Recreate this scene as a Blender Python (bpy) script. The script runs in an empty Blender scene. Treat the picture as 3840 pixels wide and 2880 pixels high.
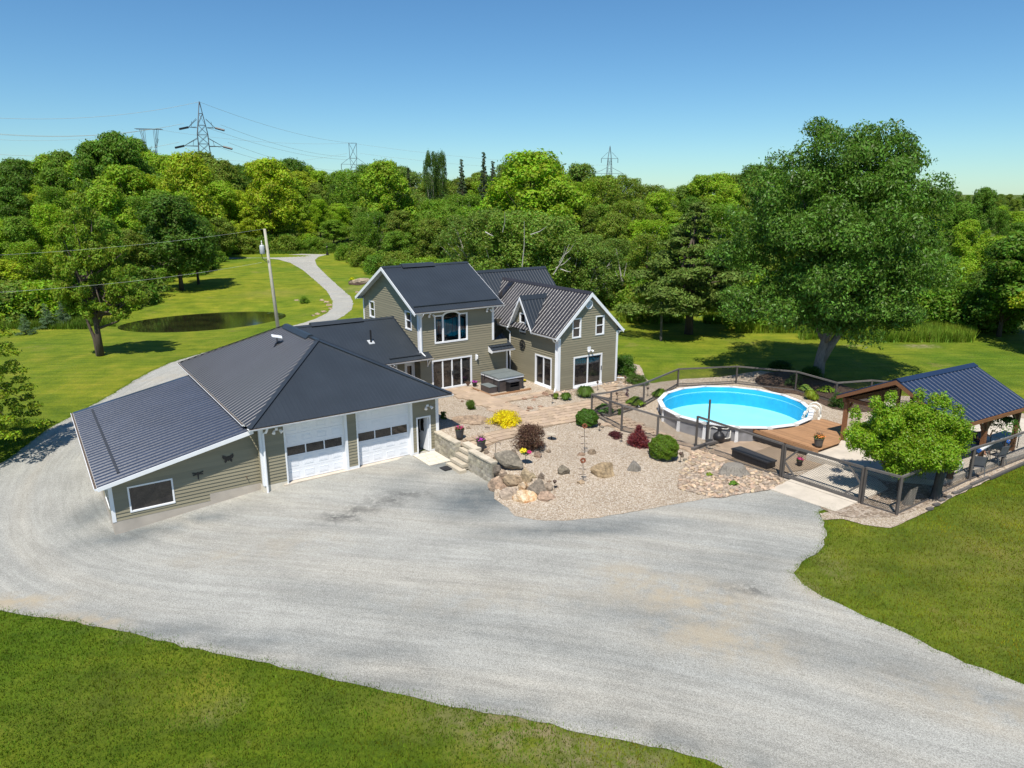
import bpy, bmesh, math, random
import numpy as np
from mathutils import Vector, Matrix, noise
from mathutils.geometry import delaunay_2d_cdt
PI = math.pi
R = math.radians
random.seed(7)
rng = np.random.default_rng(11)
scene = bpy.context.scene
col = scene.collection

# ------------------------------------------------------------------ camera, sky, sun, exposure
CAM_H = 13.964
PITCH = 0.25832
FPX = 2664.6            # focal length in pixels of a 3840 px wide picture
HD = 0.60493            # heading of the house's front walls
CU, CV = -9.3663, -33.8322
cam = bpy.data.cameras.new("camera")
cam.sensor_width = 36.0
cam.lens = 36.0 * FPX / 3840.0
cam.clip_start = 0.1
cam.clip_end = 6000
camo = bpy.data.objects.new("camera", cam)
camo.location = (0, 0, CAM_H)
camo.rotation_euler = (PI / 2 - PITCH, 0, 0)
col.objects.link(camo)
scene.camera = camo

SUN_DIR = Vector((0.115, 0.545, -1.0)).normalized()      # the way the light travels
world = bpy.data.worlds.new("World")
scene.world = world
world.use_nodes = True
wn = world.node_tree
wn.nodes.clear()
wo = wn.nodes.new("ShaderNodeOutputWorld")
wb = wn.nodes.new("ShaderNodeBackground")
sky = wn.nodes.new("ShaderNodeTexSky")
sky.sky_type = 'NISHITA'
sky.sun_disc = False
sky.sun_elevation = math.asin(-SUN_DIR.z)
sky.sun_rotation = math.atan2(-SUN_DIR.x, -SUN_DIR.y)
sky.altitude = 300
sky.air_density = 1.0
sky.dust_density = 0.15
sky.ozone_density = 2.2
wb.inputs["Strength"].default_value = 0.092
hs = wn.nodes.new("ShaderNodeHueSaturation")
hs.inputs["Saturation"].default_value = 1.12
wn.links.new(sky.outputs[0], hs.inputs["Color"])
tn = wn.nodes.new("ShaderNodeMix"); tn.data_type = 'RGBA'; tn.blend_type = 'MULTIPLY'; tn.inputs[0].default_value = 1.0; tn.inputs[7].default_value = (.62, .87, 1.0, 1)
wn.links.new(hs.outputs[0], tn.inputs[6]); wn.links.new(tn.outputs[2], wb.inputs["Color"])
wn.links.new(wb.outputs[0], wo.inputs["Surface"])

sun = bpy.data.lights.new("sun", 'SUN')
sun.energy = 4.9
sun.angle = R(0.53)
sun.color = (1.0, 0.955, 0.88)
suno = bpy.data.objects.new("sun", sun)
suno.rotation_euler = SUN_DIR.to_track_quat('-Z', 'Y').to_euler()
suno.location = (0, 0, 60)
col.objects.link(suno)

scene.view_settings.view_transform = 'Standard'
scene.view_settings.look = 'None'
scene.view_settings.gamma = 1.0
scene.view_settings.use_curve_mapping = False
scene.view_settings.exposure = 0.36

# ------------------------------------------------------------------ places
CH, SH = math.cos(HD), math.sin(HD)
def UV(u, v, z=0.0):
    """house frame (u along the front walls, v back from them) to the world"""
    u -= CU; v -= CV
    return Vector((u * CH - v * SH, u * SH + v * CH, z))
def toUV(x, y):
    return (CU + x * CH + y * SH, CV - x * SH + y * CH)
def sight(px, py):
    b = (1440 - py) / FPX
    return ((px - 1920) / FPX, math.cos(PITCH) + b * math.sin(PITCH), -math.sin(PITCH) + b * math.cos(PITCH))
def PZ(px, py, z):
    d = sight(px, py); t = (z - CAM_H) / d[2]
    return Vector((d[0] * t, d[1] * t, z))
def PD(px, py, dist):
    d = sight(px, py); t = dist / d[1]
    return Vector((d[0] * t, dist, CAM_H + d[2] * t))

class TPS:
    def __init__(s, pts):
        P = np.array(pts, float); s.c = P[:, :2]; n = len(P)
        K = s.k(np.linalg.norm(s.c[:, None] - s.c[None], axis=2)) + np.eye(n) * 0.02
        A = np.zeros((n + 3, n + 3)); A[:n, :n] = K; A[:n, n] = 1; A[:n, n + 1:] = s.c; A[n, :n] = 1; A[n + 1:, :n] = s.c.T
        b = np.zeros(n + 3); b[:n] = P[:, 2]
        s.w = np.linalg.solve(A, b)
    def k(s, r):
        return r * 0.5
    def __call__(s, x, y):
        x = np.asarray(x, float); y = np.asarray(y, float)
        q = np.stack([x.ravel(), y.ravel()], 1)
        n = len(s.c); out = np.empty(len(q))
        for i in range(0, len(q), 20000):
            r = np.linalg.norm(q[i:i + 20000, None] - s.c[None], axis=2)
            out[i:i + 20000] = s.k(r) @ s.w[:n] + s.w[n] + q[i:i + 20000] @ s.w[n + 1:]
        return out.reshape(x.shape)
cp = []
def cpx(px, py, z): p = PZ(px, py, z); cp.append((p.x, p.y, z))
for a in [(2000, 2800, -.3), (300, 2700, -.8), (3700, 2800, 0), (1000, 2150, -.25), (437, 2010, -.87), (60, 1800, -1.0),
          (500, 1560, -.75), (640, 1400, -.55), (2000, 2050, 0), (1550, 1722, -.03), (1080, 1815, -.12), (990, 1848, -.24),
          (2700, 2020, .1), (3000, 1900, .3), (3370, 1960, .33), (3800, 1760, .45), (3840, 2200, .15), (2000, 1620, -.05),
          (2350, 1720, -.1), (2750, 1570, -.4), (3100, 1660, .2), (2330, 1310, .55), (2700, 1350, .25), (3064, 1416, .35),
          (3300, 1300, .35), (3700, 1400, .45), (2500, 1230, .5), (3500, 1250, .4), (380, 1332, -.5), (150, 1500, -.85),
          (820, 1260, -.75), (1100, 1230, -.5), (560, 1260, -.8), (700, 1150, -.45), (1000, 1160, -.4), (640, 1088, 0), (1000, 1050, .3),
          (1150, 970, .8), (900, 960, .9), (1250, 950, .9), (1350, 1030, .7), (1290, 1130, .1), (50, 1230, -.8),
          (250, 1200, -.8), (1820, 1200, .8), (2100, 1150, .6)]:
    cpx(*a)
cp += [(-95, 160, 2), (-90, 205, 5), (-30, 225, 6), (30, 220, 6), (85, 205, 4), (120, 150, 1), (110, 100, .6), (70, 100, .4),
       (-120, 110, 1), (-60, 300, 9), (60, 300, 8), (150, 260, 4), (150, 380, 8), (270, 420, 9), (-200, 300, 9), (0, 500, 12),
       (300, 640, 16), (-250, 600, 13), (40, 160, 2.0), (0, 150, 1.5), (75, 150, 1.2), (-90, 40, -1.2), (90, 30, .5)]
_zb = TPS(cp)
_pp = [PZ(a, b, -.8) for a, b in [(475, 1236), (520, 1190), (640, 1176), (800, 1168), (950, 1162), (1080, 1163), (1165, 1172), (1190, 1183), (1100, 1200), (950, 1217), (800, 1235), (650, 1243), (520, 1246)]]
_pp = np.array([(p.x, p.y) for p in _pp]); POND_C = (_pp.max(0) + _pp.min(0)) / 2; _ax = (PZ(1185, 1180, -.8) - PZ(475, 1236, -.8)); _ax = np.array([_ax.x, _ax.y]); _ax /= np.linalg.norm(_ax)
_q = _pp - POND_C; _a = _q @ _ax; _b = _q @ np.array([-_ax[1], _ax[0]]); POND_C = POND_C + _ax * (_a.max() + _a.min()) / 2 + np.array([-_ax[1], _ax[0]]) * (_b.max() + _b.min()) / 2
POND_A, POND_B = (_a.max() - _a.min()) / 2, (_b.max() - _b.min()) / 2
def zbase(x, y):
    x = np.clip(np.asarray(x, float), -320, 340); y = np.clip(np.asarray(y, float), -40, 640)
    z = _zb(x, y)
    # the pond's bowl
    px_, py_ = x - POND_C[0], y - POND_C[1]
    a = px_ * _ax[0] + py_ * _ax[1]; b = -px_ * _ax[1] + py_ * _ax[0]
    e = np.sqrt((a / POND_A) ** 2 + (b / POND_B) ** 2)
    # the ground is dug out under the pool
    rp = np.hypot(x - 14.30, y - 43.95)
    return z - 1.3 * np.clip(1.25 - e, 0, 1) ** 1.5 - .9 * np.clip((5.3 - rp) / .6, 0, 1)
def zb(x, y): return float(zbase(np.array([x]), np.array([y]))[0])
cp2 = []
def cuv(u, v, z): p = UV(u, v); cp2.append((p.x, p.y, z))
for a in [(9.2, 2, 1.1), (9.2, -1, 1.1), (9.3, -5.5, 1.0), (11.5, -3, 1.0), (14.4, 8.4, .9), (12.3, 6, .95), (20, 3.6, .82),
          (26, 3.5, .7), (17, 6, .9), (18, 1, .8), (21.5, -.3, .62), (13.5, -4.5, .78), (25, 1, .5)]:
    cuv(*a)
for px, py, z in [(1925, 1925, -.02), (2010, 1955, 0), (1850, 1880, 0.0), (1790, 1800, 0.0), (2250, 1945, .05), (2450, 1905, .08), (2150, 1860, .3), (2430, 1780, .35),
                  (2340, 1620, .5), (2450, 1650, .25), (2610, 1690, .1), (2890, 1850, .26), (3000, 1800, .34), (2700, 1850, .15), (2500, 1600, 0),
                  (2650, 1650, -.05), (2750, 1650, -.05), (2550, 1455, .25), (2760, 1440, .25), (2970, 1480, .32), (3130, 1540, .45),
                  (3200, 1480, .4), (3340, 1960, .36), (3800, 1770, .5), (3500, 1850, .42), (3100, 1720, .42), (2950, 1690, .25), (2700, 1560, -.1)]:
    p = PZ(px, py, z); cp2.append((p.x, p.y, z))
_zg = TPS(cp2)
def zgard(x, y):
    return np.maximum(_zg(x, y), zbase(x, y) + 0.03)
def zg(x, y): return float(zgard(np.array([x]), np.array([y]))[0])
def onto(f, px, py):
    z = 0.0
    for i in range(14):
        p = PZ(px, py, z); z = 0.4 * z + 0.6 * f(p.x, p.y)
    return PZ(px, py, z)
def B(px, py): return onto(zb, px, py)
def G(px, py): return onto(zg, px, py)

# ------------------------------------------------------------------ materials
MATS = {}
def newmat(name):
    m = bpy.data.materials.new(name); m.use_nodes = True; MATS[name] = m
    nt = m.node_tree; nt.nodes.clear()
    out = nt.nodes.new("ShaderNodeOutputMaterial")
    bs = nt.nodes.new("ShaderNodeBsdfPrincipled")
    nt.links.new(bs.outputs[0], out.inputs[0])
    return m, nt, bs, out
def N(nt, t, **kw):
    n = nt.nodes.new(t)
    for k, v in kw.items():
        if k.startswith('i_'):
            n.inputs[k[2:].replace('_', ' ')].default_value = v
        else: setattr(n, k, v)
    return n
def ramp(nt, stops, interp='LINEAR'):
    r = nt.nodes.new("ShaderNodeValToRGB"); r.color_ramp.interpolation = interp
    e = r.color_ramp.elements
    while len(e) > 1: e.remove(e[-1])
    e[0].position = stops[0][0]; e[0].color = (*stops[0][1], 1)
    for p, c in stops[1:]:
        q = e.new(p); q.color = (*c, 1)
    return r
def coords(nt, scale=(1, 1, 1), rot=(0, 0, 0), kind='Object'):
    if kind == 'World':
        tc = nt.nodes.new("ShaderNodeNewGeometry"); o = tc.outputs["Position"]
    else:
        tc = nt.nodes.new("ShaderNodeTexCoord"); o = tc.outputs[kind]
    mp = nt.nodes.new("ShaderNodeMapping"); mp.inputs["Scale"].default_value = scale; mp.inputs["Rotation"].default_value = rot
    nt.links.new(o, mp.inputs[0]); return mp.outputs[0]
def noisen(nt, vec, scale, detail=5, rough=.55, dist=0.0):
    n = nt.nodes.new("ShaderNodeTexNoise"); n.inputs["Scale"].default_value = scale
    n.inputs["Detail"].default_value = detail; n.inputs["Roughness"].default_value = rough; n.inputs["Distortion"].default_value = dist
    nt.links.new(vec, n.inputs["Vector"]); return n.outputs["Fac"]
def mixc(nt, fac, a, b, mode='MIX'):
    m = nt.nodes.new("ShaderNodeMix"); m.data_type = 'RGBA'; m.blend_type = mode
    for s, v in ((0, fac), (6, a), (7, b)):
        if isinstance(v, (int, float)): m.inputs[s].default_value = v
        elif isinstance(v, tuple): m.inputs[s].default_value = (*v, 1)
        else: nt.links.new(v, m.inputs[s])
    return m.outputs[2]
def mapr(nt, v, a, b, c=0.0, d=1.0):
    m = nt.nodes.new("ShaderNodeMapRange"); nt.links.new(v, m.inputs[0])
    for i, x in enumerate((a, b, c, d)): m.inputs[i + 1].default_value = x
    return m.outputs[0]
def mathn(nt, op, a, b=None):
    m = nt.nodes.new("ShaderNodeMath"); m.operation = op
    for i, x in enumerate((a, b)):
        if x is None: continue
        if isinstance(x, (int, float)): m.inputs[i].default_value = x
        else: nt.links.new(x, m.inputs[i])
    return m.outputs[0]
def bump(nt, bs, h, strength=.5, dist=.02):
    b = nt.nodes.new("ShaderNodeBump"); b.inputs["Strength"].default_value = strength; b.inputs["Distance"].default_value = dist
    nt.links.new(h, b.inputs["Height"]); nt.links.new(b.outputs[0], bs.inputs["Normal"])
def simple(name, c, rough=.6, var=.12, scale=3.0, spec=.5, metal=0.0, bmp=0.0, bscale=40, kind='Object'):
    m, nt, bs, out = newmat(name)
    v = coords(nt, kind=kind)
    n = noisen(nt, v, scale)
    lo = tuple(x * (1 - var) for x in c); hi = tuple(min(1, x * (1 + var)) for x in c)
    r = ramp(nt, [(.3, lo), (.7, hi)]); nt.links.new(n, r.inputs[0])
    nt.links.new(r.outputs[0], bs.inputs["Base Color"])
    bs.inputs["Roughness"].default_value = rough; bs.inputs["Metallic"].default_value = metal
    bs.inputs["Specular IOR Level"].default_value = spec
    if bmp: bump(nt, bs, noisen(nt, v, bscale), bmp, .01)
    return m

simple('white_trim', (.78, .79, .80), .45, .04, 1.5, spec=.4)
simple('white_door', (.80, .81, .83), .4, .03, .8, spec=.45)
simple('concrete', (.50, .44, .36), .9, .14, 1.3, bmp=.3)
simple('foundation', (.42, .37, .31), .9, .12, 1.2, bmp=.3)
simple('slab_stone', (.62, .57, .47), .85, .12, 2.5, bmp=.3)
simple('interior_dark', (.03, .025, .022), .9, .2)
simple('black_metal', (.012, .012, .014), .45, .2)
simple('charcoal', (.045, .045, .05), .5, .15, 6)
simple('black_plastic', (.018, .017, .018), .45, .2)
simple('dark_rubber', (.02, .02, .022), .8, .2)
simple('tub_side', (.075, .06, .055), .55, .15)
simple('tub_cover', (.15, .17, .165), .55, .12, 4)
simple('pool_rim', (.76, .76, .76), .4, .04)
simple('rim_cap', (.5, .48, .45), .5, .06)
simple('ivory_plastic', (.78, .75, .66), .4, .04)
simple('red_cloth', (.16, .02, .03), .8, .2)
simple('teal_matte', (.01, .30, .42), .8, .15, 2)
simple('rust', (.2, .06, .025), .8, .3, 8)
simple('flower_pink', (.6, .03, .18), .7, .35, 20)
simple('flower_magenta', (.45, .02, .36), .7, .35, 20)
simple('flower_orange', (.7, .2, .04), .7, .35, 20)
simple('flower_yellow', (.75, .6, .02), .7, .25, 20)
simple('flower_purple', (.2, .12, .45), .7, .25, 20)
simple('bronze', (.08, .045, .03), .5, .2)
simple('blue_strap', (.02, .12, .45), .6, .1)
simple('steel', (.13, .14, .15), .5, .15, 2, metal=.6)
simple('grey_can', (.45, .47, .48), .45, .06)
simple('wire_grey', (.34, .36, .33), .6, .1)
simple('skin_tone', (.42, .22, .14), .6, .08)
simple('hair_dark', (.02, .012, .01), .7, .2)
simple('cloth_grey', (.10, .105, .12), .9, .15)
simple('cloth_black', (.02, .02, .022), .9, .15)
simple('denim', (.04, .06, .12), .9, .15)
simple('table_top', (.25, .3, .33), .35, .1)
simple('liner_wall', (.02, .40, .62), .5, .08, 2)
simple('liner_light', (.45, .78, .85), .5, .05, 2)
simple('liner_floor', (.42, .76, .86), .6, .10, .5)
simple('pool_panel', (.27, .27, .28), .5, .22, 3)

def wood(name, c, dark=.5, rough=.75, axis=0):
    m, nt, bs, out = newmat(name)
    sc = [9, 9, 9]; sc[axis] = .8
    v = coords(nt, tuple(sc))
    n = noisen(nt, v, 2.2, 6, .6)
    r = ramp(nt, [(.25, tuple(x * dark for x in c)), (.5, c), (.8, tuple(min(1, x * 1.3) for x in c))])
    nt.links.new(n, r.inputs[0])
    oi = nt.nodes.new("ShaderNodeObjectInfo")
    f = mapr(nt, oi.outputs["Random"], 0, 1, .8, 1.15)
    nt.links.new(mixc(nt, 1.0, r.outputs[0], f, 'MULTIPLY'), bs.inputs["Base Color"])
    bs.inputs["Roughness"].default_value = rough
    bump(nt, bs, n, .4, .006)
    return m
wood('deck_wood', (.36, .195, .095), .55, .65)
wood('cedar', (.20, .085, .035), .55, .7)
wood('weathered_wood', (.085, .074, .066), .5, .85, 2)
wood('weathered_rail', (.115, .103, .094), .45, .85, 0)
wood('pole_wood', (.36, .34, .27), .6, .85, 2)
wood('bark', (.10, .075, .055), .45, .95, 2)
wood('bark_grey', (.22, .20, .18), .4, .95, 2)
wood('birch_bark', (.40, .37, .33), .6, .8, 2)
wood('stump_wood', (.24, .215, .18), .4, .95, 2)

# siding: each board has its own slight tone
m, nt, bs, out = newmat('siding')
oi = nt.nodes.new("ShaderNodeObjectInfo")
v = coords(nt, (.6, .6, 14), kind='Object')
n = noisen(nt, v, 2, 4)
r = ramp(nt, [(.3, (.232, .205, .137)), (.7, (.265, .236, .158))]); nt.links.new(n, r.inputs[0])
f = mapr(nt, oi.outputs["Random"], 0, 1, .93, 1.07)
nt.links.new(mixc(nt, 1.0, r.outputs[0], f, 'MULTIPLY'), bs.inputs["Base Color"])
bs.inputs["Roughness"].default_value = .55
simple('siding_back', (.07, .062, .045), .8, .1)

def roofmat(name, c, rough, spec=.5, metal=0.0):
    m, nt, bs, out = newmat(name)
    v = coords(nt, (1, 1, 1))
    n = noisen(nt, v, .55, 6, .6)
    n2 = noisen(nt, coords(nt, (3, 3, 3)), 6, 3)
    r = ramp(nt, [(.3, tuple(x * .86 for x in c)), (.7, tuple(x * 1.12 for x in c))]); nt.links.new(n, r.inputs[0])
    nt.links.new(r.outputs[0], bs.inputs["Base Color"])
    nt.links.new(mapr(nt, n2, .3, .7, rough * .85, rough * 1.2), bs.inputs["Roughness"])
    bs.inputs["Specular IOR Level"].default_value = spec; bs.inputs["Metallic"].default_value = metal
    return m
roofmat('roof_metal', (.026, .033, .042), .42)
roofmat('roof_glossy', (.034, .043, .068), .28, .7, 0)
roofmat('roof_wing', (.030, .028, .032), .42, .45, 0)
roofmat('roof_blue', (.012, .026, .062), .5, .35)
roofmat('roof_rusty', (.034, .035, .042), .36, .5)

m, nt, bs, out = newmat('glass')
v = coords(nt, (1, 1, 1)); n = noisen(nt, v, 2.2, 5, .7, .6)
r = ramp(nt, [(.40, (.012, .012, .014)), (.6, (.035, .030, .026)), (.75, (.075, .062, .052))]); nt.links.new(n, r.inputs[0]); nt.links.new(r.outputs[0], bs.inputs["Base Color"])  # brown mottling paints reflections of the gravel into the pane colour
bs.inputs["Roughness"].default_value = .04
bs.inputs["Specular IOR Level"].default_value = .7
bump(nt, bs, noisen(nt, v, .9, 2), .08, .02)
m, nt, bs, out = newmat('clear_glass')
tr = N(nt, "ShaderNodeBsdfTransparent"); tr.inputs[0].default_value = (.75, .8, .82, 1)
gl = N(nt, "ShaderNodeBsdfGlossy"); gl.inputs["Roughness"].default_value = .03
fr = N(nt, "ShaderNodeFresnel"); fr.inputs[0].default_value = 1.5
mx = N(nt, "ShaderNodeMixShader"); nt.links.new(fr.outputs[0], mx.inputs[0]); nt.links.new(tr.outputs[0], mx.inputs[1]); nt.links.new(gl.outputs[0], mx.inputs[2])
nt.links.new(mx.outputs[0], out.inputs[0]); nt.nodes.remove(bs)
m, nt, bs, out = newmat('pool_water')
tr = N(nt, "ShaderNodeBsdfTransparent"); tr.inputs[0].default_value = (.78, .97, 1.0, 1)
gl = N(nt, "ShaderNodeBsdfGlossy"); gl.inputs["Roughness"].default_value = .05
fr = N(nt, "ShaderNodeFresnel"); fr.inputs[0].default_value = 1.20
v = coords(nt, (1, 1.6, 1)); bn = N(nt, "ShaderNodeBump"); bn.inputs["Strength"].default_value = .12; bn.inputs["Distance"].default_value = .02
nt.links.new(noisen(nt, v, 3.0, 3, .5, .6), bn.inputs["Height"]); nt.links.new(bn.outputs[0], gl.inputs["Normal"]); nt.links.new(bn.outputs[0], fr.inputs["Normal"])
mx = N(nt, "ShaderNodeMixShader"); nt.links.new(fr.outputs[0], mx.inputs[0]); nt.links.new(tr.outputs[0], mx.inputs[1]); nt.links.new(gl.outputs[0], mx.inputs[2])
nt.links.new(mx.outputs[0], out.inputs[0]); nt.nodes.remove(bs)
m, nt, bs, out = newmat('pond_water')
v = coords(nt, (1, 1, 1)); n = noisen(nt, v, .35, 4)
r = ramp(nt, [(.4, (.012, .012, .006)), (.75, (.030, .032, .010))]); nt.links.new(n, r.inputs[0]); nt.links.new(r.outputs[0], bs.inputs["Base Color"])
bs.inputs["Roughness"].default_value = .06; bs.inputs["Specular IOR Level"].default_value = .5
bump(nt, bs, noisen(nt, v, 2.5, 3), .06, .05)

def ramp_(nt, f):
    r = ramp(nt, [(.32, (.72, .88, .8)), (.5, (1, 1, 1)), (.62, (1.35, 1.18, 1.0)), (.72, (1.9, 1.4, 1.3))]); nt.links.new(f, r.inputs[0]); return r.outputs[0]
def leafmat(name, c, trans=.35, rough=.5, spec=.3, hue=.03, var=.35, usecol=True):
    m, nt, bs, out = newmat(name)
    geo = nt.nodes.new("ShaderNodeNewGeometry")
    isl = geo.outputs["Random Per Island"]
    oi = nt.nodes.new("ShaderNodeObjectInfo")
    h = nt.nodes.new("ShaderNodeHueSaturation"); h.inputs["Color"].default_value = (*c, 1)
    nt.links.new(mapr(nt, isl, 0, 1, .5 - hue, .5 + hue), h.inputs["Hue"])
    v = coords(nt, (1, 1, 1), kind='Object'); n = noisen(nt, v, .45, 3)
    mm = mathn(nt, 'MULTIPLY', mapr(nt, isl, 0, 1, 1 - var, 1 + var), mapr(nt, n, .3, .7, .82, 1.2))
    nt.links.new(mm, h.inputs["Value"])
    c0 = h.outputs[0]
    if name == 'grass_blade': c0 = mixc(nt, 1.0, c0, ramp_(nt, noisen(nt, coords(nt, kind='World'), .35, 6, .7)), 'MULTIPLY')
    if usecol: c0 = mixc(nt, 1.0, c0, oi.outputs["Color"], 'MULTIPLY')
    nt.links.new(c0, bs.inputs["Base Color"])
    bs.inputs["Roughness"].default_value = rough; bs.inputs["Specular IOR Level"].default_value = spec
    tl = nt.nodes.new("ShaderNodeBsdfTranslucent")
    nt.links.new(mixc(nt, 1.0, c0, (1.15, 1.3, .5), 'MULTIPLY'), tl.inputs[0])
    mx = nt.nodes.new("ShaderNodeMixShader"); mx.inputs[0].default_value = trans
    nt.links.new(bs.outputs[0], mx.inputs[1]); nt.links.new(tl.outputs[0], mx.inputs[2]); nt.links.new(mx.outputs[0], out.inputs[0])
    return m
leafmat('leaf_forest', (.200, .290, .030), .38, .55, .2, .035, .4)
leafmat('leaf_big', (.105, .195, .024), .34, .46, .28, .02, .55)
leafmat('leaf_conifer', (.105, .135, .040), .2, .6, .2)
leafmat('leaf_shrub', (.10, .17, .02), .35)
leafmat('leaf_crab', (.22, .34, .015), .4, .45, .35)
leafmat('leaf_gold', (.70, .55, .01), .3, .6, .2)
leafmat('leaf_red', (.17, .028, .035), .25, .5, .3, .02, .45)
leafmat('leaf_brown', (.115, .060, .040), .2, .6, .2, .03, .45)
leafmat('grass_blade', (.15, .21, .018), .35, .6, .2, .03, .5)

# lawn
m, nt, bs, out = newmat('lawn')
v = coords(nt, kind='World')
big = noisen(nt, v, .06, 4, .6); mid = noisen(nt, v, .45, 5, .65); fine = noisen(nt, v, 9, 6, .8)
vf = coords(nt, (1, 1, .1), kind='World'); ff = noisen(nt, vf, 34, 4, .8)
stripe_v = coords(nt, (.12, 1.5, 1), (0, 0, R(14)), kind='World'); st = noisen(nt, stripe_v, 1.3, 4, .55, .3)
c1a = ramp(nt, [(.28, (.060, .105, .005)), (.5, (.110, .160, .009)), (.72, (.180, .200, .020))]); nt.links.new(mid, c1a.inputs[0])
c1b = ramp(nt, [(.28, (.095, .140, .010)), (.5, (.155, .195, .015)), (.72, (.225, .230, .028))]); nt.links.new(mid, c1b.inputs[0])
sn = nt.nodes.new("ShaderNodeAttribute"); sn.attribute_name = 'meadow'
c1m = mixc(nt, sn.outputs["Fac"], c1a.outputs[0], c1b.outputs[0])
c1 = c1a; nt.links.new(mid, c1.inputs[0])
c2 = ramp(nt, [(.3, (.62, .86, .7)), (.65, (1.28, 1.15, 1.0))]); nt.links.new(big, c2.inputs[0])
c3 = ramp(nt, [(.25, (.40, .48, .35)), (.5, (1, 1, 1)), (.8, (1.6, 1.45, 1.4))]); nt.links.new(fine, c3.inputs[0])
c4 = ramp(nt, [(.3, (.80, .84, .84)), (.7, (1.26, 1.2, 1.1))]); nt.links.new(st, c4.inputs[0])
c5 = ramp(nt, [(.25, (.55, .6, .5)), (.5, (1, 1, 1)), (.75, (1.5, 1.4, 1.3))]); nt.links.new(ff, c5.inputs[0])
x = mixc(nt, 1.0, c1m, c2.outputs[0], 'MULTIPLY'); x = mixc(nt, 1.0, x, c3.outputs[0], 'MULTIPLY')
x = mixc(nt, 1.0, x, c4.outputs[0], 'MULTIPLY'); x = mixc(nt, .75, x, c5.outputs[0], 'MULTIPLY')
dry = noisen(nt, v, .22, 7, .72, .4)
x = mixc(nt, mapr(nt, dry, .60, .74, 0, .75), x, (.27, .21, .075))
at = nt.nodes.new("ShaderNodeAttribute"); at.attribute_name = 'worn'
wn_ = mathn(nt, 'MULTIPLY', at.outputs["Fac"], mapr(nt, noisen(nt, v, 2.2, 6, .75), .38, .62, 0, 1))
x = mixc(nt, wn_, x, (.34, .27, .16))
wild = nt.nodes.new("ShaderNodeAttribute"); wild.attribute_name = 'wild'
x = mixc(nt, wild.outputs["Fac"], x, mixc(nt, mid, (.04, .07, .01), (.13, .16, .03)))
dr2 = nt.nodes.new("ShaderNodeAttribute"); dr2.attribute_name = 'dry'
x = mixc(nt, mathn(nt, 'MULTIPLY', dr2.outputs["Fac"], mapr(nt, noisen(nt, v, .5, 6, .7), .3, .7, .2, 1)), x, (.25, .215, .055))
nt.links.new(x, bs.inputs["Base Color"]); bs.inputs["Roughness"].default_value = .85; bs.inputs["Specular IOR Level"].default_value = .15
bump(nt, bs, mathn(nt, 'ADD', ff, mathn(nt, 'MULTIPLY', fine, 1.5)), .9, .06)

def gravel(name, stops, scale, streak=None, bstr=.7, bdist=.03, tint=None, extra=None, contrast=(.6, 1.3)):
    m, nt, bs, out = newmat(name)
    v = coords(nt, kind='World')
    vo = N(nt, "ShaderNodeTexVoronoi"); vo.inputs["Scale"].default_value = scale; nt.links.new(v, vo.inputs["Vector"])
    sep = N(nt, "ShaderNodeSeparateColor"); nt.links.new(vo.outputs["Color"], sep.inputs[0])
    r = ramp(nt, stops); nt.links.new(sep.outputs[0], r.inputs[0])
    big = noisen(nt, v, .35, 6, .65)
    x = mixc(nt, 1.0, r.outputs[0], mapr(nt, big, .25, .75, .86, 1.1), 'MULTIPLY')
    fine = noisen(nt, v, scale * 1.6, 4, .8)
    x = mixc(nt, 1.0, x, mapr(nt, fine, .3, .7, *contrast), 'MULTIPLY')
    if extra: x = extra(nt, v, x)
    nt.links.new(x, bs.inputs["Base Color"]); bs.inputs["Roughness"].default_value = .9; bs.inputs["Specular IOR Level"].default_value = .2
    h = mathn(nt, 'ADD', mathn(nt, 'MULTIPLY', vo.outputs["Distance"], -1.2), fine)
    bump(nt, bs, h, bstr, bdist)
    return m
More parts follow.
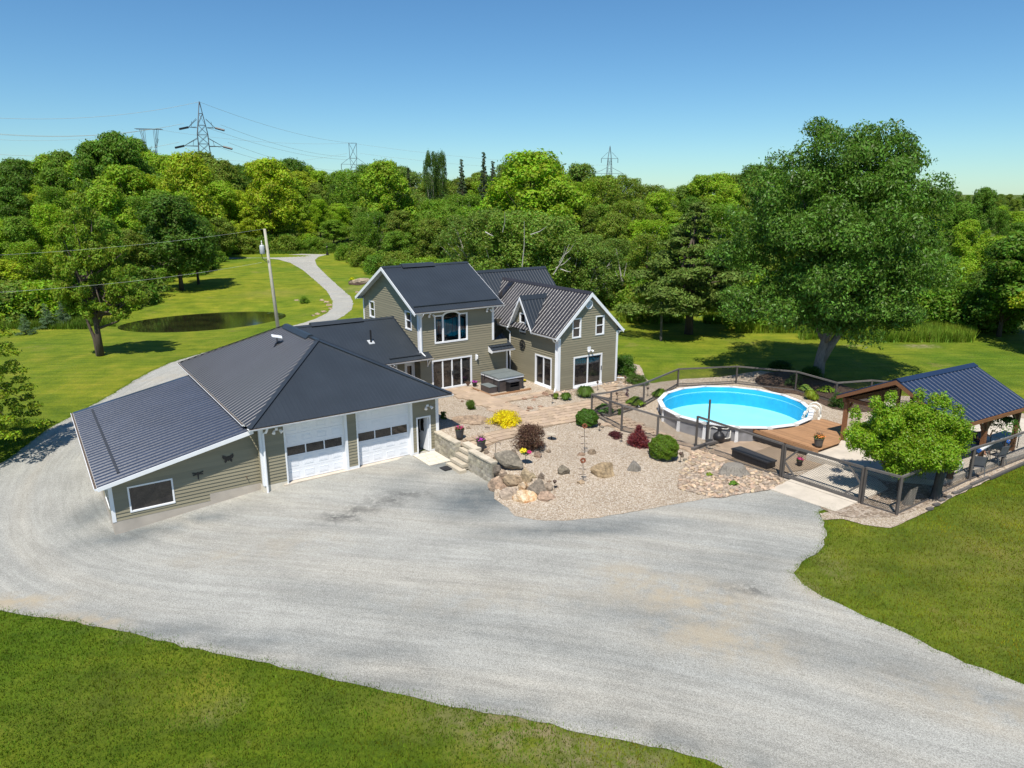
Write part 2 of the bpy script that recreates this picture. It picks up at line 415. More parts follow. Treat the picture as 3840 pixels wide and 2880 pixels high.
def drive_extra(nt, v, x):
    aa = nt.nodes.new("ShaderNodeAttribute"); aa.attribute_name = 'across'; al = nt.nodes.new("ShaderNodeAttribute"); al.attribute_name = 'along'
    cb = nt.nodes.new("ShaderNodeCombineXYZ"); nt.links.new(aa.outputs["Fac"], cb.inputs[0]); nt.links.new(mathn(nt, 'MULTIPLY', al.outputs["Fac"], .07), cb.inputs[1])
    tr1 = noisen(nt, cb.outputs[0], 3.2, 6, .66, .2); tr2 = noisen(nt, cb.outputs[0], .45, 3, .5)
    x = mixc(nt, 1.0, x, mapr(nt, tr1, .3, .7, .84, 1.13), 'MULTIPLY'); x = mixc(nt, 1.0, x, mapr(nt, tr2, .3, .7, .95, 1.04), 'MULTIPLY')
    warm = mixc(nt, mapr(nt, tr2, .45, .65, 0, .35), x, mixc(nt, 1.0, x, (1.08, .97, .84), 'MULTIPLY')); x = warm
    # wheel streaks sweeping round, tan dust, dark damp stain
    s = coords(nt, (.9, .16, 1), (0, 0, R(62)), kind='World'); st = noisen(nt, s, 1.1, 5, .6, .5)
    s2 = coords(nt, (.18, 1.0, 1), (0, 0, R(-4)), kind='World'); st2 = noisen(nt, s2, 1.3, 6, .62, .8)
    x = mixc(nt, 1.0, x, mapr(nt, st, .3, .7, .97, 1.02), 'MULTIPLY')
    x = mixc(nt, 1.0, x, mapr(nt, st2, .3, .7, .98, 1.02), 'MULTIPLY')
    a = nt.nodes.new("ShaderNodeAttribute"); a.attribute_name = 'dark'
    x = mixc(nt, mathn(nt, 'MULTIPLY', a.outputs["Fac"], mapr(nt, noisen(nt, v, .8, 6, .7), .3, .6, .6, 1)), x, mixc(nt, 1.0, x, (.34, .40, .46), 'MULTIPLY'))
    a = nt.nodes.new("ShaderNodeAttribute"); a.attribute_name = 'tan'
    x = mixc(nt, mathn(nt, 'MULTIPLY', a.outputs["Fac"], mapr(nt, noisen(nt, v, .9, 6, .7), .38, .58, 0, .85)), x, (.42, .345, .235))
    a = nt.nodes.new("ShaderNodeAttribute"); a.attribute_name = 'stain'
    x = mixc(nt, mathn(nt, 'MULTIPLY', a.outputs["Fac"], mapr(nt, noisen(nt, v, 1.9, 7, .78), .40, .54, 0, .85)), x, (.085, .085, .08))
    return x
gravel('driveway', [(0, (.28, .275, .245)), (.5, (.395, .388, .350)), (1, (.50, .49, .445))], 42, extra=drive_extra, bstr=.6)
gravel('pea_gravel', [(0, (.28, .20, .135)), (.35, (.45, .355, .255)), (.7, (.55, .455, .345)), (1, (.70, .63, .53))], 24, bstr=.9, bdist=.04, contrast=(.62, 1.3))
gravel('mulch', [(0, (.05, .03, .02)), (.6, (.10, .065, .045)), (1, (.17, .12, .085))], 16, bstr=1.0, bdist=.05)
gravel('stone_bed', [(0, (.22, .17, .12)), (.5, (.36, .28, .21)), (1, (.5, .42, .34))], 9, bstr=1, bdist=.05)
gravel('paver_sand', [(0, (.30, .225, .155)), (1, (.36, .275, .19))], 20)
def stonemat(name, cols, scale=2.0, rough=.9):
    m, nt, bs, out = newmat(name)
    v = coords(nt); oi = nt.nodes.new("ShaderNodeObjectInfo")
    n = noisen(nt, v, scale, 7, .68, .6)
    r = ramp(nt, cols); nt.links.new(n, r.inputs[0])
    if name.startswith('boulder'): r0 = r; r = nt.nodes.new('ShaderNodeMix'); r.data_type = 'RGBA'; r.blend_type = 'MULTIPLY'; r.inputs[0].default_value = 1; nt.links.new(r0.outputs[0], r.inputs[6]); nt.links.new(mapr(nt, noisen(nt, coords(nt, (1, 1, 3.5), (.5, .3, 0)), scale * 2.6, 8, .8, .8), .35, .62, .45, 1.25), r.inputs[7])
    x = mixc(nt, 1.0, r.outputs[2 if name.startswith('boulder') else 0], mapr(nt, oi.outputs["Random"], 0, 1, .86, 1.12), 'MULTIPLY')
    x = mixc(nt, 1.0, x, oi.outputs["Color"], 'MULTIPLY')
    nt.links.new(x, bs.inputs["Base Color"]); bs.inputs["Roughness"].default_value = rough
    bump(nt, bs, noisen(nt, v, scale * 4, 6, .7), .6, .04)
stonemat('boulder', [(.25, (.10, .085, .07)), (.5, (.30, .25, .20)), (.75, (.42, .35, .28))], 1.6)
stonemat('boulder_rusty', [(.3, (.55, .50, .42)), (.5, (.45, .33, .2)), (.62, (.30, .13, .04)), (.8, (.5, .42, .32))], 1.7)
stonemat('river_stone', [(.3, (.34, .25, .18)), (.6, (.50, .39, .29)), (.8, (.62, .54, .45))], 3)
stonemat('paver', [(.3, (.40, .295, .205)), (.6, (.43, .32, .225)), (.8, (.46, .345, .245))], 2.2)
stonemat('wall_block', [(.3, (.24, .21, .165)), (.55, (.40, .36, .285)), (.8, (.50, .46, .375))], 5)
stonemat('wall_cap', [(.3, (.42, .36, .27)), (.7, (.56, .49, .38))], 3)
stonemat('edging', [(.3, (.12, .10, .08)), (.7, (.22, .19, .16))], 3)

# ------------------------------------------------------------------ mesh building
class MB:
    def __init__(s): s.v = []; s.f = []
    def add(s, vs, fs):
        o = len(s.v); s.v += [tuple(p) for p in vs]; s.f += [tuple(i + o for i in f) for f in fs]; return s
    def hexa(s, p):
        return s.add(p, [(0, 3, 2, 1), (4, 5, 6, 7), (0, 1, 5, 4), (1, 2, 6, 5), (2, 3, 7, 6), (3, 0, 4, 7)])
    def box(s, x0, x1, y0, y1, z0, z1):
        return s.hexa([(x0, y0, z0), (x1, y0, z0), (x1, y1, z0), (x0, y1, z0), (x0, y0, z1), (x1, y0, z1), (x1, y1, z1), (x0, y1, z1)])
    def beam(s, a, b, w, h, up=(0, 0, 1)):
        a = Vector(a); b = Vector(b); d = (b - a).normalized(); up = Vector(up)
        side = d.cross(up)
        if side.length < 1e-4: side = d.cross(Vector((0, 1, 0)))
        side.normalize(); u = side.cross(d).normalized(); side *= w / 2; u *= h / 2
        return s.hexa([a - side - u, a + side - u, b + side - u, b - side - u, a - side + u, a + side + u, b + side + u, b - side + u])
    def tube(s, pts, rad, n=6, cap=True):
        pts = [Vector(p) for p in pts]
        if isinstance(rad, (int, float)): rad = [rad] * len(pts)
        o = len(s.v); prev = None
        for i, p in enumerate(pts):
            d = (pts[min(i + 1, len(pts) - 1)] - pts[max(i - 1, 0)]).normalized()
            if prev is None:
                a = d.cross(Vector((0, 0, 1)))
                if a.length < .05: a = d.cross(Vector((1, 0, 0)))
            else: a = prev - d * prev.dot(d)
            a.normalize(); prev = a; b = d.cross(a)
            for k in range(n):
                t = 2 * PI * k / n; s.v.append(tuple(p + (a * math.cos(t) + b * math.sin(t)) * rad[i]))
        for i in range(len(pts) - 1):
            for k in range(n):
                a0 = o + i * n + k; a1 = o + i * n + (k + 1) % n
                s.f.append((a0, a1, a1 + n, a0 + n))
        if cap:
            s.f.append(tuple(o + k for k in range(n))[::-1]); e = o + (len(pts) - 1) * n; s.f.append(tuple(e + k for k in range(n)))
        return s
    def lathe(s, c, prof, n=16):
        o = len(s.v); c = Vector(c)
        for r, z in prof:
            for k in range(n):
                t = 2 * PI * k / n; s.v.append((c.x + r * math.cos(t), c.y + r * math.sin(t), c.z + z))
        for i in range(len(prof) - 1):
            for k in range(n):
                a0 = o + i * n + k; a1 = o + i * n + (k + 1) % n; s.f.append((a0, a1, a1 + n, a0 + n))
        s.f.append(tuple(o + k for k in range(n))[::-1]); e = o + (len(prof) - 1) * n; s.f.append(tuple(e + k for k in range(n)))
        return s
    def prism(s, poly, z0, z1):
        n = len(poly)
        vs = [(x, y, z0) for x, y in poly] + [(x, y, z1) for x, y in poly]
        return s.add(vs, [tuple(range(n))[::-1], tuple(range(n, 2 * n))] + [(i, (i + 1) % n, (i + 1) % n + n, i + n) for i in range(n)])
    def blob(s, c, r, seed=0, sub=2, rough=.2, flat=1.0):
        bm = bmesh.new(); bmesh.ops.create_icosphere(bm, subdivisions=sub, radius=1)
        sd = Vector((seed * 3.1, seed * 1.7, seed * .9))
        for v in bm.verts:
            p = v.co.copy(); k = 1 + rough * noise.noise(p * 1.3 + sd) * 2 + rough * .5 * noise.noise(p * 3.1 + sd)
            # facets
            v.co = Vector((c[0] + p.x * r[0] * k, c[1] + p.y * r[1] * k, c[2] + p.z * r[2] * k * (flat if p.z > 0 else 1)))
        bm.verts.index_update()
        s.add([v.co for v in bm.verts], [tuple(w.index for w in f.verts) for f in bm.faces]); bm.free(); return s
def tomesh(name, mb, mat, off=(0, 0, 0), smooth=False, mats=None):
    me = bpy.data.meshes.new(name)
    ox, oy, oz = off
    me.from_pydata([(x - ox, y - oy, z - oz) for x, y, z in mb.v], [], mb.f)
    me.materials.append(MATS[mat])
    if smooth: me.polygons.foreach_set('use_smooth', [True] * len(me.polygons))
    me.update(); return me
def link(name, me, parent=None, kind=None):
    o = bpy.data.objects.new(name, me); col.objects.link(o)
    if parent is not None: o.parent = parent
    if kind: o['kind'] = kind
    return o
class Thing:
    """an empty at the thing's base; parts are given in the thing's frame ('H' house uv, 'W' world) in absolute numbers"""
    def __init__(s, name, label, cat, at, frame='W', group=None, rz=0.0):
        s.o = bpy.data.objects.new(name, None); col.objects.link(s.o); s.o.empty_display_size = .3
        s.off = (at[0], at[1], at[2]); s.frame = frame
        if frame == 'H': s.o.location = UV(*at); s.o.rotation_euler = (0, 0, HD)
        elif frame == 'L': s.o.location = at; s.o.rotation_euler = (0, 0, rz); s.off = (0, 0, 0)
        else: s.o.location = at
        s.o['label'] = label; s.o['category'] = cat
        if group: s.o['group'] = group
    def part(s, name, mb, mat, parent=None, smooth=False, label=None, kind=None):
        me = tomesh(name, mb, mat, s.off, smooth)
        o = link(name, me, parent or s.o, kind)
        if label: o['label'] = label
        return o
def tag(o, label, cat, group=None):
    o['label'] = label; o['category'] = cat
    if group: o['group'] = group
    return o
def single(name, mb, mat, label, cat, at, group=None, smooth=False, kind=None):
    me = tomesh(name, mb, mat, at, smooth); o = link(name, me, None, kind); o.location = at
    return tag(o, label, cat, group)
def copy_tree(src, loc=None, rz=None, label=None, scale=None, colr=None):
    c = src.copy(); col.objects.link(c)
    if loc is not None: c.location = loc
    if rz is not None: c.rotation_euler = (0, 0, rz)
    if scale is not None: c.scale = scale if hasattr(scale, '__len__') else (scale,) * 3
    if label: c['label'] = label
    def rec(a, b):
        for ch in list(a.children):
            k = ch.copy(); col.objects.link(k); k.parent = b
            if colr and ('crown' in k.name or 'foliage' in k.name): k.color = (*colr, 1)
            rec(ch, k)
    rec(src, c); return c
def npmesh(name, V, F, mat):
    """fast quad mesh from arrays"""
    me = bpy.data.meshes.new(name); n = len(F); k = F.shape[1]
    me.vertices.add(len(V)); me.vertices.foreach_set('co', np.asarray(V, np.float32).ravel())
    me.loops.add(n * k); me.loops.foreach_set('vertex_index', F.ravel().astype(np.int32))
    me.polygons.add(n); me.polygons.foreach_set('loop_start', (np.arange(n) * k).astype(np.int32)); me.polygons.foreach_set('loop_total', np.full(n, k, np.int32))
    me.materials.append(MATS[mat]); me.update(calc_edges=True); return me
def attr(me, name, vals):
    a = me.attributes.new(name, 'FLOAT', 'POINT'); a.data.foreach_set('value', np.asarray(vals, np.float32))
# ------------------------------------------------------------------ ground
def grid_axis(lo, hi, fine_lo, fine_hi, step, grow=1.25):
    a = list(np.arange(fine_lo, fine_hi + 1e-6, step)); s = step
    while a[-1] < hi: s *= grow; a.append(a[-1] + s)
    s = step
    while a[0] > lo: s *= grow; a.insert(0, a[0] - s)
    return np.array(a)
gx = grid_axis(-2600, 2600, -62, 62, .8); gy = grid_axis(-400, 3200, 8, 125, .8)
X, Y = np.meshgrid(gx, gy); Z = zbase(X, Y)
far = np.clip((np.hypot(X, Y) - 700) / 1500, 0, 1); Z = Z * (1 - far) + 6 * far
V = np.stack([X.ravel(), Y.ravel(), Z.ravel()], 1)
nx, ny = len(gx), len(gy)
ii, jj = np.meshgrid(np.arange(nx - 1), np.arange(ny - 1))
a = (jj * nx + ii).ravel(); F = np.stack([a, a + 1, a + nx + 1, a + nx], 1)
lawn_me = npmesh('lawn', V, F, 'lawn')
lawn_me.polygons.foreach_set('use_smooth', [True] * len(F))
def blobs(P, lst):
    out = np.zeros(len(P))
    for x, y, rx, ry, rot, s in lst:
        dx, dy = P[:, 0] - x, P[:, 1] - y; c, q = math.cos(rot), math.sin(rot)
        e = np.sqrt(((dx * c + dy * q) / rx) ** 2 + ((-dx * q + dy * c) / ry) ** 2)
        out = np.maximum(out, s * np.clip(1.35 - e, 0, 1))
    return out
def bpt(px, py, rx, ry, rot=0, s=1):
    p = B(px, py); return (p.x, p.y, rx, ry, rot, s)
worn_l = [bpt(2000, 2720, 3.2, 1.0, -.2, .9), bpt(2120, 2830, 3.0, .6, -.3, 1), bpt(900, 2390, 3.2, .35, -.25, 1), bpt(460, 2350, 1.2, .3, -.2, .9), bpt(1900, 2700, 1.2, .4, -.2, 1),
          bpt(3450, 1298, 1.6, .8, 0, 1), bpt(3200, 1295, .9, .4, 0, .8), bpt(3130, 2120, .5, 1.2, 0, .6), bpt(3060, 2230, .4, 1.5, .2, .6), bpt(2250, 2850, 3, .35, -.3, 1),
          bpt(1340, 1080, 2.2, 4, 0, .4), bpt(820, 2650, .8, .6, 0, .4)]
dry_l = [bpt(3500, 2150, 7, 6, .3, .35), bpt(3700, 2080, 4.5, 2.2, .5, .8), bpt(3600, 2300, 4, 1.0, .3, .35), bpt(3800, 1950, 3, 2, .4, .7), bpt(2980, 1400, 0.1, .1, 0, 0), bpt(2650, 1420, 3, 2, 0, .3), bpt(1030, 1100, 5, 4, 0, .55),
         bpt(1700, 2650, 5, 1.5, -.2, .3), bpt(500, 2600, 3, 2, 0, .25)]
attr(lawn_me, 'worn', blobs(V, worn_l)); attr(lawn_me, 'dry', blobs(V, dry_l))
_d = np.maximum(V[:, 1] * math.cos(PITCH) - (V[:, 2] - CAM_H) * math.sin(PITCH), 1.0)
_px = 1920 + FPX * V[:, 0] / _d; _py = 1440 - FPX * (V[:, 1] * math.sin(PITCH) + (V[:, 2] - CAM_H) * math.cos(PITCH)) / _d
wildv = np.clip((np.interp(_px, [-200, 0, 480, 560, 800, 850, 1000, 1230, 1290, 1400, 2330, 2500, 2700, 3000, 3300, 3640, 4000], [1215, 1205, 1165, 1085, 1000, 952, 940, 938, 955, 1020, 1150, 1165, 1175, 1190, 1225, 1245, 1270]) - _py) / 12, 0, 1)
attr(lawn_me, 'wild', wildv); attr(lawn_me, 'meadow', np.clip((V[:, 1] - 38) / 14, .0, 1) * .9 + .1 * (V[:, 0] > 10))
lawn = link('lawn', lawn_me, kind='structure')

def dense(poly, step=.35, jit=.05, seed=0, closed=True):
    """resample a world xy polygon and roughen it like an edge of loose gravel"""
    out = []
    n = len(poly)
    for i in range(n if closed else n - 1):
        a = Vector(poly[i][:2]); b = Vector(poly[(i + 1) % n][:2]); L = (b - a).length; k = max(1, int(L / step))
        for j in range(k):
            p = a.lerp(b, j / k)
            q = noise.noise(Vector((p.x * 1.7, p.y * 1.7, seed))) + .6 * noise.noise(Vector((p.x * 5, p.y * 5, seed + 3)))
            nrm = Vector((-(b - a).y, (b - a).x)).normalized()
            out.append((p.x + nrm.x * q * jit * 2, p.y + nrm.y * q * jit * 2))
    return out
def smooth_poly(pts, sub=6):
    """closed catmull-rom through the points"""
    out = []; n = len(pts); P = [Vector(p[:2]) for p in pts]
    for i in range(n):
        a, b, c, d = P[i - 1], P[i], P[(i + 1) % n], P[(i + 2) % n]
        for j in range(sub):
            t = j / sub
            out.append(.5 * ((2 * b) + (c - a) * t + (2 * a - 5 * b + 4 * c - d) * t * t + (3 * b - a - 3 * c + d) * t ** 3))
    return out
def sheet(name, poly, zf, lift, step, mat, hole=None):
    xs = [p[0] for p in poly]; ys = [p[1] for p in poly]
    pts = [Vector(p) for p in poly]; n = len(pts)
    P = np.array(poly)
    gxs = np.arange(min(xs), max(xs), step); gys = np.arange(min(ys), max(ys), step)
    Xg, Yg = np.meshgrid(gxs, gys); q = np.stack([Xg.ravel(), Yg.ravel()], 1)
    inside = np.zeros(len(q), bool); j = n - 1
    for i in range(n):
        yi, yj = P[i, 1], P[j, 1]; xi, xj = P[i, 0], P[j, 0]
        cnd = ((yi > q[:, 1]) != (yj > q[:, 1])) & (q[:, 0] < (xj - xi) * (q[:, 1] - yi) / (yj - yi + 1e-12) + xi)
        inside ^= cnd; j = i
    q = q[inside]; hv, he = [], []
    if hole:
        q = q[np.hypot(q[:, 0] - hole[0], q[:, 1] - hole[1]) > hole[2] + .15]; m = 64
        hv = [Vector((hole[0] + hole[2] * math.cos(2 * PI * k / m), hole[1] + hole[2] * math.sin(2 * PI * k / m))) for k in range(m)]; he = [(n + k, n + (k + 1) % m) for k in range(m)]
    vs, es, fs, _, _, _ = delaunay_2d_cdt(pts + hv + [Vector(t) for t in q], [(i, (i + 1) % n) for i in range(n)] + he, [], 1, 1e-5)
    xy = np.array([(v.x, v.y) for v in vs]); z = zf(xy[:, 0], xy[:, 1]) + lift
    if hole: fs = [f for f in fs if math.hypot(sum(xy[i][0] for i in f) / len(f) - hole[0], sum(xy[i][1] for i in f) / len(f) - hole[1]) > hole[2] - .01]
    me = bpy.data.meshes.new(name)
    me.from_pydata([(a[0], a[1], b) for a, b in zip(xy, z)], [], [tuple(f) if True else f for f in fs])
    me.materials.append(MATS[mat]); me.polygons.foreach_set('use_smooth', [True] * len(me.polygons)); me.update()
    o = link(name, me, kind='structure')
    return o, np.c_[xy, z]
def inpoly(x, y, poly):
    c = False; j = len(poly) - 1
    for i in range(len(poly)):
        if (poly[i][1] > y) != (poly[j][1] > y) and x < (poly[j][0] - poly[i][0]) * (y - poly[i][1]) / (poly[j][1] - poly[i][1] + 1e-12) + poly[i][0]: c = not c
        j = i
    return c

# driveway: outline traced on the ground
dr_px_out = [(-700, 2330), (-300, 2230), (0, 2292), (250, 2330), (480, 2375), (760, 2440), (1050, 2500), (1300, 2560), (1550, 2620), (1750, 2660), (2000, 2700), (2200, 2760), (2500, 2810), (2650, 2850), (2900, 2960), (3300, 3200), (4300, 3300),
             (4700, 2750), (3840, 2570), (3620, 2485), (3400, 2380), (3200, 2290), (3080, 2240), (3010, 2190), (2975, 2150), (3010, 2110), (3080, 2060), (3100, 2010), (3085, 1960), (3068, 1920), (3140, 1900), (3000, 1835), (2850, 1800)]
dr = [B(*p) for p in dr_px_out]
dr = [(p.x, p.y) for p in dr]
dr += [tuple(UV(u, v)[:2]) for u, v in [(24, -9), (20, -6), (9.3, -6.2), (8.97, -.02), (9.0, 0.3), (-.6, .3), (-1, 1.0), (-7.1, 1.0), (-7.2, 13)]]
dr += [tuple(UV(u, v)[:2]) for u, v in [(-.6, 15.5), (3, 17), (8, 18), (12, 24)]]
road_r = [(1250, 1206), (1292, 1183), (1318, 1162), (1325, 1138), (1316, 1114), (1278, 1081), (1231, 1039), (1188, 996), (1181, 975), (1195, 963), (1221, 956), (1264, 951), (1300, 949), (1300, 942), (1264, 943), (1202, 948), (1089, 955), (994, 959), (900, 961), (760, 970),
          (560, 990), (560, 1002), (760, 980), (900, 969), (978, 967), (1042, 973), (1089, 986), (1136, 1013), (1183, 1053), (1226, 1091), (1247, 1129), (1247, 1152), (1226, 1176), (1183, 1196), (1136, 1212), (1080, 1226), (940, 1270)]
dr += [(B(*p).x, B(*p).y) for p in road_r]
dr += [(B(*p).x, B(*p).y) for p in [(760, 1325), (640, 1360), (520, 1418), (420, 1480), (300, 1545), (180, 1610), (60, 1700), (0, 1740), (-150, 1840), (-500, 2000)]]
dro, drv = sheet('driveway', dense(dr, .4, .07, 1), zbase, .02, .8, 'driveway')
me = dro.data
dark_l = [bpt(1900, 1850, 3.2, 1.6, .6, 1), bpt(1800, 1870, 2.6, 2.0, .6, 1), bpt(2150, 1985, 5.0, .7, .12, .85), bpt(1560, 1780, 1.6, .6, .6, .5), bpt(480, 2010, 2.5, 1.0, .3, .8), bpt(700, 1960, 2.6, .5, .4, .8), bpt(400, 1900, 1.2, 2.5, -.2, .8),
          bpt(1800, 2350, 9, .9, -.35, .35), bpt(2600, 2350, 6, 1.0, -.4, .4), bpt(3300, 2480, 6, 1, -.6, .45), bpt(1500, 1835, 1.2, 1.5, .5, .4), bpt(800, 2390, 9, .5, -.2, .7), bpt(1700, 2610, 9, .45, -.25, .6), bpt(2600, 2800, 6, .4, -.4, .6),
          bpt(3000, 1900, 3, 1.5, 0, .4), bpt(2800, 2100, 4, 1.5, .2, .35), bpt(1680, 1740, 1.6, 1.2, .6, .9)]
tan_l = [bpt(2550, 2230, 3.0, 1.4, -.3, .8), bpt(2700, 2400, 2.5, 1.0, -.3, .8), bpt(2350, 2160, 1.4, 1.0, -.3, .7), bpt(40, 2260, 2.5, .6, -.1, 1), bpt(300, 2330, 3, .4, -.2, .9), bpt(900, 2080, 3, .5, .1, .4), bpt(3050, 2200, .8, 1.6, 0, .5),
         bpt(130, 1640, 1.5, 2, .5, .5), bpt(3700, 2650, 3, 1, -.4, .5), bpt(1100, 2030, 3, .6, 0, .35), bpt(1850, 2250, 5, .7, 0, .3), bpt(500, 1440, 6, .6, .7, .7)]
stain_l = [bpt(1290, 1937, 1.5, .6, .55, 1), bpt(1385, 1900, 1.3, .5, .55, 1), bpt(1480, 1868, 1.4, .65, .5, 1), bpt(1575, 1850, 1.1, .5, .5, .8), bpt(2830, 2215, 1.1, .15, -.1, .9)]
cl = np.array([tuple(B(*q))[:2] for q in [(1100, 1225), (900, 1290), (620, 1400), (330, 1570), (120, 1750), (60, 1960), (200, 2130), (560, 2230), (1200, 2300), (2000, 2390), (2800, 2540), (3500, 2740), (4300, 2950)]])
cl = np.array([tuple(q) for q in [cl[0]] + [(cl[i - 1] * (-.5 * t ** 3 + t ** 2 - .5 * t) + cl[i] * (1.5 * t ** 3 - 2.5 * t ** 2 + 1) + cl[i + 1] * (-1.5 * t ** 3 + 2 * t ** 2 + .5 * t) + cl[i + 2] * (.5 * t ** 3 - .5 * t ** 2)) for i in range(1, len(cl) - 2) for t in np.linspace(0, 1, 8, endpoint=False)] + [cl[-2], cl[-1]]])
seg = cl[1:] - cl[:-1]; L_ = np.linalg.norm(seg, axis=1); cum = np.concatenate([[0], np.cumsum(L_)])
best = np.full(len(drv), 1e9); ac = np.zeros(len(drv)); al_ = np.zeros(len(drv))
for i in range(len(seg)):
    d = drv[:, :2] - cl[i]; t = np.clip((d @ seg[i]) / L_[i] ** 2, 0, 1); e = d - t[:, None] * seg[i]; r_ = np.hypot(e[:, 0], e[:, 1]); m_ = r_ < best
    best[m_] = r_[m_]; ac[m_] = (np.sign(seg[i][0] * d[:, 1] - seg[i][1] * d[:, 0]) * r_)[m_]; al_[m_] = (cum[i] + t * L_[i])[m_]
attr(me, 'across', ac); attr(me, 'along', al_)
attr(me, 'dark', blobs(drv, dark_l)); attr(me, 'tan', blobs(drv, tan_l)); attr(me, 'stain', blobs(drv, stain_l))

# gravel garden
gd = [tuple(UV(u, v)[:2]) for u, v in [(8.98, 0), (8.98, -2.3), (9.25, -2.4), (9.25, -3.7), (8.98, -3.8), (8.98, -5.95)]]
gd_front = [(1852, 1870), (1905, 1905), (1930, 1935), (2010, 1950), (2120, 1953), (2250, 1940), (2450, 1905), (2600, 1878), (2770, 1850), (2880, 1830), (3000, 1870), (3133, 1915), (3075, 1925), (3085, 1950), (3160, 1945), (3240, 1968), (3340, 1980), (3420, 1945), (3560, 1872), (3700, 1802), (3840, 1740), (4020, 1655)]
gd += [(G(*p).x, G(*p).y) for p in gd_front]
gd += [(34, 41), (31, 47), (24, 48.5)] + [(B(*p).x, B(*p).y) for p in [(3180, 1475), (3050, 1415), (2850, 1400), (2700, 1425), (2560, 1437), (2480, 1452), (2440, 1462), (2420, 1440), (2400, 1390), (2345, 1375)]]
gd += [tuple(UV(u, v)[:2]) for u, v in [(25.6, 6), (20.6, 6), (20.6, 9), (17, 8.9), (12, 9.1), (9.2, 9.3), (8.8, 6), (8.8, 1)]]
GARD = dense(gd, .35, .03, 5)
gso, gsv = sheet('gravel_garden', GARD, zgard, 0.0, .5, 'pea_gravel', (14.30, 43.95, 4.58))
# pond
pc = [B(*p) for p in [(470, 1218), (520, 1195), (640, 1180), (800, 1168), (950, 1160), (1080, 1163), (1165, 1172), (1190, 1185), (1100, 1200), (950, 1217), (800, 1235), (650, 1243), (520, 1246), (475, 1236)]]
mb = MB(); o_ = MB()
pw = smooth_poly([(p.x, p.y) for p in pc], 5)
pz = min(p.z for p in pc) - .02
pz = float(np.median([zb(*p) for p in pw]))
mb.prism([(POND_C[0] + math.cos(t) * POND_A * 1.14 * _ax[0] - math.sin(t) * POND_B * 1.14 * _ax[1], POND_C[1] + math.cos(t) * POND_A * 1.14 * _ax[1] + math.sin(t) * POND_B * 1.14 * _ax[0]) for t in np.linspace(0, 2 * PI, 48, endpoint=False)], -1.9, -.88)
pond = link('pond_water', tomesh('pond_water', mb, 'pond_water'), kind='structure')
# mulch bed and river stone bed
def patch(name, pxs, f, zf, lift, mat, step=.5, jit=.04):
    P = [f(*p) for p in pxs]; P = smooth_poly([(p.x, p.y) for p in P], 4)
    poly = dense(P, .3, jit, 9)
    return sheet(name, poly, zf, lift, step, mat), poly
_, MULCH = patch('mulch_bed', [(2900, 1470), (2830, 1425), (2900, 1395), (3020, 1400), (3120, 1425), (3190, 1455), (3290, 1480), (3290, 1540), (3150, 1540), (3060, 1505), (2980, 1478)], G, zgard, .02, 'mulch')
_, SHADY = patch('tree_shade_gravel', [(3150, 1935), (3060, 1870), (3200, 1800), (3330, 1800), (3420, 1800), (3520, 1800), (3570, 1840), (3480, 1890), (3360, 1935)], G, zgard, .015, 'stone_bed')  # gravel under the tree, its shade put into a darker colour
_, STONES = patch('river_stone_bed', [(2545, 1795), (2600, 1690), (2660, 1680), (2720, 1735), (2800, 1760), (2900, 1775), (2935, 1812), (2880, 1838), (2790, 1850), (2700, 1868), (2610, 1850), (2545, 1830)], G, zgard, .02, 'stone_bed')
stone_bed = bpy.data.objects['river_stone_bed']
_, STONE2 = patch('corner_stone_bed', [(2310, 1425), (2290, 1400), (2340, 1385), (2400, 1400), (2410, 1440), (2350, 1450), (2250, 1452), (2150, 1480), (2060, 1490), (2050, 1470), (2200, 1455)], G, zgard, .02, 'stone_bed')
stone_bed2 = bpy.data.objects['corner_stone_bed']
protos = [tomesh('stone', MB().blob((0, 0, 0), (1, .75, .5), seed=k, sub=1, rough=.35), 'river_stone') for k in range(6)]
def scatter_stones(bed, poly, n, r0, r1, cap, extra=None):
    xs = [p[0] for p in poly]; ys = [p[1] for p in poly]; k = 0; rest = MB()
    cand = []
    tries = 0
    while len(cand) < n and tries < n * 20:
        tries += 1
        x, y = random.uniform(min(xs), max(xs)), random.uniform(min(ys), max(ys))
        if inpoly(x, y, poly): cand.append((x, y, random.uniform(r0, r1) * random.uniform(.7, 1.25)))
    cand.sort(key=lambda c: -c[2])
    zs = zgard(np.array([c[0] for c in cand]), np.array([c[1] for c in cand]))
    for i, (x, y, r) in enumerate(cand):
        if i < cap:
            o = link('stone', protos[i % 6], bed); o.location = (x, y, zs[i] + r * .3); o.rotation_euler = (random.uniform(-.4, .4), random.uniform(-.4, .4), random.uniform(0, 6))
            o.scale = (r, r, r); g = random.uniform(.75, 1.35); o.color = (g * random.uniform(.95, 1.12), g, g * random.uniform(.85, 1.0), 1)
        else:
            rest.blob((x, y, zs[i] + r * .25), (r, r * .75, r * .5), seed=i, sub=1, rough=.3)
    if rest.v: link('small_stones', tomesh('small_stones', rest, 'river_stone'), bed, 'stuff')
scatter_stones(stone_bed, STONES, 620, .07, .14, 290)
scatter_stones(stone_bed2, STONE2, 170, .06, .12, 170)

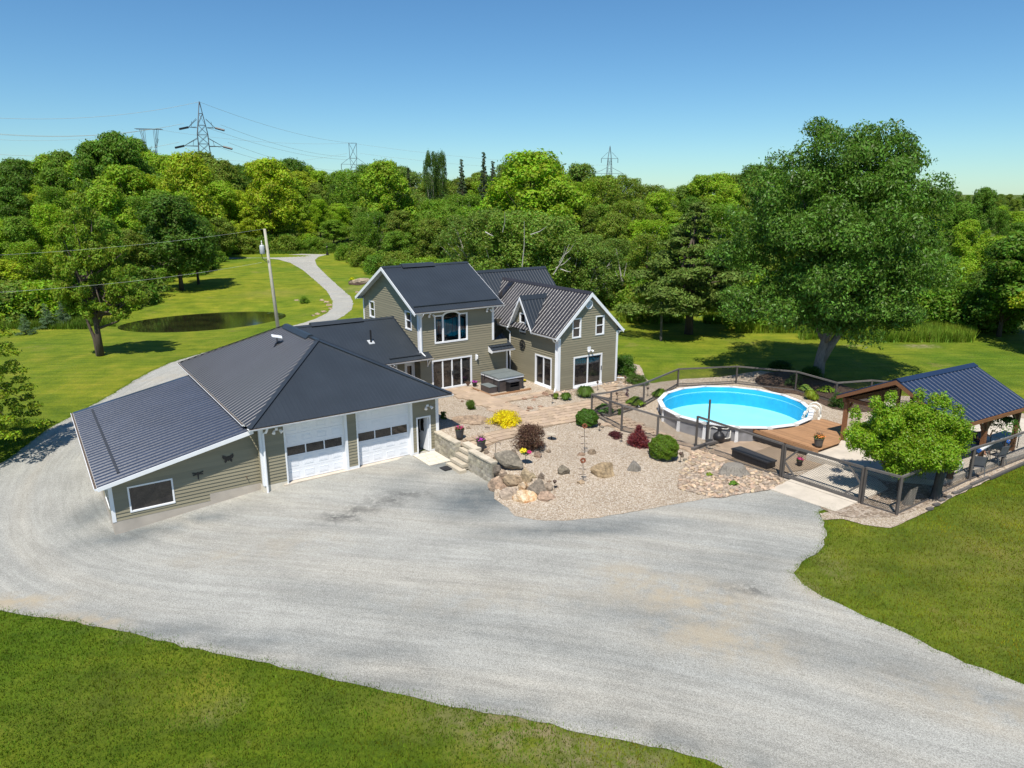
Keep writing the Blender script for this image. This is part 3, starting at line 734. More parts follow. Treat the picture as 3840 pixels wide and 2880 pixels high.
# pavers: individual stones on a sand sheet
path_polys = [[(13.8, 0.2), (15.6, 0.2), (15.6, 8.3), (13.8, 8.3)], [(15.6, 3.05), (19.9, 3.05), (20.1, 4.15), (15.6, 4.15)],
              [(9.4, -1.9), (12.4, -1.6), (13.8, -.9), (13.8, .5), (15.6, .5), (18.5, .9), (21.8, 1.1), (23.2, 1.6), (24.3, 3.2), (25, 3.2), (24.6, 1.0), (23.0, -1.2), (18.8, -1.85), (14.57, -2.44), (9.4, -3.5)]]
fp = [G(*p) for p in [(2262, 1595), (2290, 1560), (2330, 1560), (2520, 1640), (2640, 1690), (2660, 1690), (2790, 1625), (2900, 1660), (3100, 1735), (3040, 1760), (2930, 1775), (2760, 1745), (2600, 1700), (2450, 1650)]]
path_polys.append([toUV(p.x, p.y) for p in fp])
pths = MB()
for i, poly in enumerate(path_polys):
    w = [tuple(UV(u, v)[:2]) for u, v in poly]
    so, _ = sheet('path_bed' if i < 3 else 'pool_path_bed', dense(w, .5, 0, 2), zgard, .012 + .004 * i, .5, 'paver_sand')
    if i == 0: path_obj = so
    if i == 3: pool_path = so
cells = []
rowh = .45
rr = random.Random(3)
for r_ in range(-24, 24):
    v = r_ * rowh; u = 8.5 + rr.uniform(0, .4)
    while u < 36:
        w = rr.choice([.3, .45, .45, .6]); cells.append((u, v, w - .014, rowh - .014)); u += w
keep = [[], []]
for u, v, w, h in cells:
    cu_, cv_ = u + w / 2, v + h / 2
    for i, poly in enumerate(path_polys):
        if inpoly(cu_, cv_, poly): keep[0 if i < 3 else 1].append((u, v, w, h)); break
pmesh = {}
def paver_mesh(w, h):
    k = round(w, 2)
    if k not in pmesh: pmesh[k] = tomesh('paver', MB().box(-w / 2, w / 2, -h / 2, h / 2, 0, .05), 'paver')
    return pmesh[k]
for gi, (lst, par) in enumerate(((keep[0], path_obj), (keep[1], pool_path))):
    lst = sorted(lst, key=lambda c: UV(c[0], c[1]).length)
    rest = MB()
    for i, (u, v, w, h) in enumerate(lst):
        p = UV(u + w / 2, v + h / 2); z = zg(p.x, p.y) + .012 + rr.uniform(-.003, .004)
        if i < 295:
            o = link('paver', paver_mesh(w, h), par); o.location = (p.x, p.y, z - .0); o.rotation_euler = (rr.uniform(-.006, .006), rr.uniform(-.006, .006), HD)
            g = rr.uniform(.92, 1.07); o.color = (g, g, g * rr.uniform(.96, 1.02), 1)
        else:
            q = [UV(u, v), UV(u + w, v), UV(u + w, v + h), UV(u, v + h)]
            rest.hexa([(a.x, a.y, z) for a in q] + [(a.x, a.y, z + .05) for a in q])
    if rest.v: link('far_pavers', tomesh('far_pavers', rest, 'paver'), par, 'stuff')

# ------------------------------------------------------------------ building helpers (house frame)
class Plane:
    def __init__(s, kind, c, sgn=-1): s.k, s.c, s.s = kind, c, sgn
    def pt(s, a, d, z): return (a, s.c + s.s * d, z) if s.k == 'v' else (s.c + s.s * d, a, z)
    def box(s, mb, a0, a1, d0, d1, z0, z1):
        p = s.pt; return mb.hexa([p(a0, d0, z0), p(a1, d0, z0), p(a1, d1, z0), p(a0, d1, z0), p(a0, d0, z1), p(a1, d0, z1), p(a1, d1, z1), p(a0, d1, z1)])
COURSE = .168
def cuts(a0, a1, ops, za, zb_):
    iv = [(a0, a1)]
    for (o0, o1, p0, p1) in ops:
        if p0 < zb_ - 1e-4 and p1 > za + 1e-4:
            nv = []
            for x, y in iv:
                if o1 <= x or o0 >= y: nv.append((x, y)); continue
                if o0 > x: nv.append((x, o0))
                if o1 < y: nv.append((o1, y))
            iv = nv
    return iv
def wall(T, pl, a0, a1, z0, z1, ops=(), lim=None, zbase_=None, course=COURSE, th=.16, siding=True):
    """lim(z) -> (left, right) clips the wall under a gable or a lean-to roof"""
    zb_ = z0 if zbase_ is None else zbase_
    mb = MB()
    zc = sorted({z0, z1} | {z for o in ops for z in (o[2], o[3]) if z0 < z < z1})
    lim0 = lim or (lambda z: (a0, a1))
    for za, zz in zip(zc[:-1], zc[1:]):
        k = max(1, int((zz - za) / .4)) if lim else 1
        for q in range(k):
            y0 = za + (zz - za) * q / k; y1 = za + (zz - za) * (q + 1) / k
            for x0, x1 in cuts(a0, a1, ops, y0, y1):
                l0, r0 = lim0(y0); l1, r1 = lim0(y1)
                A0, A1 = max(x0, l0), min(x1, r0); B0, B1 = max(x0, l1), min(x1, r1)
                if A1 <= A0: continue
                if B1 <= B0: B0 = B1 = min(max((B0 + B1) / 2, A0), A1)
                p = pl.pt
                mb.hexa([p(A0, 0, y0), p(A1, 0, y0), p(A1, -th, y0), p(A0, -th, y0), p(B0, 0, y1), p(B1, 0, y1), p(B1, -th, y1), p(B0, -th, y1)])
    w = T.part('wall', mb, 'siding_back')
    if not siding: return w
    z = zb_
    while z < z1 - .01:
        zt = min(z + course, z1)
        brk = sorted({z, zt} | {q for o in ops for q in (o[2], o[3]) if z + .012 < q < zt - .012})
        for za, zz in zip(brk[:-1], brk[1:]):
            for x0, x1 in cuts(a0, a1, ops, za, zz):
                l0, r0 = lim0(za); l1, r1 = lim0(zz)
                A0, A1 = max(x0, l0), min(x1, r0); B0, B1 = max(x0, l1), min(x1, r1)
                if A1 - A0 < .03: continue
                if B1 <= B0: B0 = B1 = min(max((B0 + B1) / 2, A0), A1)
                d0 = .003 + .036 * (1 - (za - z) / course); d1 = .003 + .036 * (1 - (zz - z) / course)
                p = pl.pt; mb = MB()
                mb.add([p(A0, 0, za), p(A1, 0, za), p(B1, 0, zz), p(B0, 0, zz), p(A0, d0, za), p(A1, d0, za), p(B1, d1, zz), p(B0, d1, zz)],
                       [(4, 5, 6, 7), (0, 1, 5, 4), (0, 4, 7, 3), (1, 2, 6, 5), (3, 7, 6, 2)])
                T.part('siding_board', mb, 'siding', parent=w)
        z = zt
    return w
def frame(pl, a0, a1, z0, z1, w=.09, d0=-.05, d1=.05, bottom=True):
    mb = MB()
    pl.box(mb, a0, a1, d0, d1, z1 - w, z1)
    if bottom: pl.box(mb, a0, a1, d0, d1 + .012, z0, z0 + w)
    e = z0 + w if bottom else z0
    pl.box(mb, a0, a0 + w, d0, d1 - .003, e, z1 - w); pl.box(mb, a1 - w, a1, d0, d1 - .003, e, z1 - w)
    return mb
def hung_window(T, pl, a0, a1, z0, z1, label=None):
    f = T.part('window', frame(pl, a0, a1, z0, z1), 'white_trim', label=label)
    zm = (z0 + z1) / 2; w = .09
    mb = MB(); pl.box(mb, a0 + w, a1 - w, -.04, .02, zm - .03, zm + .03)
    for x0 in (a0 + w, a1 - w - .03): pl.box(mb, x0, x0 + .03, -.04, .01, z0 + w, z1 - w)
    T.part('sash', mb, 'white_trim', parent=f)
    mb = MB(); pl.box(mb, a0 + w, a1 - w, -.06, -.035, z0 + w, zm - .03); T.part('pane', mb, 'glass', parent=f)
    mb = MB(); pl.box(mb, a0 + w, a1 - w, -.05, -.025, zm + .03, z1 - w); T.part('pane', mb, 'glass', parent=f)
    return f
def slider(T, pl, a0, a1, z0, z1, n, name='sliding_door', label=None, handle=None):
    f = T.part(name, frame(pl, a0, a1, z0, z1, .11), 'white_trim', label=label)
    w = .11; s = (a1 - a0 - 2 * w) / n
    mb = MB()
    for i in range(1, n): pl.box(mb, a0 + w + i * s - .045, a0 + w + i * s + .045, -.05, .02, z0 + w, z1 - w)
    T.part('door_stile', mb, 'white_trim', parent=f)
    for i in range(n):
        mb = MB(); pl.box(mb, a0 + w + i * s + (.045 if i else 0), a0 + w + (i + 1) * s - (.045 if i < n - 1 else 0), -.07, -.035 - .01 * (i % 2), z0 + w, z1 - w)
        T.part('pane', mb, 'glass', parent=f)
    if handle is not None:
        mb = MB(); pl.box(mb, handle - .02, handle + .02, .05, .10, z0 + .95, z0 + 1.25); T.part('handle', mb, 'black_metal', parent=f)
    return f
def ribsheet(P0, es, et, poly, pitch, rh, rw, th=.03, start=0.0):
    """a ribbed metal sheet over the convex polygon poly (s along the eave, t up the slope)"""
    P0, es, et = Vector(P0), Vector(es).normalized(), Vector(et).normalized(); nn = es.cross(et).normalized()
    if nn.z < 0: nn = -nn
    s0 = min(p[0] for p in poly); s1 = max(p[0] for p in poly)
    def tr(s):
        ts = []
        for i in range(len(poly)):
            a, b = poly[i], poly[(i + 1) % len(poly)]
            if abs(a[0] - b[0]) < 1e-9:
                if abs(a[0] - s) < 1e-6: ts += [a[1], b[1]]
            elif min(a[0], b[0]) - 1e-6 <= s <= max(a[0], b[0]) + 1e-6: ts.append(a[1] + (b[1] - a[1]) * (s - a[0]) / (b[0] - a[0]))
        return min(ts), max(ts)
    st = [(s0, 0.0)]; s = s0 + start + pitch * .5
    while s < s1 - rw:
        q = min(rh * 1.25, rw * .45)
        st += [(s - rw / 2, 0), (s - rw / 2 + q, rh), (s + rw / 2 - q, rh), (s + rw / 2, 0)]; s += pitch
    st.append((s1, 0.0))
    for p in poly:
        if s0 + .01 < p[0] < s1 - .01: 
            k = [i for i in range(len(st) - 1) if st[i][0] < p[0] < st[i + 1][0]]
            if k:
                i = k[0]; f = (p[0] - st[i][0]) / (st[i + 1][0] - st[i][0]); st.insert(i + 1, (p[0], st[i][1] * (1 - f) + st[i + 1][1] * f))
    mb = MB(); prev = None
    for s, h in st:
        lo, hi = tr(s); a = P0 + es * s + et * lo + nn * h; b = P0 + es * s + et * hi + nn * h
        i = len(mb.v); mb.v += [tuple(a), tuple(b)]
        if prev is not None: mb.f.append((prev, i, i + 1, prev + 1))
        prev = i
    n = len(poly); o = len(mb.v)
    mb.v += [tuple(P0 + es * p[0] + et * p[1] - nn * th) for p in poly]; mb.f.append(tuple(range(o, o + n)))
    o2 = len(mb.v); mb.v += [tuple(P0 + es * p[0] + et * p[1]) for p in poly]
    for i in range(n): mb.f.append((o + i, o + (i + 1) % n, o2 + (i + 1) % n, o2 + i))
    return mb
def gable_roof(T, axis, r0, r1, c, hw, zr, ze, pitch, rh, rw, mat, mats2=None, cap=True, name='roof'):
    """two sheets; axis is the ridge's direction; hw half width out to the eave edge"""
    sl = math.hypot(hw, zr - ze); L = r1 - r0; out = []
    for sgn, mt in ((-1, mat), (1, mats2 or mat)):
        if axis == 'u': P0 = (r0, c + sgn * hw, ze); es = (1, 0, 0); et = (0, -sgn * hw, zr - ze)
        else: P0 = (c + sgn * hw, r0, ze); es = (0, 1, 0); et = (-sgn * hw, 0, zr - ze)
        out.append(T.part(name, ribsheet(P0, es, et, [(0, 0), (L, 0), (L, sl), (0, sl)], pitch, rh, rw), mt))
    if cap:
        k = .2; dz = k * (zr - ze) / hw; mb = MB()
        for sgn in (-1, 1):
            def q(r, w, z): return (r, c + sgn * w, z) if axis == 'u' else (c + sgn * w, r, z)
            e = rh + .012
            mb.hexa([q(r0 - .01, 0, zr + e), q(r1 + .01, 0, zr + e), q(r1 + .01, k, zr - dz + e), q(r0 - .01, k, zr - dz + e),
                     q(r0 - .01, 0, zr + e + .02), q(r1 + .01, 0, zr + e + .02), q(r1 + .01, k, zr - dz + e + .02), q(r0 - .01, k, zr - dz + e + .02)])
        T.part('ridge_cap', mb, mat, parent=out[0])
    return out
def rake(T, axis, at, c, hw, zr, ze, sgn, inset, w=.2, th=.03, roof=None):
    """white bargeboards plus a soffit under the overhang (inset = distance from the bargeboard back to the wall)"""
    mb = MB(); sf = MB()
    for s in (-1, 1):
        def q(r, x, z): return (r, c + s * x, z) if axis == 'u' else (c + s * x, r, z)
        a, b = at, at + sgn * th
        mb.hexa([q(a, 0, zr - .03 - w * 1.1), q(b, 0, zr - .03 - w * 1.1), q(b, hw, ze - .03 - w), q(a, hw, ze - .03 - w), q(a, 0, zr - .01), q(b, 0, zr - .01), q(b, hw, ze - .01), q(a, hw, ze - .01)])
        i = at - sgn * inset
        sf.hexa([q(a - sgn * .003, .02, zr - .17), q(i, .02, zr - .17), q(i, hw - .02, ze - .15), q(a - sgn * .003, hw - .02, ze - .15), q(a - sgn * .003, .02, zr - .14), q(i, .02, zr - .14), q(i, hw - .02, ze - .12), q(a - sgn * .003, hw - .02, ze - .12)])
    T.part('bargeboard', mb, 'white_trim'); T.part('soffit', sf, 'white_trim')
def eave(T, a, b, out, z, inset=.35, w=.10):
    """gutter and soffit along an eave from a to b (uv); out = outward uv unit vector"""
    a = Vector((*a, 0)); b = Vector((*b, 0)); o = Vector((*out, 0)); mb = MB()
    p = lambda base, d, zz: (base.x + o.x * d, base.y + o.y * d, zz)
    z0, z1 = z - .035 - w, z - .035
    mb.hexa([p(a, 0.0, z0 + .02), p(b, 0.0, z0 + .02), p(b, .10, z0 + .03), p(a, .10, z0 + .03), p(a, 0.0, z1), p(b, 0.0, z1), p(b, .13, z1), p(a, .13, z1)])
    g = T.part('gutter', mb, 'white_trim')
    T.part('gutter_trough', MB().add([p(a, .012, z1 + .004), p(b, .012, z1 + .004), p(b, .105, z1 + .004), p(a, .105, z1 + .004)], [(0, 1, 2, 3)]), 'bark', parent=g)
    sf = MB(); sf.hexa([p(a, -.01, z0), p(b, -.01, z0), p(b, -inset, z0), p(a, -inset, z0), p(a, -.01, z0 + .03), p(b, -.01, z0 + .03), p(b, -inset, z0 + .03), p(a, -inset, z0 + .03)])
    T.part('soffit', sf, 'white_trim')
def pipe(T, pts, r=.05, name='downpipe', mat='white_trim'):
    return T.part(name, MB().tube(pts, r, 6), mat)
def corner(T, u, v, z0, z1, su, sv, w=.12, mat='white_trim'):
    """corner trim standing proud on both faces; su, sv = outward signs"""
    mb = MB(); e = .045
    mb.box(min(u - su * w, u + su * e), max(u - su * w, u + su * e), min(v + sv * e, v), max(v + sv * e, v), z0, z1)
    mb.box(min(u, u + su * e), max(u, u + su * e), min(v - sv * w, v - .0), max(v - sv * w, v - .0), z0, z1 - .001)
    return T.part('corner_trim', mb, mat)
def floodlight(T, pl, a, d, z):
    mb = MB(); pl.box(mb, a - .07, a + .07, 0.02, .07, z - .05, z + .07)
    for s in (-1, 1):
        c = Vector(pl.pt(a + s * .13, .12, z - .03)); e = Vector(pl.pt(a + s * .20, .26, z - .12))
        mb.tube([c, c.lerp(e, .5), e], [.05, .075, .085], 8)
    return T.part('floodlight', mb, 'white_trim')

# ------------------------------------------------------------------ garage with its lean-to
GC0, GC1, GD = -.86, 8.93, 15.8
T = Thing('garage', 'olive sided garage with charcoal hip roof and two white doors facing the gravel yard', 'garage', (GC0, 0, 0), 'H')
front = Plane('v', 0.0); right = Plane('u', GC1, 1); left = Plane('u', GC0, -1)
d1 = (.28, 3.57, -.02, 3.12); d2 = (4.07, 7.35, -.02, 3.12); md = (7.57, 8.46, -.02, 2.14)
wall(T, front, GC0, GC1, -.02, 3.2, [d1, d2, md], zbase_=.14)
wall(T, right, 0, GD, .9, 3.2, siding=False); wall(T, left, 0, .56, -.1, 3.2, [], zbase_=.14)
wall(T, Plane('v', GD, 1), GC0, GC1, -.3, 3.2, siding=False); wall(T, left, .56, GD, -.3, 3.2, siding=False)
# a real floor and a dark room behind the open door
mb = MB().box(GC0 + .2, GC1 - .2, .3, GD - .2, -.12, -.04); T.part('garage_floor', mb, 'concrete')
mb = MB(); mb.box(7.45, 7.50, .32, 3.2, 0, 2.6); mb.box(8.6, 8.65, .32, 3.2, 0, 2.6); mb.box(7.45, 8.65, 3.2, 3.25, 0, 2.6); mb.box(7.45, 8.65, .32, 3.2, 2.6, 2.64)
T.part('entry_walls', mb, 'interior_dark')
mb = MB().box(7.9, 8.5, 2.2, 2.9, -.03, 1.0); T.part('cabinet', mb, 'red_cloth')
mb = MB(); front.box(mb, GC0, .28, -.1, .03, -.42, .13); T.part('foundation', mb, 'slab_stone')
mb = MB(); left.box(mb, -.03, .56, 0, .03, -.55, .13); T.part('foundation', mb, 'slab_stone')
mb = MB(); front.box(mb, .1, 7.55, -.3, .10, -.20, -.02); T.part('door_sill', mb, 'concrete')
for x0, x1 in ((7.36, 7.57), (8.46, 8.93), (3.57, 4.07)): T.part('base_trim', front.box(MB(), x0, x1, 0, .035, -.1, .13), 'white_trim')
for (a0, a1, z0, z1) in (d1, d2):
    mb = MB(); w = .13
    front.box(mb, a0, a0 + .07, -.25, .05, z0, z1); front.box(mb, a1 - .13, a1, -.25, .05, z0, z1); front.box(mb, a0 + .07, a1 - .13, -.25, .05, z1 - .05, z1)
    T.part('door_frame', mb, 'white_trim')
    A0, A1 = a0 + .07, a1 - .13
    base = MB(); V_ = -.21
    H5 = [0.0, .60, 1.27, 1.87, 2.47, 3.07]
    pl = front
    door = None
    # the door: four panelled sections and one glazed one
    secs = []
    for i in range(5):
        if i == 2: continue
    mb = MB(); pl.box(mb, A0, A1, V_ - .04, V_, H5[0], H5[1] - .008)
    door = T.part('garage_door', mb, 'white_door')
    for i in range(1, 5):
        if i == 2:
            mb = MB(); g = [A0 + .08, A0 + .08 + (A1 - A0 - .16) / 3, A0 + .08 + 2 * (A1 - A0 - .16) / 3, A1 - .08]
            pl.box(mb, A0, A1, V_ - .04, V_, H5[2] + .0, H5[2] + .07); pl.box(mb, A0, A1, V_ - .04, V_, H5[3] - .07, H5[3] - .006)
            for k in range(4): pl.box(mb, g[k] - (.08 if k == 0 else .03), g[k] + (.08 if k == 3 else .03), V_ - .04, V_ - .002, H5[2] + .07, H5[3] - .07)
            T.part('door_section', mb, 'white_door', parent=door)
            for k in range(3):
                mb = MB(); pl.box(mb, g[k] + .03, g[k + 1] - .03, V_ - .035, V_ - .02, H5[2] + .07, H5[3] - .07); T.part('pane', mb, 'glass', parent=door)
        else:
            mb = MB(); pl.box(mb, A0, A1, V_ - .04, V_, H5[i], H5[i + 1] - .008); T.part('door_section', mb, 'white_door', parent=door)
    for i in (0, 1, 3, 4):
        for k in range(4):
            s = (A1 - A0) / 4; x0 = A0 + k * s + .14; x1 = A0 + (k + 1) * s - .14; z0_ = H5[i] + .15; z1_ = H5[i + 1] - .15
            mb = MB()
            for (p0, p1, q0, q1) in ((x0, x1, z0_, z0_ + .025), (x0, x1, z1_ - .025, z1_), (x0, x0 + .025, z0_ + .025, z1_ - .025), (x1 - .025, x1, z0_ + .025, z1_ - .025)):
                pl.box(mb, p0, p1, V_, V_ + .012, q0, q1)
            pl.box(mb, x0 + .05, x1 - .05, V_, V_ + .010, z0_ + .05, z1_ - .05)
            T.part('door_panel', mb, 'white_door', parent=door)
# small door, standing open inwards
mb = frame(front, md[0], md[1], 0.0, md[3], .08, -.12, .05, bottom=False); T.part('doorway', mb, 'white_trim')
lf = MB(); x = md[1] - .1
lf.hexa([(x - .045, .05, .03), (x, .05, .03), (x - .12, .85, .03), (x - .165, .85, .03), (x - .045, .05, 2.04), (x, .05, 2.04), (x - .12, .85, 2.04), (x - .165, .85, 2.04)])
leaf = T.part('open_door', lf, 'white_door')
g_ = MB(); g_.hexa([(x - .056, .2, 1.1), (x - .046, .2, 1.1), (x - .146, .7, 1.1), (x - .156, .7, 1.1), (x - .056, .2, 1.9), (x - .046, .2, 1.9), (x - .146, .7, 1.9), (x - .156, .7, 1.9)])
T.part('pane', g_, 'glass', parent=leaf)
T.part('door_handle', MB().tube([(x - .20, .78, 1.0), (x - .13, .78, 1.0)], .03, 6), 'bronze', parent=leaf)
corner(T, GC0, 0, .13, 3.15, -1, -1, .12); corner(T, GC1, 0, 0.02, 3.15, 1, -1, .14)
# hip roof
eL, eR, eF, eB, zE, zR = -1.43, 9.556, -.557, 16.36, 3.325, 6.08; va, vb_ = 4.93, 10.87; um = (eL + eR) / 2; hw = um - eL
sl = math.hypot(hw, zR - zE); L = eB - eF
rf = T.part('roof', ribsheet((eL, eF, zE), (1, 0, 0), (0, hw, zR - zE), [(0, 0), (2 * hw, 0), (hw, sl)], .229, .014, .05), 'roof_metal')
T.part('roof', ribsheet((eL, eF, zE), (0, 1, 0), (hw, 0, zR - zE), [(0, 0), (L, 0), (vb_ - eF, sl), (va - eF, sl)], .36, .020, .07), 'roof_rusty', label='left slope of the garage roof, rust streaked at its eave')
T.part('roof', ribsheet((eR, eF, zE), (0, 1, 0), (-hw, 0, zR - zE), [(0, 0), (L, 0), (vb_ - eF, sl), (va - eF, sl)], .229, .014, .05), 'roof_metal')
T.part('roof', ribsheet((eL, eB, zE), (1, 0, 0), (0, -hw, zR - zE), [(0, 0), (2 * hw, 0), (hw, sl)], .229, .014, .05), 'roof_metal')
mb = MB()
for a, b in (((um, va), (um, vb_)), ((eL, eF), (um, va)), ((eR, eF), (um, va)), ((eL, eB), (um, vb_)), ((eR, eB), (um, vb_))):
    za = zR if a[0] == um else zE
    mb.beam((a[0], a[1], za + .03), (b[0], b[1], zR + .03), .24, .035)
T.part('ridge_cap', mb, 'roof_metal', parent=rf)
mb = MB(); mb.hexa([(um - .30, va + 1.2, zR - .08), (um + .30, va + 1.2, zR - .08), (um + .30, vb_ - .3, zR - .08), (um - .30, vb_ - .3, zR - .08), (um - .10, va + 1.2, zR + .14), (um + .10, va + 1.2, zR + .14), (um + .10, vb_ - .3, zR + .14), (um - .10, vb_ - .3, zR + .14)])
T.part('ridge_vent', mb, 'roof_metal', parent=rf)
eave(T, (eL, eF), (eR, eF), (0, -1), zE, .5); eave(T, (eL, eF + 1), (eL, eB), (-1, 0), zE, .5); eave(T, (eR, eF), (eR, eB), (1, 0), zE, .5)
pipe(T, [(-.62, -.60, 3.2), (-.66, -.45, 2.98), (-.72, -.13, 2.85), (-.74, -.13, .1), (-.74, -.16, -.22), (-.70, -.3, -.32)], .055)
mb = MB().box(GC0 - .22, GC0 + .02, -.05, .1, -.1, 3.15)
T.part('corner_board', MB().box(GC0 - .02, GC0 + .16, -.07, .0, .12, 3.15), 'white_trim')
floodlight(T, front, -.05, 0, 2.92); floodlight(T, front, 8.28, 0, 2.72)
# lean-to
LT0, LTv, LTB = -7.42, .52, 13.3
ru0, rz0, ru1, rz1 = -7.88, 1.72, -1.38, 3.07
lslope = (rz1 - rz0) / (ru1 - ru0)
ltf = Plane('v', LTv)
lzt = lambda u: rz0 + (u - ru0) * lslope - .12
ltlim = lambda z: (max(LT0, ru0 + (z + .12 - rz0) / lslope), GC0)
win = (-6.72, -4.83, .06, 1.30)
wall(T, ltf, LT0, GC0, -.22, 3.0, [win, (-3.3, GC0, -.3, .14)], lim=ltlim, zbase_=-.22, course=.172)
wall(T, Plane('u', LT0, -1), LTv, LTB, -.25, 1.75, siding=True, zbase_=-.22, course=.172); wall(T, Plane('v', LTB, 1), LT0, GC0, -.4, 1.7, siding=False)
mb = MB(); ltf.box(mb, LT0 - .02, -3.3, -.2, .03, -1.15, -.22); ltf.box(mb, -3.3, GC0, -.2, .03, -.9, .14); T.part('foundation', mb, 'foundation')
mb = MB(); Plane('u', LT0, -1).box(mb, LTv, LTB, -.2, .03, -1.2, -.24); T.part('foundation', mb, 'foundation')
f = T.part('window', frame(ltf, *win[:2], win[2], win[3], .07, -.05, .045), 'white_trim', label='wide single pane window of the lean-to')
mb = MB(); ltf.box(mb, win[0] + .07, win[1] - .07, -.06, -.03, win[2] + .07, win[3] - .07); T.part('pane', mb, 'glass', parent=f)
corner(T, LT0, LTv, -.24, 1.62, -1, -1, .11)
P0 = (ru0, 0.02, rz0); lsl = math.hypot(ru1 - ru0, rz1 - rz0)
lr = T.part('lean_to_roof', ribsheet(P0, (0, 1, 0), (ru1 - ru0, 0, rz1 - rz0), [(0, 0), (13.55, 0), (13.55, lsl), (0, lsl)], .40, .05, .16), 'roof_glossy')
p = lambda u, v: (u, v, rz0 + (u - ru0) * lslope)
mb = MB().beam(Vector(p(-6.95, .7)) + Vector((0, 0, .06)), Vector(p(-6.95, 12.6)) + Vector((0, 0, .06)), .10, .05); T.part('snow_guard', mb, 'charcoal', parent=lr)
mb = MB(); mb.hexa([(ru0, -.02, rz0 - .2), (ru1 + .25, -.02, rz1 - .17), (ru1 + .25, .02, rz1 - .17), (ru0, .02, rz0 - .2), (ru0, -.02, rz0 - .02), (ru1 + .25, -.02, rz1 + .03), (ru1 + .25, .02, rz1 + .03), (ru0, .02, rz0 - .02)])
T.part('bargeboard', mb, 'white_trim')
mb = MB(); mb.hexa([(ru0, .02, rz0 - .16), (ru1, .02, rz1 - .16), (ru1, LTv, rz1 - .16), (ru0, LTv, rz0 - .16), (ru0, .02, rz0 - .13), (ru1, .02, rz1 - .13), (ru1, LTv, rz1 - .13), (ru0, LTv, rz0 - .13)])
T.part('soffit', mb, 'white_trim')
eave(T, (ru0, .0), (ru0, 13.57), (-1, 0), rz0, .42, .13)
mb = MB(); 
for k in range(34): mb.box(ru0 - .10, ru0 - .015, .3 + k * .4, .34 + k * .4, rz0 - .05, rz0 - .025)
T.part('gutter_bracket', mb, 'bronze')
pl = Plane('u', LT0, -1)
for a in (1.3, 4.2, 8.0):
    hung = T.part('window', frame(pl, a, a + 1.5, .1, 1.25, .09), 'white_trim'); mb = MB(); pl.box(mb, a + .09, a + 1.41, -.05, .0, .19, 1.16); T.part('pane', mb, 'glass', parent=hung)
T.part('tap', MB().tube([(-1.55, LTv - .02, .62), (-1.55, LTv - .12, .62), (-1.55, LTv - .14, .54)], .018, 6), 'bronze')
garage = T

# wall ornaments are hung on: things of their own
def ornament(name, label, cat, pl_v, outline, a, z, s):
    mb = MB(); n = len(outline)
    vs = [(a + x * s, pl_v - .045, z + y * s) for x, y in outline] + [(a + x * s, pl_v - .065, z + y * s) for x, y in outline]
    mb.add(vs, [tuple(range(n)), tuple(range(n, 2 * n))[::-1]] + [(i, (i + 1) % n, (i + 1) % n + n, i + n) for i in range(n)])
    base = (a, pl_v, z); me = tomesh(name, mb, 'black_metal', base); o = link(name, me); o.location = UV(*base); o.rotation_euler = (0, 0, HD); tag(o, label, cat)
half = [(.04, .5), (.15, .35), (.45, .62), (.95, .85), (1.0, .45), (.85, .05), (.55, -.05), (.72, -.3), (.62, -.75), (.38, -.62), (.12, -.2), (.06, -.45)]
ornament('butterfly_ornament', 'black metal butterfly hung high on the lean-to wall', 'wall ornament', LTv, half + [(-x, y) for x, y in half[::-1]], -2.30, 1.72, .26)
half = [(.05, .55), (.2, .42), (1.0, .62), (1.02, .38), (.3, .22), (.95, .12), (.9, -.12), (.15, .02), (.05, -1.0)]
ornament('dragonfly_ornament', 'black metal dragonfly hung between the butterfly and the lean-to window', 'wall ornament', LTv, half + [(-x, y) for x, y in half[::-1]], -3.72, 1.22, .24)

# satellite dish on the garage roof
q = (2.75, 8.3); zz = zR - (um - q[0]) * (zR - zE) / hw
T = Thing('satellite_dish', 'flat white rectangular dish tilted on a black mast on the garage roof', 'satellite dish', (q[0], q[1], zz), 'H')
T.part('mast', MB().tube([(q[0], q[1], zz), (q[0] + .02, q[1], zz + .42)], .03, 6).beam((q[0] - .25, q[1] - .2, zz - .06), (q[0] + .2, q[1] + .2, zz + .15), .06, .04).beam((q[0] + .25, q[1] - .2, zz + .16), (q[0] - .1, q[1] + .1, zz + .0), .06, .04), 'black_metal')
mb = MB().hexa([(q[0] - .33, q[1] - .2, zz + .52), (q[0] + .25, q[1] - .28, zz + .38), (q[0] + .33, q[1] + .12, zz + .44), (q[0] - .25, q[1] + .2, zz + .58), (q[0] - .33, q[1] - .2, zz + .56), (q[0] + .25, q[1] - .28, zz + .42), (q[0] + .33, q[1] + .12, zz + .48), (q[0] - .25, q[1] + .2, zz + .62)])
T.part('panel', mb, 'white_trim')

# ------------------------------------------------------------------ farmhouse
V2, B2, U2L, U2R = 8.415, 17.57, 12.27, 18.2
T = Thing('farmhouse', 'olive clapboard farmhouse with white trim and dark metal roofs beyond the paved patio', 'house', (U2L, V2, .9), 'H')
H = T
f2 = Plane('v', V2); g2 = Plane('u', U2L, -1); r2 = Plane('u', U2R, 1)
zp = .91
big = (13.40, 16.04, 4.19, 6.15); s4 = (13.12, 16.35, .90, 3.06)
zt2 = 6.38
wall(T, f2, U2L, U2R, 3.9, zt2, [(13.40, 16.04, 4.19, 6.36)], zbase_=3.9)
wall(T, f2, U2L, 19.39, .85, 3.9, [s4], zbase_=.9)
sl2 = (9.147 - 6.524) / 4.98; vm2 = (V2 + B2) / 2
wall(T, g2, V2, B2, .9, 9.0, [(9.46, 10.42, 5.08, 6.37), (15.5, 16.46, 5.1, 6.37)], lim=lambda z: (max(V2, vm2 - (9.0 - z) / sl2), min(B2, vm2 + (9.0 - z) / sl2)), zbase_=3.2)
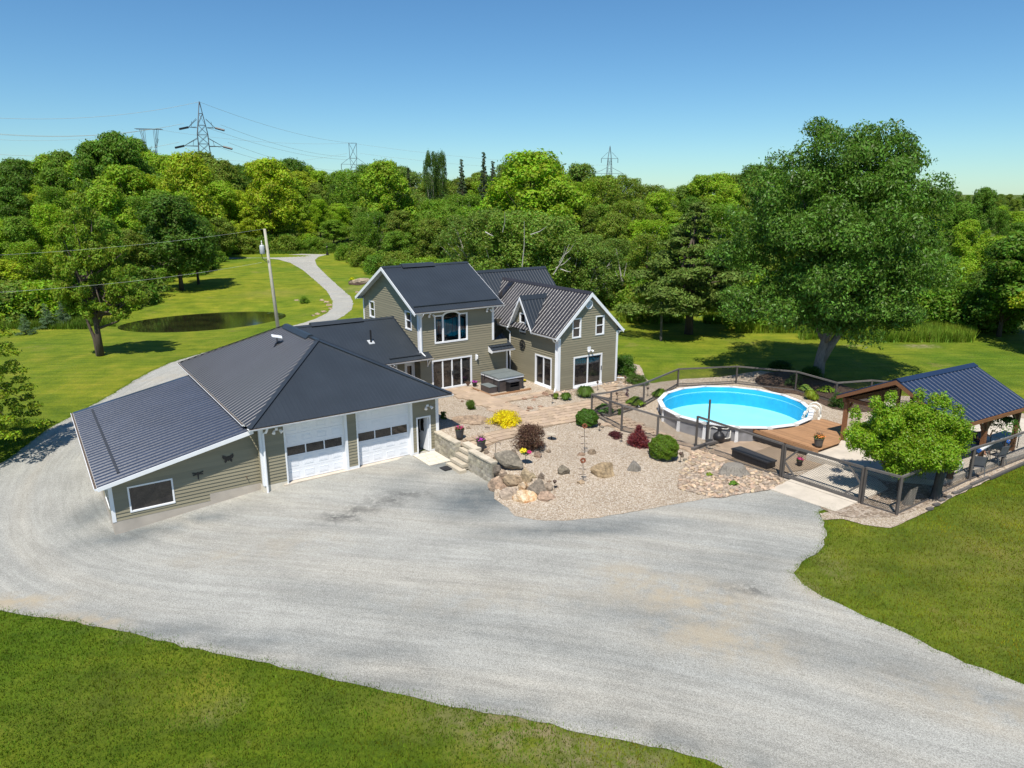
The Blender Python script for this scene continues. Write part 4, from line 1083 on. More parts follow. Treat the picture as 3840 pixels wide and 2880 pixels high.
wall(T, r2, V2, B2, 3.2, 6.6, zbase_=3.2); wall(T, Plane('v', B2, 1), U2L, U2R, .8, zt2, siding=False)
corner(T, U2L, V2, 3.55, zt2, -1, -1, .2); corner(T, U2R, V2, 3.95, zt2, 1, -1, .13); corner(T, U2L, B2, 3.9, zt2, -1, 1, .13)
gable_roof(T, 'u', 11.782, 18.86, vm2, 4.98, 9.147, 6.524, .23, .012, .05, 'roof_metal')
rake(T, 'u', 11.782, vm2, 4.98, 9.147, 6.524, -1, .47); rake(T, 'u', 18.86, vm2, 4.98, 9.147, 6.524, 1, .6)
eave(T, (11.78, vm2 - 4.98), (18.86, vm2 - 4.98), (0, -1), 6.524, .42); eave(T, (11.78, vm2 + 4.98), (18.86, vm2 + 4.98), (0, 1), 6.524, .42)
mb = MB(); mb.hexa([(13.3, vm2 - .4, 9.147 - .1), (15.9, vm2 - .4, 9.147 - .1), (15.9, vm2 + .4, 9.147 - .1), (13.3, vm2 + .4, 9.147 - .1), (13.3, vm2 - .12, 9.147 + .13), (15.9, vm2 - .12, 9.147 + .13), (15.9, vm2 + .12, 9.147 + .13), (13.3, vm2 + .12, 9.147 + .13)])
T.part('ridge_vent', mb, 'roof_metal')
def sguard(r0, r1, c, hw_, zr, ze, back=.55):
    s = (zr - ze) / hw_; v = c - hw_ + back
    T.part('snow_guard', MB().beam((r0, v, ze + back * s + .05), (r1, v, ze + back * s + .05), .12, .05), 'roof_metal')
sguard(12.0, 18.6, vm2, 4.98, 9.147, 6.524)
hung_window(T, g2, 9.46, 10.42, 5.08, 6.37); hung_window(T, g2, 15.5, 16.46, 5.1, 6.37)
# big arched window
fr_ = MB(); w = .09
f2.box(fr_, 13.40, 16.04, -.05, .062, 4.19, 4.30)
for x in (13.40, 15.94): f2.box(fr_, x, x + .10, -.05, .05, 4.30, 6.15)
for x in (14.02, 15.32): f2.box(fr_, x, x + .11, -.05, .05, 4.30, 6.15)
f2.box(fr_, 13.50, 14.02, -.05, .05, 6.05, 6.15); f2.box(fr_, 15.43, 15.94, -.05, .05, 6.05, 6.15)
arc = []
NA = 14
for i in range(NA):
    t0, t1 = PI * i / NA, PI * (i + 1) / NA
    P_ = lambda t, r, h: (14.725 - math.cos(t) * r, 6.03 + math.sin(t) * h)
    a_, b_, c_, d_ = P_(t0, .725, .345), P_(t1, .725, .345), P_(t1, .60, .23), P_(t0, .60, .23)
    q_ = [f2.pt(x, -.05, z) for x, z in (a_, b_, c_, d_)] + [f2.pt(x, .085, z) for x, z in (a_, b_, c_, d_)]
    fr_.hexa(q_)
fw = T.part('window', fr_, 'white_trim', label='three part arched picture window')
for (a, b) in ((13.50, 14.02), (15.43, 15.94)):
    mb = MB(); f2.box(mb, a, b, -.03, -.02, 4.30, 6.05); T.part('pane', mb, 'clear_glass', parent=fw)
mb = MB(); pts = [(14.13, 4.30), (15.32, 4.30)] + [(14.725 + math.cos(t) * .60, 6.03 + math.sin(t) * .23) for t in np.linspace(0, PI, 12)]
mb.add([f2.pt(x, -.025, z) for x, z in pts], [tuple(range(len(pts)))]); T.part('pane', mb, 'clear_glass', parent=fw)
# spandrels beside the arch, filled like the wall
mb = MB()
for sgn in (-1, 1):
    pts = [(14.725 + sgn * .705, 6.15), (14.725 + sgn * 1.4, 6.15), (14.725 + sgn * 1.4, 6.36), (14.725, 6.36)] + [(14.725 + sgn * math.cos(t) * .70, 6.03 + math.sin(t) * .335) for t in np.linspace(PI / 2, .36, 8)]
    n = len(pts); mb.add([f2.pt(x, .02, z) for x, z in pts], [tuple(range(n))])
T.part('arch_siding', mb, 'siding')
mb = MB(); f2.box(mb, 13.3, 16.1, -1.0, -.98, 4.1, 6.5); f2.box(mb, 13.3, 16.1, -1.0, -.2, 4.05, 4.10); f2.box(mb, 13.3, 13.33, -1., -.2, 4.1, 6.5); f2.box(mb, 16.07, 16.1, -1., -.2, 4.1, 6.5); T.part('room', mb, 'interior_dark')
mb = MB()
for k in range(22):
    a = 13.55 + k * .11; d = -.42 + .04 * math.sin(k * 1.9)
    f2.box(mb, a, a + .11, d - .01, d, 4.62 + .12 * math.sin(k * .35), 5.75 + .06 * math.sin(k * .5))
T.part('teal_strips', mb, 'teal_matte', parent=fw)  # wavy teal strips standing behind the arched panes
slider(T, f2, s4[0], s4[1], s4[2], s4[3], 4, handle=14.70)
mb = MB(); f2.box(mb, s4[0], s4[1], 0, .12, .72, .90); T.part('door_sill', mb, 'white_trim')
def wall_lamp(a, z, pl):
    mb = MB(); pl.box(mb, a - .06, a + .06, .03, .06, z - .22, z + .22)
    c = Vector(pl.pt(a + .02, .16, z - .1)); mb.tube([c, c + Vector((0, 0, .24)), c + Vector((0, 0, .3))], [.06, .07, .02], 8)
    T.part('wall_lamp', mb, 'white_trim')
wall_lamp(16.70, 2.85, f2)
floodlight(T, f2, 13.12, 0, 6.26); floodlight(T, f2, 17.72, 0, 6.22)
pipe(T, [(12.36, V2 - .48, 6.38), (12.36, V2 - .3, 6.2), (12.34, V2 - .10, 6.08), (12.34, V2 - .10, 3.75), (12.5, V2 - .5, 3.42)], .05)
# bump-out with its small roof
corner(T, 19.39, V2, .9, 3.2, 1, -1, .10)
wall(T, Plane('u', 19.39, 1), V2, 10.5, .9, 3.3, siding=False); wall(T, Plane('v', 10.5), 19.39, 20.37, .9, 5.0, siding=False)
ssl = (4.15 - 3.27) / (9.5 - 7.9)
T.part('porch_roof', ribsheet((17.75, 7.9, 3.27), (1, 0, 0), (0, 1.6, .88), [(0, 0), (1.95, 0), (1.95, 1.82), (0, .62)], .3, .035, .07), 'roof_metal')
mb = MB().beam((17.8, 8.15, 3.47), (19.6, 8.15, 3.47), .1, .05); T.part('snow_guard', mb, 'roof_metal')
mb = MB().hexa([(17.74, 7.9, 3.05), (17.78, 7.9, 3.05), (17.78, 8.40, 3.12), (17.74, 8.40, 3.12), (17.74, 7.9, 3.25), (17.78, 7.9, 3.25), (17.78, 8.40, 3.52), (17.74, 8.40, 3.52)]); T.part('bargeboard', mb, 'white_trim')
eave(T, (17.75, 7.9), (19.7, 7.9), (0, -1), 3.27, .45, .13)
# link roof between garage and house
gable_roof(T, 'u', 4.7, 12.24, 12.4, 4.62, 5.64, 3.43, .23, .012, .05, 'roof_metal')
mb = MB().hexa([(6.2, 12.1, 5.6), (9.9, 12.1, 5.6), (9.9, 12.7, 5.6), (6.2, 12.7, 5.6), (6.2, 12.3, 5.80), (9.9, 12.3, 5.80), (9.9, 12.5, 5.80), (6.2, 12.5, 5.80)]); T.part('ridge_vent', mb, 'roof_metal')
T.part('roof', ribsheet((12.24, 7.78, 3.43), (1, 0, 0), (0, 4.62, 2.21), [(0, 0), (.66, 0), (.66, .66), (0, .66)], .23, .012, .05), 'roof_metal')
eave(T, (9.2, 7.78), (12.92, 7.78), (0, -1), 3.43, .6)
mb = MB().beam((9.9, 8.15, 3.66), (12.2, 8.15, 3.66), .12, .05); T.part('snow_guard', mb, 'roof_metal')
mb = MB().beam((12.255, 8.45, 3.80), (12.255, 12.4, 5.70), .12, .06); T.part('flashing', mb, 'roof_metal')
lk = Plane('v', 9.2)
wall(T, lk, 8.95, 12.27, .9, 3.4, [(11.45, 12.2, .95, 2.98), (10.0, 10.9, 1.9, 2.9)], zbase_=.9)
wall(T, Plane('u', U2L, -1), V2, 9.2, .9, 3.35, siding=True, zbase_=.9)
dw = T.part('back_door', frame(lk, 11.45, 12.2, .95, 2.98, .12), 'white_trim'); mb = MB(); lk.box(mb, 11.57, 12.08, -.06, -.02, 1.07, 2.86); T.part('door_leaf', mb, 'white_door', parent=dw); mb = MB(); lk.box(mb, 11.66, 11.99, -.02, .0, 1.4, 2.7); T.part('pane', mb, 'glass', parent=dw)
hung_window(T, lk, 10.0, 10.9, 1.9, 2.9)
T.part('bracket', MB().beam((12.8, V2 - .02, 2.75), (12.8, V2 - .45, 3.2), .06, .06).beam((12.8, V2 - .05, 2.7), (12.8, V2 - .05, 3.2), .06, .06), 'white_trim')
pipe(T, [(10.0, 7.7, 3.3), (10.1, 8.2, 3.1), (10.15, 9.05, 3.0), (10.15, 9.1, 1.0)], .05)
# vent pipe on the link roof
q = (9.45, 10.0); zz = 5.64 - (12.4 - q[1]) * 2.21 / 4.62
T.part('vent_flashing', MB().hexa([(q[0] - .2, q[1] - .2, zz - .08), (q[0] + .2, q[1] - .2, zz - .08), (q[0] + .2, q[1] + .2, zz + .1), (q[0] - .2, q[1] + .2, zz + .1), (q[0] - .2, q[1] - .2, zz - .04), (q[0] + .2, q[1] - .2, zz - .04), (q[0] + .2, q[1] + .2, zz + .14), (q[0] - .2, q[1] + .2, zz + .14)]), 'grey_can')
T.part('vent_pipe', MB().lathe((q[0], q[1], zz), [(.10, 0), (.06, .12), (.06, .85)], 10), 'black_metal')

# front wing
U3, U4, V3 = 20.372, 25.82, 3.614; um3 = (U3 + U4) / 2; hw3 = um3 - U3 + .37; zr3, ze3 = 7.55, 4.694; s3 = (zr3 - ze3) / hw3
f3 = Plane('v', V3); g3 = Plane('u', U3, -1); r3 = Plane('u', U4, 1)
sd = (21.74, 24.40, .9, 3.09); wa = (21.56, 22.36, 4.43, 5.82); wb2 = (23.68, 24.50, 4.43, 5.82)
zg3 = zr3 - .17
wall(T, f3, U3, U4, .80, zg3, [sd, wa, wb2], lim=lambda z: (max(U3, um3 - (zg3 - z) / s3), min(U4, um3 + (zg3 - z) / s3)), zbase_=.86)
sd2 = (4.27, 6.22, .9, 3.07); dwn = (7.38, 8.17, 4.38, 5.78)
wall(T, g3, V3, 11.4, .80, 4.62, [sd2, (dwn[0], dwn[1], 4.38, 4.62)], zbase_=.86)
dv, dzr, dhw, dze = 7.69, 7.014, 1.46, 4.72; dsl = (dzr - dze) / dhw
wall(T, g3, dv - dhw, dv + dhw, 4.62, dzr - .2, [(dwn[0], dwn[1], 4.62, dwn[3])], lim=lambda z: (dv - (dzr - .2 - z) / dsl, dv + (dzr - .2 - z) / dsl), zbase_=4.724 - .168 * .62)
wall(T, r3, V3, 18.7, .6, 4.62, siding=False)
mb = MB(); f3.box(mb, U3, U4, -.1, .015, .3, .82); g3.box(mb, V3, 11.4, -.1, .015, .3, .82); T.part('foundation', mb, 'foundation')
corner(T, U3, V3, .84, ze3 - .14, -1, -1, .19); corner(T, U4, V3, .80, ze3 - .14, 1, -1, .13)
gable_roof(T, 'v', V3 - .25, 15.2, um3, hw3, zr3, ze3, .34, .026, .10, 'roof_wing', 'roof_metal')
rake(T, 'v', V3 - .25, um3, hw3, zr3, ze3, -1, .24, .24)
gable_roof(T, 'u', U3 - .37, 22.75, dv, dhw, dzr, dze, .28, .035, .08, 'roof_metal')
rake(T, 'u', U3 - .37, dv, dhw, dzr, dze, -1, .36, .2)
eave(T, (um3 - hw3, V3 - .25), (um3 - hw3, dv - dhw), (-1, 0), ze3, .36, .13); eave(T, (um3 - hw3, dv + dhw), (um3 - hw3, 11.8), (-1, 0), ze3, .36, .13); eave(T, (um3 + hw3, V3 - .25), (um3 + hw3, 15), (1, 0), ze3, .36, .13)
slider(T, f3, *sd, 2, handle=24.30); slider(T, g3, *sd2, 2)
mb = MB(); f3.box(mb, sd[0], sd[1], 0, .12, .72, .90); g3.box(mb, sd2[0], sd2[1], 0, .12, .72, .90); T.part('door_sill', mb, 'white_trim')
hung_window(T, f3, *wa); hung_window(T, f3, *wb2); hung_window(T, g3, *dwn, label='window in the small gable of the left wall')
T.part('step_slab', MB().box(19.85, 20.35, 3.7, 6.7, .55, .74), 'concrete')
# octagonal vent
mb = MB(); c_ = (23.02, 6.69)
o8 = [(c_[0] + .34 * math.cos(PI / 8 + k * PI / 4), c_[1] + .34 * math.sin(PI / 8 + k * PI / 4)) for k in range(8)]
i8 = [(c_[0] + .27 * math.cos(PI / 8 + k * PI / 4), c_[1] + .27 * math.sin(PI / 8 + k * PI / 4)) for k in range(8)]
for k in range(8):
    a_, b_, c2_, d_ = o8[k], o8[(k + 1) % 8], i8[(k + 1) % 8], i8[k]
    mb.hexa([f3.pt(x, .0, z) for x, z in (a_, b_, c2_, d_)] + [f3.pt(x, .07, z) for x, z in (a_, b_, c2_, d_)])
for k in range(7):
    z = c_[1] - .24 + k * .08; hwv = .27 if abs(z - c_[1]) < .13 else .27 - (abs(z - c_[1]) - .11) * .9
    p = f3.pt; mb.hexa([p(c_[0] - hwv, .02, z), p(c_[0] + hwv, .02, z), p(c_[0] + hwv, .06, z - .03), p(c_[0] - hwv, .06, z - .03), p(c_[0] - hwv, .02, z + .02), p(c_[0] + hwv, .02, z + .02), p(c_[0] + hwv, .06, z - .01), p(c_[0] - hwv, .06, z - .01)])
T.part('gable_vent', mb, 'white_trim')
mb = MB(); f3.box(mb, 22.98, 23.26, .03, .08, 3.36, 3.68); T.part('lamp_plate', mb, 'white_trim'); floodlight(T, f3, 23.16, 0, 3.46)
# skylight
def wr(v, fr): u = U3 - .37 + hw3 * fr; return (u, v, ze3 + (zr3 - ze3) * fr)
n3 = Vector((-(zr3 - ze3), 0, hw3)).normalized()
mb = MB(); q4 = [Vector(wr(12.35, .52)), Vector(wr(12.95, .52)), Vector(wr(12.95, .92)), Vector(wr(12.35, .92))]
mb.hexa([p_ + n3 * .02 for p_ in q4] + [p_ + n3 * .12 for p_ in q4]); sk = T.part('skylight', mb, 'black_metal')
cq = sum(q4, Vector()) / 4; mb = MB().add([cq + (p_ - cq) * .85 + n3 * .125 for p_ in q4], [(0, 1, 2, 3)]); T.part('pane', mb, 'glass', parent=sk)
# downpipes of the wing
pipe(T, [(U3 - .42, 9.3, 4.55), (U3 - .35, 9.3, 4.38), (U3 - .1, 9.3, 4.2), (U3 - .09, 9.3, .95)], .05)
pipe(T, [(U3 - .40, V3 + .1, 4.55), (U3 - .3, V3 + .12, 4.38), (U3 - .10, V3 + .12, 4.25), (U3 - .10, V3 + .12, 1.05), (U3 - .3, V3 - .1, .95), (U3 - .45, V3 - .2, .85)], .055)
pipe(T, [(U4 + .4, V3 + .1, 4.5), (U4 + .1, V3 + .15, 4.2), (U4 + .1, V3 + .15, 1.0), (U4 + .9, V3 + .1, .85)], .05)
# back block
gable_roof(T, 'u', 18.6, 27.9, 15.05, 3.66, 8.13, 4.69, .28, .035, .08, 'roof_metal')
wall(T, Plane('u', 27.6, 1), 11.5, 18.6, .6, 4.6, siding=False); wall(T, Plane('v', 18.5, 1), 18, 27.6, .6, 4.6, siding=False)
T.part('gable_wall', MB().add([(27.6, 11.5, 4.5), (27.6, 18.6, 4.5), (27.6, 15.05, 7.9), (27.4, 11.5, 4.5), (27.4, 18.6, 4.5), (27.4, 15.05, 7.9)], [(0, 1, 2), (3, 5, 4), (0, 3, 4, 1), (1, 4, 5, 2), (2, 5, 3, 0)]), 'siding')
# wall clock-like iron ornament on the wing
q = (U3 - .05, 7.74, 3.45); T = Thing('round_wall_ornament', 'round black openwork iron ornament on the side wall under the small gable', 'wall ornament', q, 'H')
mb = MB(); ring = [(q[0] - .03, q[1] + .33 * math.cos(t), q[2] + .35 * math.sin(t)) for t in np.linspace(0, 2 * PI, 21)]
mb.tube(ring, .03, 5, False); T.part('ring', mb, 'black_metal')
mb = MB()
for k in range(8): t = k * PI / 4; mb.tube([(q[0] - .03, q[1] + .08 * math.cos(t), q[2] + .08 * math.sin(t)), (q[0] - .03, q[1] + .33 * math.cos(t + .3), q[2] + .33 * math.sin(t + .3))], .022, 5)
mb.tube([(q[0] - .0, q[1], q[2]), (q[0] - .07, q[1], q[2])], .1, 10); T.part('scrollwork', mb, 'black_metal')
# ------------------------------------------------------------------ retaining wall, steps, slabs
rq = random.Random(5)
def blockwall(T, u0, u1, v0, v1, z0, z1, ch=.2, bl=.42):
    z = z0; k = 0
    while z < z1 - .05:
        v = v0 - (bl / 2 if k % 2 else 0)
        while v < v1:
            a, b = max(v, v0), min(v + bl, v1)
            if b - a > .04:
                e = rq.uniform(-.012, .012); mb = MB()
                mb.hexa([(u0 + e + .01, a + .006, z + .006), (u1, a + .006, z + .006), (u1, b - .006, z + .006), (u0 + e - .004, b - .006, z + .006),
                         (u0 + e - .006, a + .006, z + ch - .006), (u1, a + .006, z + ch - .006), (u1, b - .006, z + ch - .006), (u0 + e + .012, b - .006, z + ch - .006)])
                o = T.part('block', mb, 'wall_block'); g = rq.uniform(.8, 1.15); o.color = (g, g, g * rq.uniform(.92, 1.04), 1)
            v += bl
        z += ch; k += 1
    mb = MB().box(u0 + .04, u1 - .02, v0 + .02, v1 - .02, z0, z1 - .01); T.part('core', mb, 'edging')
    n = max(1, round((v1 - v0) / .6)); s = (v1 - v0) / n
    for i in range(n):
        mb = MB().box(u0 - .04, u1 + .03, v0 + i * s + .004, v0 + (i + 1) * s - .004, z1, z1 + .08); T.part('cap_stone', mb, 'wall_cap')
T = Thing('retaining_wall', 'cut stone retaining wall running from the garage corner to the stone steps', 'wall', (8.7, -1, 0), 'H')
blockwall(T, 8.66, 8.98, -2.42, -.06, -.12, 1.08)
T = Thing('retaining_wall', 'cut stone retaining wall between the stone steps and the boulder pile', 'wall', (8.7, -5, 0), 'H')
blockwall(T, 8.66, 8.98, -6.0, -3.72, -.32, 1.08)
T = Thing('stone_steps', 'short flight of flat stone steps climbing between the two retaining walls', 'steps', (8.1, -3.1, 0), 'H')
for k, (u0, z) in enumerate(((8.02, .16), (8.30, .38), (8.58, .62), (8.86, .86), (9.06, 1.10))):
    T.part('step', MB().box(u0, u0 + (.40 if k < 4 else .42), -3.72 if k else -3.92, -2.44, z - .16, z), 'wall_cap')
    T.part('riser', MB().box(u0 + .05, 9.4, -3.70, -2.46, z - .30 if k else -.1, z - .16), 'wall_block')
pad = link('entry_slab', tomesh('entry_slab', MB().box(7.26, 8.62, -2.0, -.1, -.06, .012), 'paver_sand', (7.26, -2, 0)), kind='structure'); pad.location = UV(7.26, -2.0, 0); pad.rotation_euler = (0, 0, HD)
vv = -2.0
for r_, (h, ws) in enumerate(((.48, (.6, .4, .36)), (.48, (.3, .6, .46)), (.47, (.5, .5, .36)), (.47, (.36, .36, .64)))):
    uu = 7.26
    for w in ws:
        o = link('slab', tomesh('slab', MB().box(0, w - .02, 0, h - .02, 0, .03), 'slab_stone'), pad); o.location = (uu - 7.26, vv + 2.0, .008); uu += w
    vv += h
q = PZ(1685, 1754, .02); single('door_mat', MB().box(-.45, .45, -.28, .28, 0, .03), 'dark_rubber', 'black rubber mat lying on the gravel at the foot of the stone steps', 'mat', (q.x, q.y, .03)).rotation_euler = (0, 0, HD + .05)
# mesh was built around the origin
bpy.data.objects['door_mat'].data.transform(Matrix.Translation((q.x, q.y, .03)))

# concrete apron, slab, edging
def slab(name, px, z, th, mat='concrete'):
    P = [PZ(a, b, z) for a, b in px]
    return link(name, tomesh(name, MB().prism([(p.x, p.y) for p in P][::1], z - th, z), mat), kind='structure')
ZS = .72
def quadslab(name, pts, mat='concrete', th=.18):
    P = [PZ(*p) for p in pts]; n = len(P)
    mb = MB().add([(p.x, p.y, p.z - th) for p in P] + [tuple(p) for p in P], [tuple(range(n))[::-1], tuple(range(n, 2 * n))] + [(i, (i + 1) % n, (i + 1) % n + n, i + n) for i in range(n)])
    return link(name, tomesh(name, mb, mat), kind='structure')
quadslab('gate_apron', [(2889, 1834, .30), (3133, 1917, .37), (3205, 1886, .42), (2952, 1803, .38)])
quadslab('inner_apron', [(2954, 1802, .385), (3207, 1885, .425), (3330, 1830, .52), (3290, 1795, .56), (3155, 1745, .56), (3098, 1738, .50)])
far = [PZ(3840, 1701, ZS), Vector((33, 41, ZS)), Vector((25, 45.5, ZS))]
P = [PZ(a, b, ZS) for a, b in [(3067, 1687), (3025, 1702), (3155, 1743), (3330, 1785), (3530, 1803)]] + far + [PZ(3144, 1661, ZS)]
link('patio_slab', tomesh('patio_slab', MB().prism([(p.x, p.y) for p in P], ZS - .35, ZS), 'concrete'), kind='structure')
eb = [G(*p) for p in [(3475, 1913), (3500, 1897), (3520, 1880), (3545, 1868), (3572, 1853), (3605, 1835)]]
T = Thing('lawn_edging', 'row of old timber edging sleepers between gravel strip and right hand lawn', 'edging', tuple(eb[0]))
for a in eb[:5]: T.part('timber', MB().beam(a + Vector((0, 0, .04)), a + Vector((.32, .12, .05)), .14, .1), 'weathered_rail')
for a, b in (((3640, 1822), (3705, 1793)), ((3712, 1797), (3850, 1735)), ((3850, 1733), (4000, 1665)), ((3590, 1850), (3640, 1826))):
    T.part('timber', MB().beam(G(*a) + Vector((0, 0, .05)), G(*b) + Vector((0, 0, .05)), .13, .12), 'weathered_rail')

# ------------------------------------------------------------------ pool
PC = Vector((14.30, 43.95)); PR = 4.80; ZW = .98; NP = 16; A0 = R(8)
T = Thing('swimming_pool', 'round above-ground pool with white rim and bright blue water inside the wooden fence', 'swimming pool', (PC.x, PC.y, 0))
def cir(r, a): return (PC.x + r * math.cos(a), PC.y + r * math.sin(a))
for k in range(NP):
    a, b = A0 + 2 * PI * k / NP, A0 + 2 * PI * (k + 1) / NP; mb = MB()
    lo, hi, ro = -.35, .94, PR - .12
    mb.hexa([(*cir(ro - .05, a), lo), (*cir(ro, a), lo), (*cir(ro, b), lo), (*cir(ro - .05, b), lo), (*cir(ro - .05, a), hi), (*cir(ro, a), hi), (*cir(ro, b), hi), (*cir(ro - .05, b), hi)])
    T.part('wall_panel', mb, 'pool_panel')
    d = .05 / PR; mb = MB(); mb.hexa([(*cir(PR - .26, a + d), .945), (*cir(PR + .05, a + d), .93), (*cir(PR + .05, b - d), .93), (*cir(PR - .26, b - d), .945), (*cir(PR - .26, a + d), .985), (*cir(PR + .05, a + d), .975), (*cir(PR + .05, b - d), .975), (*cir(PR - .26, b - d), .985)])
    T.part('rim_ledge', mb, 'pool_rim')
    mb = MB(); w = .15 / PR; mb.hexa([(*cir(PR - .24, a - w), .93), (*cir(PR + .08, a - w), .90), (*cir(PR + .08, a + w), .90), (*cir(PR - .24, a + w), .93), (*cir(PR - .22, a - w * .7), 1.0), (*cir(PR + .05, a - w), .995), (*cir(PR + .05, a + w), .995), (*cir(PR - .22, a + w * .7), 1.0)])
    T.part('rim_cap', mb, 'rim_cap')
    mb = MB(); w = .085 / PR; mb.hexa([(*cir(ro, a - w), -.3), (*cir(ro + .14, a - w * 1.3), -.3), (*cir(ro + .14, a + w * 1.3), -.3), (*cir(ro, a + w), -.3), (*cir(ro, a - w), .92), (*cir(ro + .07, a - w), .92), (*cir(ro + .07, a + w), .92), (*cir(ro, a + w), .92)])
    T.part('upright', mb, 'pool_rim')
mb = MB(); n = 64; ri = PR - .33
for k in range(n):
    a, b = 2 * PI * k / n, 2 * PI * (k + 1) / n
    mb.add([(*cir(ri, a), -.28), (*cir(ri, b), -.28), (*cir(ri, b), .95), (*cir(ri, a), .95)], [(0, 1, 2, 3)])
T.part('liner_wall', mb, 'liner_wall')
mb = MB()
for k in range(n):
    a, b = 2 * PI * k / n, 2 * PI * (k + 1) / n
    mb.add([(*cir(ri - .005, a), .60), (*cir(ri - .005, b), .60), (*cir(ri - .005, b), .64), (*cir(ri - .005, a), .64)], [(0, 1, 2, 3)])
T.part('liner_band', mb, 'liner_light')
mb = MB(); mb.add([(*cir(ri, 2 * PI * k / n), -.27) for k in range(n)], [tuple(range(n))]); T.part('liner_floor', mb, 'liner_floor')
mb = MB(); mb.add([(*cir(ri - .01, 2 * PI * k / n), .76) for k in range(n)], [tuple(range(n))]); T.part('water', mb, 'pool_water')
# ladder
lc = PZ(3052, 1560, ZW); la = math.atan2(lc.y - PC.y, lc.x - PC.x); er = Vector((math.cos(la), math.sin(la), 0)); et_ = Vector((-er.y, er.x, 0)); base = Vector((PC.x, PC.y, 0)) + er * (PR - .1)
T = Thing('pool_ladder', 'ivory plastic pool ladder with looped handrails at the deck side of the pool', 'ladder', (base.x, base.y, ZW))
for s in (-.33, .33):
    pts = [base + er * .45 + et_ * s + Vector((0, 0, .88)), base + er * .45 + et_ * s + Vector((0, 0, 1.35))]
    for t in np.linspace(0, PI, 9): pts.append(base + et_ * s + er * (.10 + .35 * math.cos(t)) + Vector((0, 0, 1.42 + .32 * math.sin(t))))
    pts += [base - er * .40 + et_ * s + Vector((0, 0, .9)), base - er * .62 + et_ * s + Vector((0, 0, .2))]
    T.part('handrail', MB().tube(pts, .038, 7), 'ivory_plastic', smooth=True)
    pts = [base + er * (.02 + .22 * math.cos(t)) + et_ * s + Vector((0, 0, 1.30 + .2 * math.sin(t))) for t in np.linspace(0, PI, 8)]; T.part('inner_rail', MB().tube(pts, .028, 6), 'ivory_plastic', smooth=True)
    T.part('foot', MB().lathe(base + er * .45 + et_ * s + Vector((0, 0, .87)), [(.09, 0), (.07, .14), (.05, .16)], 10), 'ivory_plastic')
for k in range(4):
    c = base - er * (.36 + .07 * k) + Vector((0, 0, 1.12 - k * .26)); T.part('tread', MB().beam(c - et_ * .32, c + et_ * .32, .20, .04), 'ivory_plastic')
# deck with a board each
T = Thing('pool_deck', 'oiled brown timber deck filling the corner between the pool rim and the gazebo', 'deck', (17, 38, .9))
ZD = .90
dk = [PZ(2822, 1604, ZD), PZ(3070, 1687, ZD), PZ(3148, 1660, ZD), PZ(3156, 1590, ZD), PZ(3083, 1570, ZD)]
dpoly = [(p.x, p.y) for p in dk]
d0 = (dk[1] - dk[0]).normalized(); dn = Vector((-d0.y, d0.x, 0))
def clipline(off):
    """intersections of the board's centre line with the deck outline, cut by the pool"""
    o = dk[0] + dn * off; xs = []
    for i in range(len(dpoly)):
        a = Vector((*dpoly[i], 0)) - o; b = Vector((*dpoly[(i + 1) % len(dpoly)], 0)) - o
        ya, yb = a.dot(dn), b.dot(dn)
        if (ya > 0) != (yb > 0): t = ya / (ya - yb); xs.append((a + (b - a) * t).dot(d0))
    if len(xs) < 2: return None
    x0, x1 = min(xs), max(xs)
    c = Vector((PC.x, PC.y, 0)) - o; h = abs(c.dot(dn)); rr_ = PR + .09
    if h < rr_:
        s_ = math.sqrt(rr_ * rr_ - h * h); m_ = c.dot(d0)
        if m_ + s_ > x0: x0 = max(x0, m_ + s_)
    return (o, x0, x1) if x1 - x0 > .1 else None
off = .07
while off < 7:
    r_ = clipline(off)
    if r_:
        o, x0, x1 = r_; w = .066
        T.part('deck_board', MB().beam(Vector((o.x, o.y, ZD - .02)) + d0 * x0, Vector((o.x, o.y, ZD - .02)) + d0 * x1, .132, .04), 'deck_wood')
    off += .14
a_, b_ = dk[0] + Vector((0, 0, -.14)), dk[1] + Vector((0, 0, -.14))
T.part('fascia_board', MB().beam(a_ - dn * .02, b_ - dn * .02, .03, .2), 'deck_wood')
T.part('skirt', MB().beam(a_ - dn * .005 + Vector((0, 0, -.30)) + d0 * .02, b_ - dn * .005 + Vector((0, 0, -.30)) - d0 * .02, .03, .4), 'black_plastic')

# ------------------------------------------------------------------ fence
def postpos(px, py): return G(px, py)
def bytop(px, py, h):
    z = h
    for i in range(14):
        p = PZ(px, py, z); z = .4 * z + .6 * (zg(p.x, p.y) + h)
    p = PZ(px, py, z); return Vector((p.x, p.y, z - h)), h
def bybase(px, py, tx, ty):
    p = G(px, py); return p, PD(tx, ty, p.y).z - p.z
C0 = bybase(2218, 1551, 2218, 1480)
P1 = bybase(2289, 1563, 2289, 1470)
F1 = bybase(2330, 1616, 2333, 1520); F2 = bybase(2464, 1653, 2468, 1560); F3 = bybase(2608, 1685, 2609, 1562)
GL = bybase(2925, 1788, 2937, 1666); GR = bybase(3231, 1890, 3258, 1755); CR = bybase(3361, 1931, 3376, 1790)
R1_ = bybase(3634, 1801, 3655, 1680); R2_ = bybase(3755, 1752, 3774, 1645)
Q1 = bybase(2412, 1525, 2416, 1437)
Q2 = bytop(2545, 1384, 1.35); Q3 = bytop(2765, 1374, 1.35); Q4 = bytop(2989, 1394, 1.4); Q5 = bytop(3139, 1436, 1.4)
Q6 = (Vector((24.5, 46.8, .45)), 1.4); Q7 = (Vector((29.5, 44.5, .5)), 1.4)
d_ = (R2_[0] - R1_[0]); R3_ = (R2_[0] + d_, R2_[1]); R4_ = (R2_[0] + d_ * 2, R2_[1])
d_ = (R1_[0] - CR[0]); R0_ = (CR[0] + d_ * .52, (CR[1] + R1_[1]) / 2)
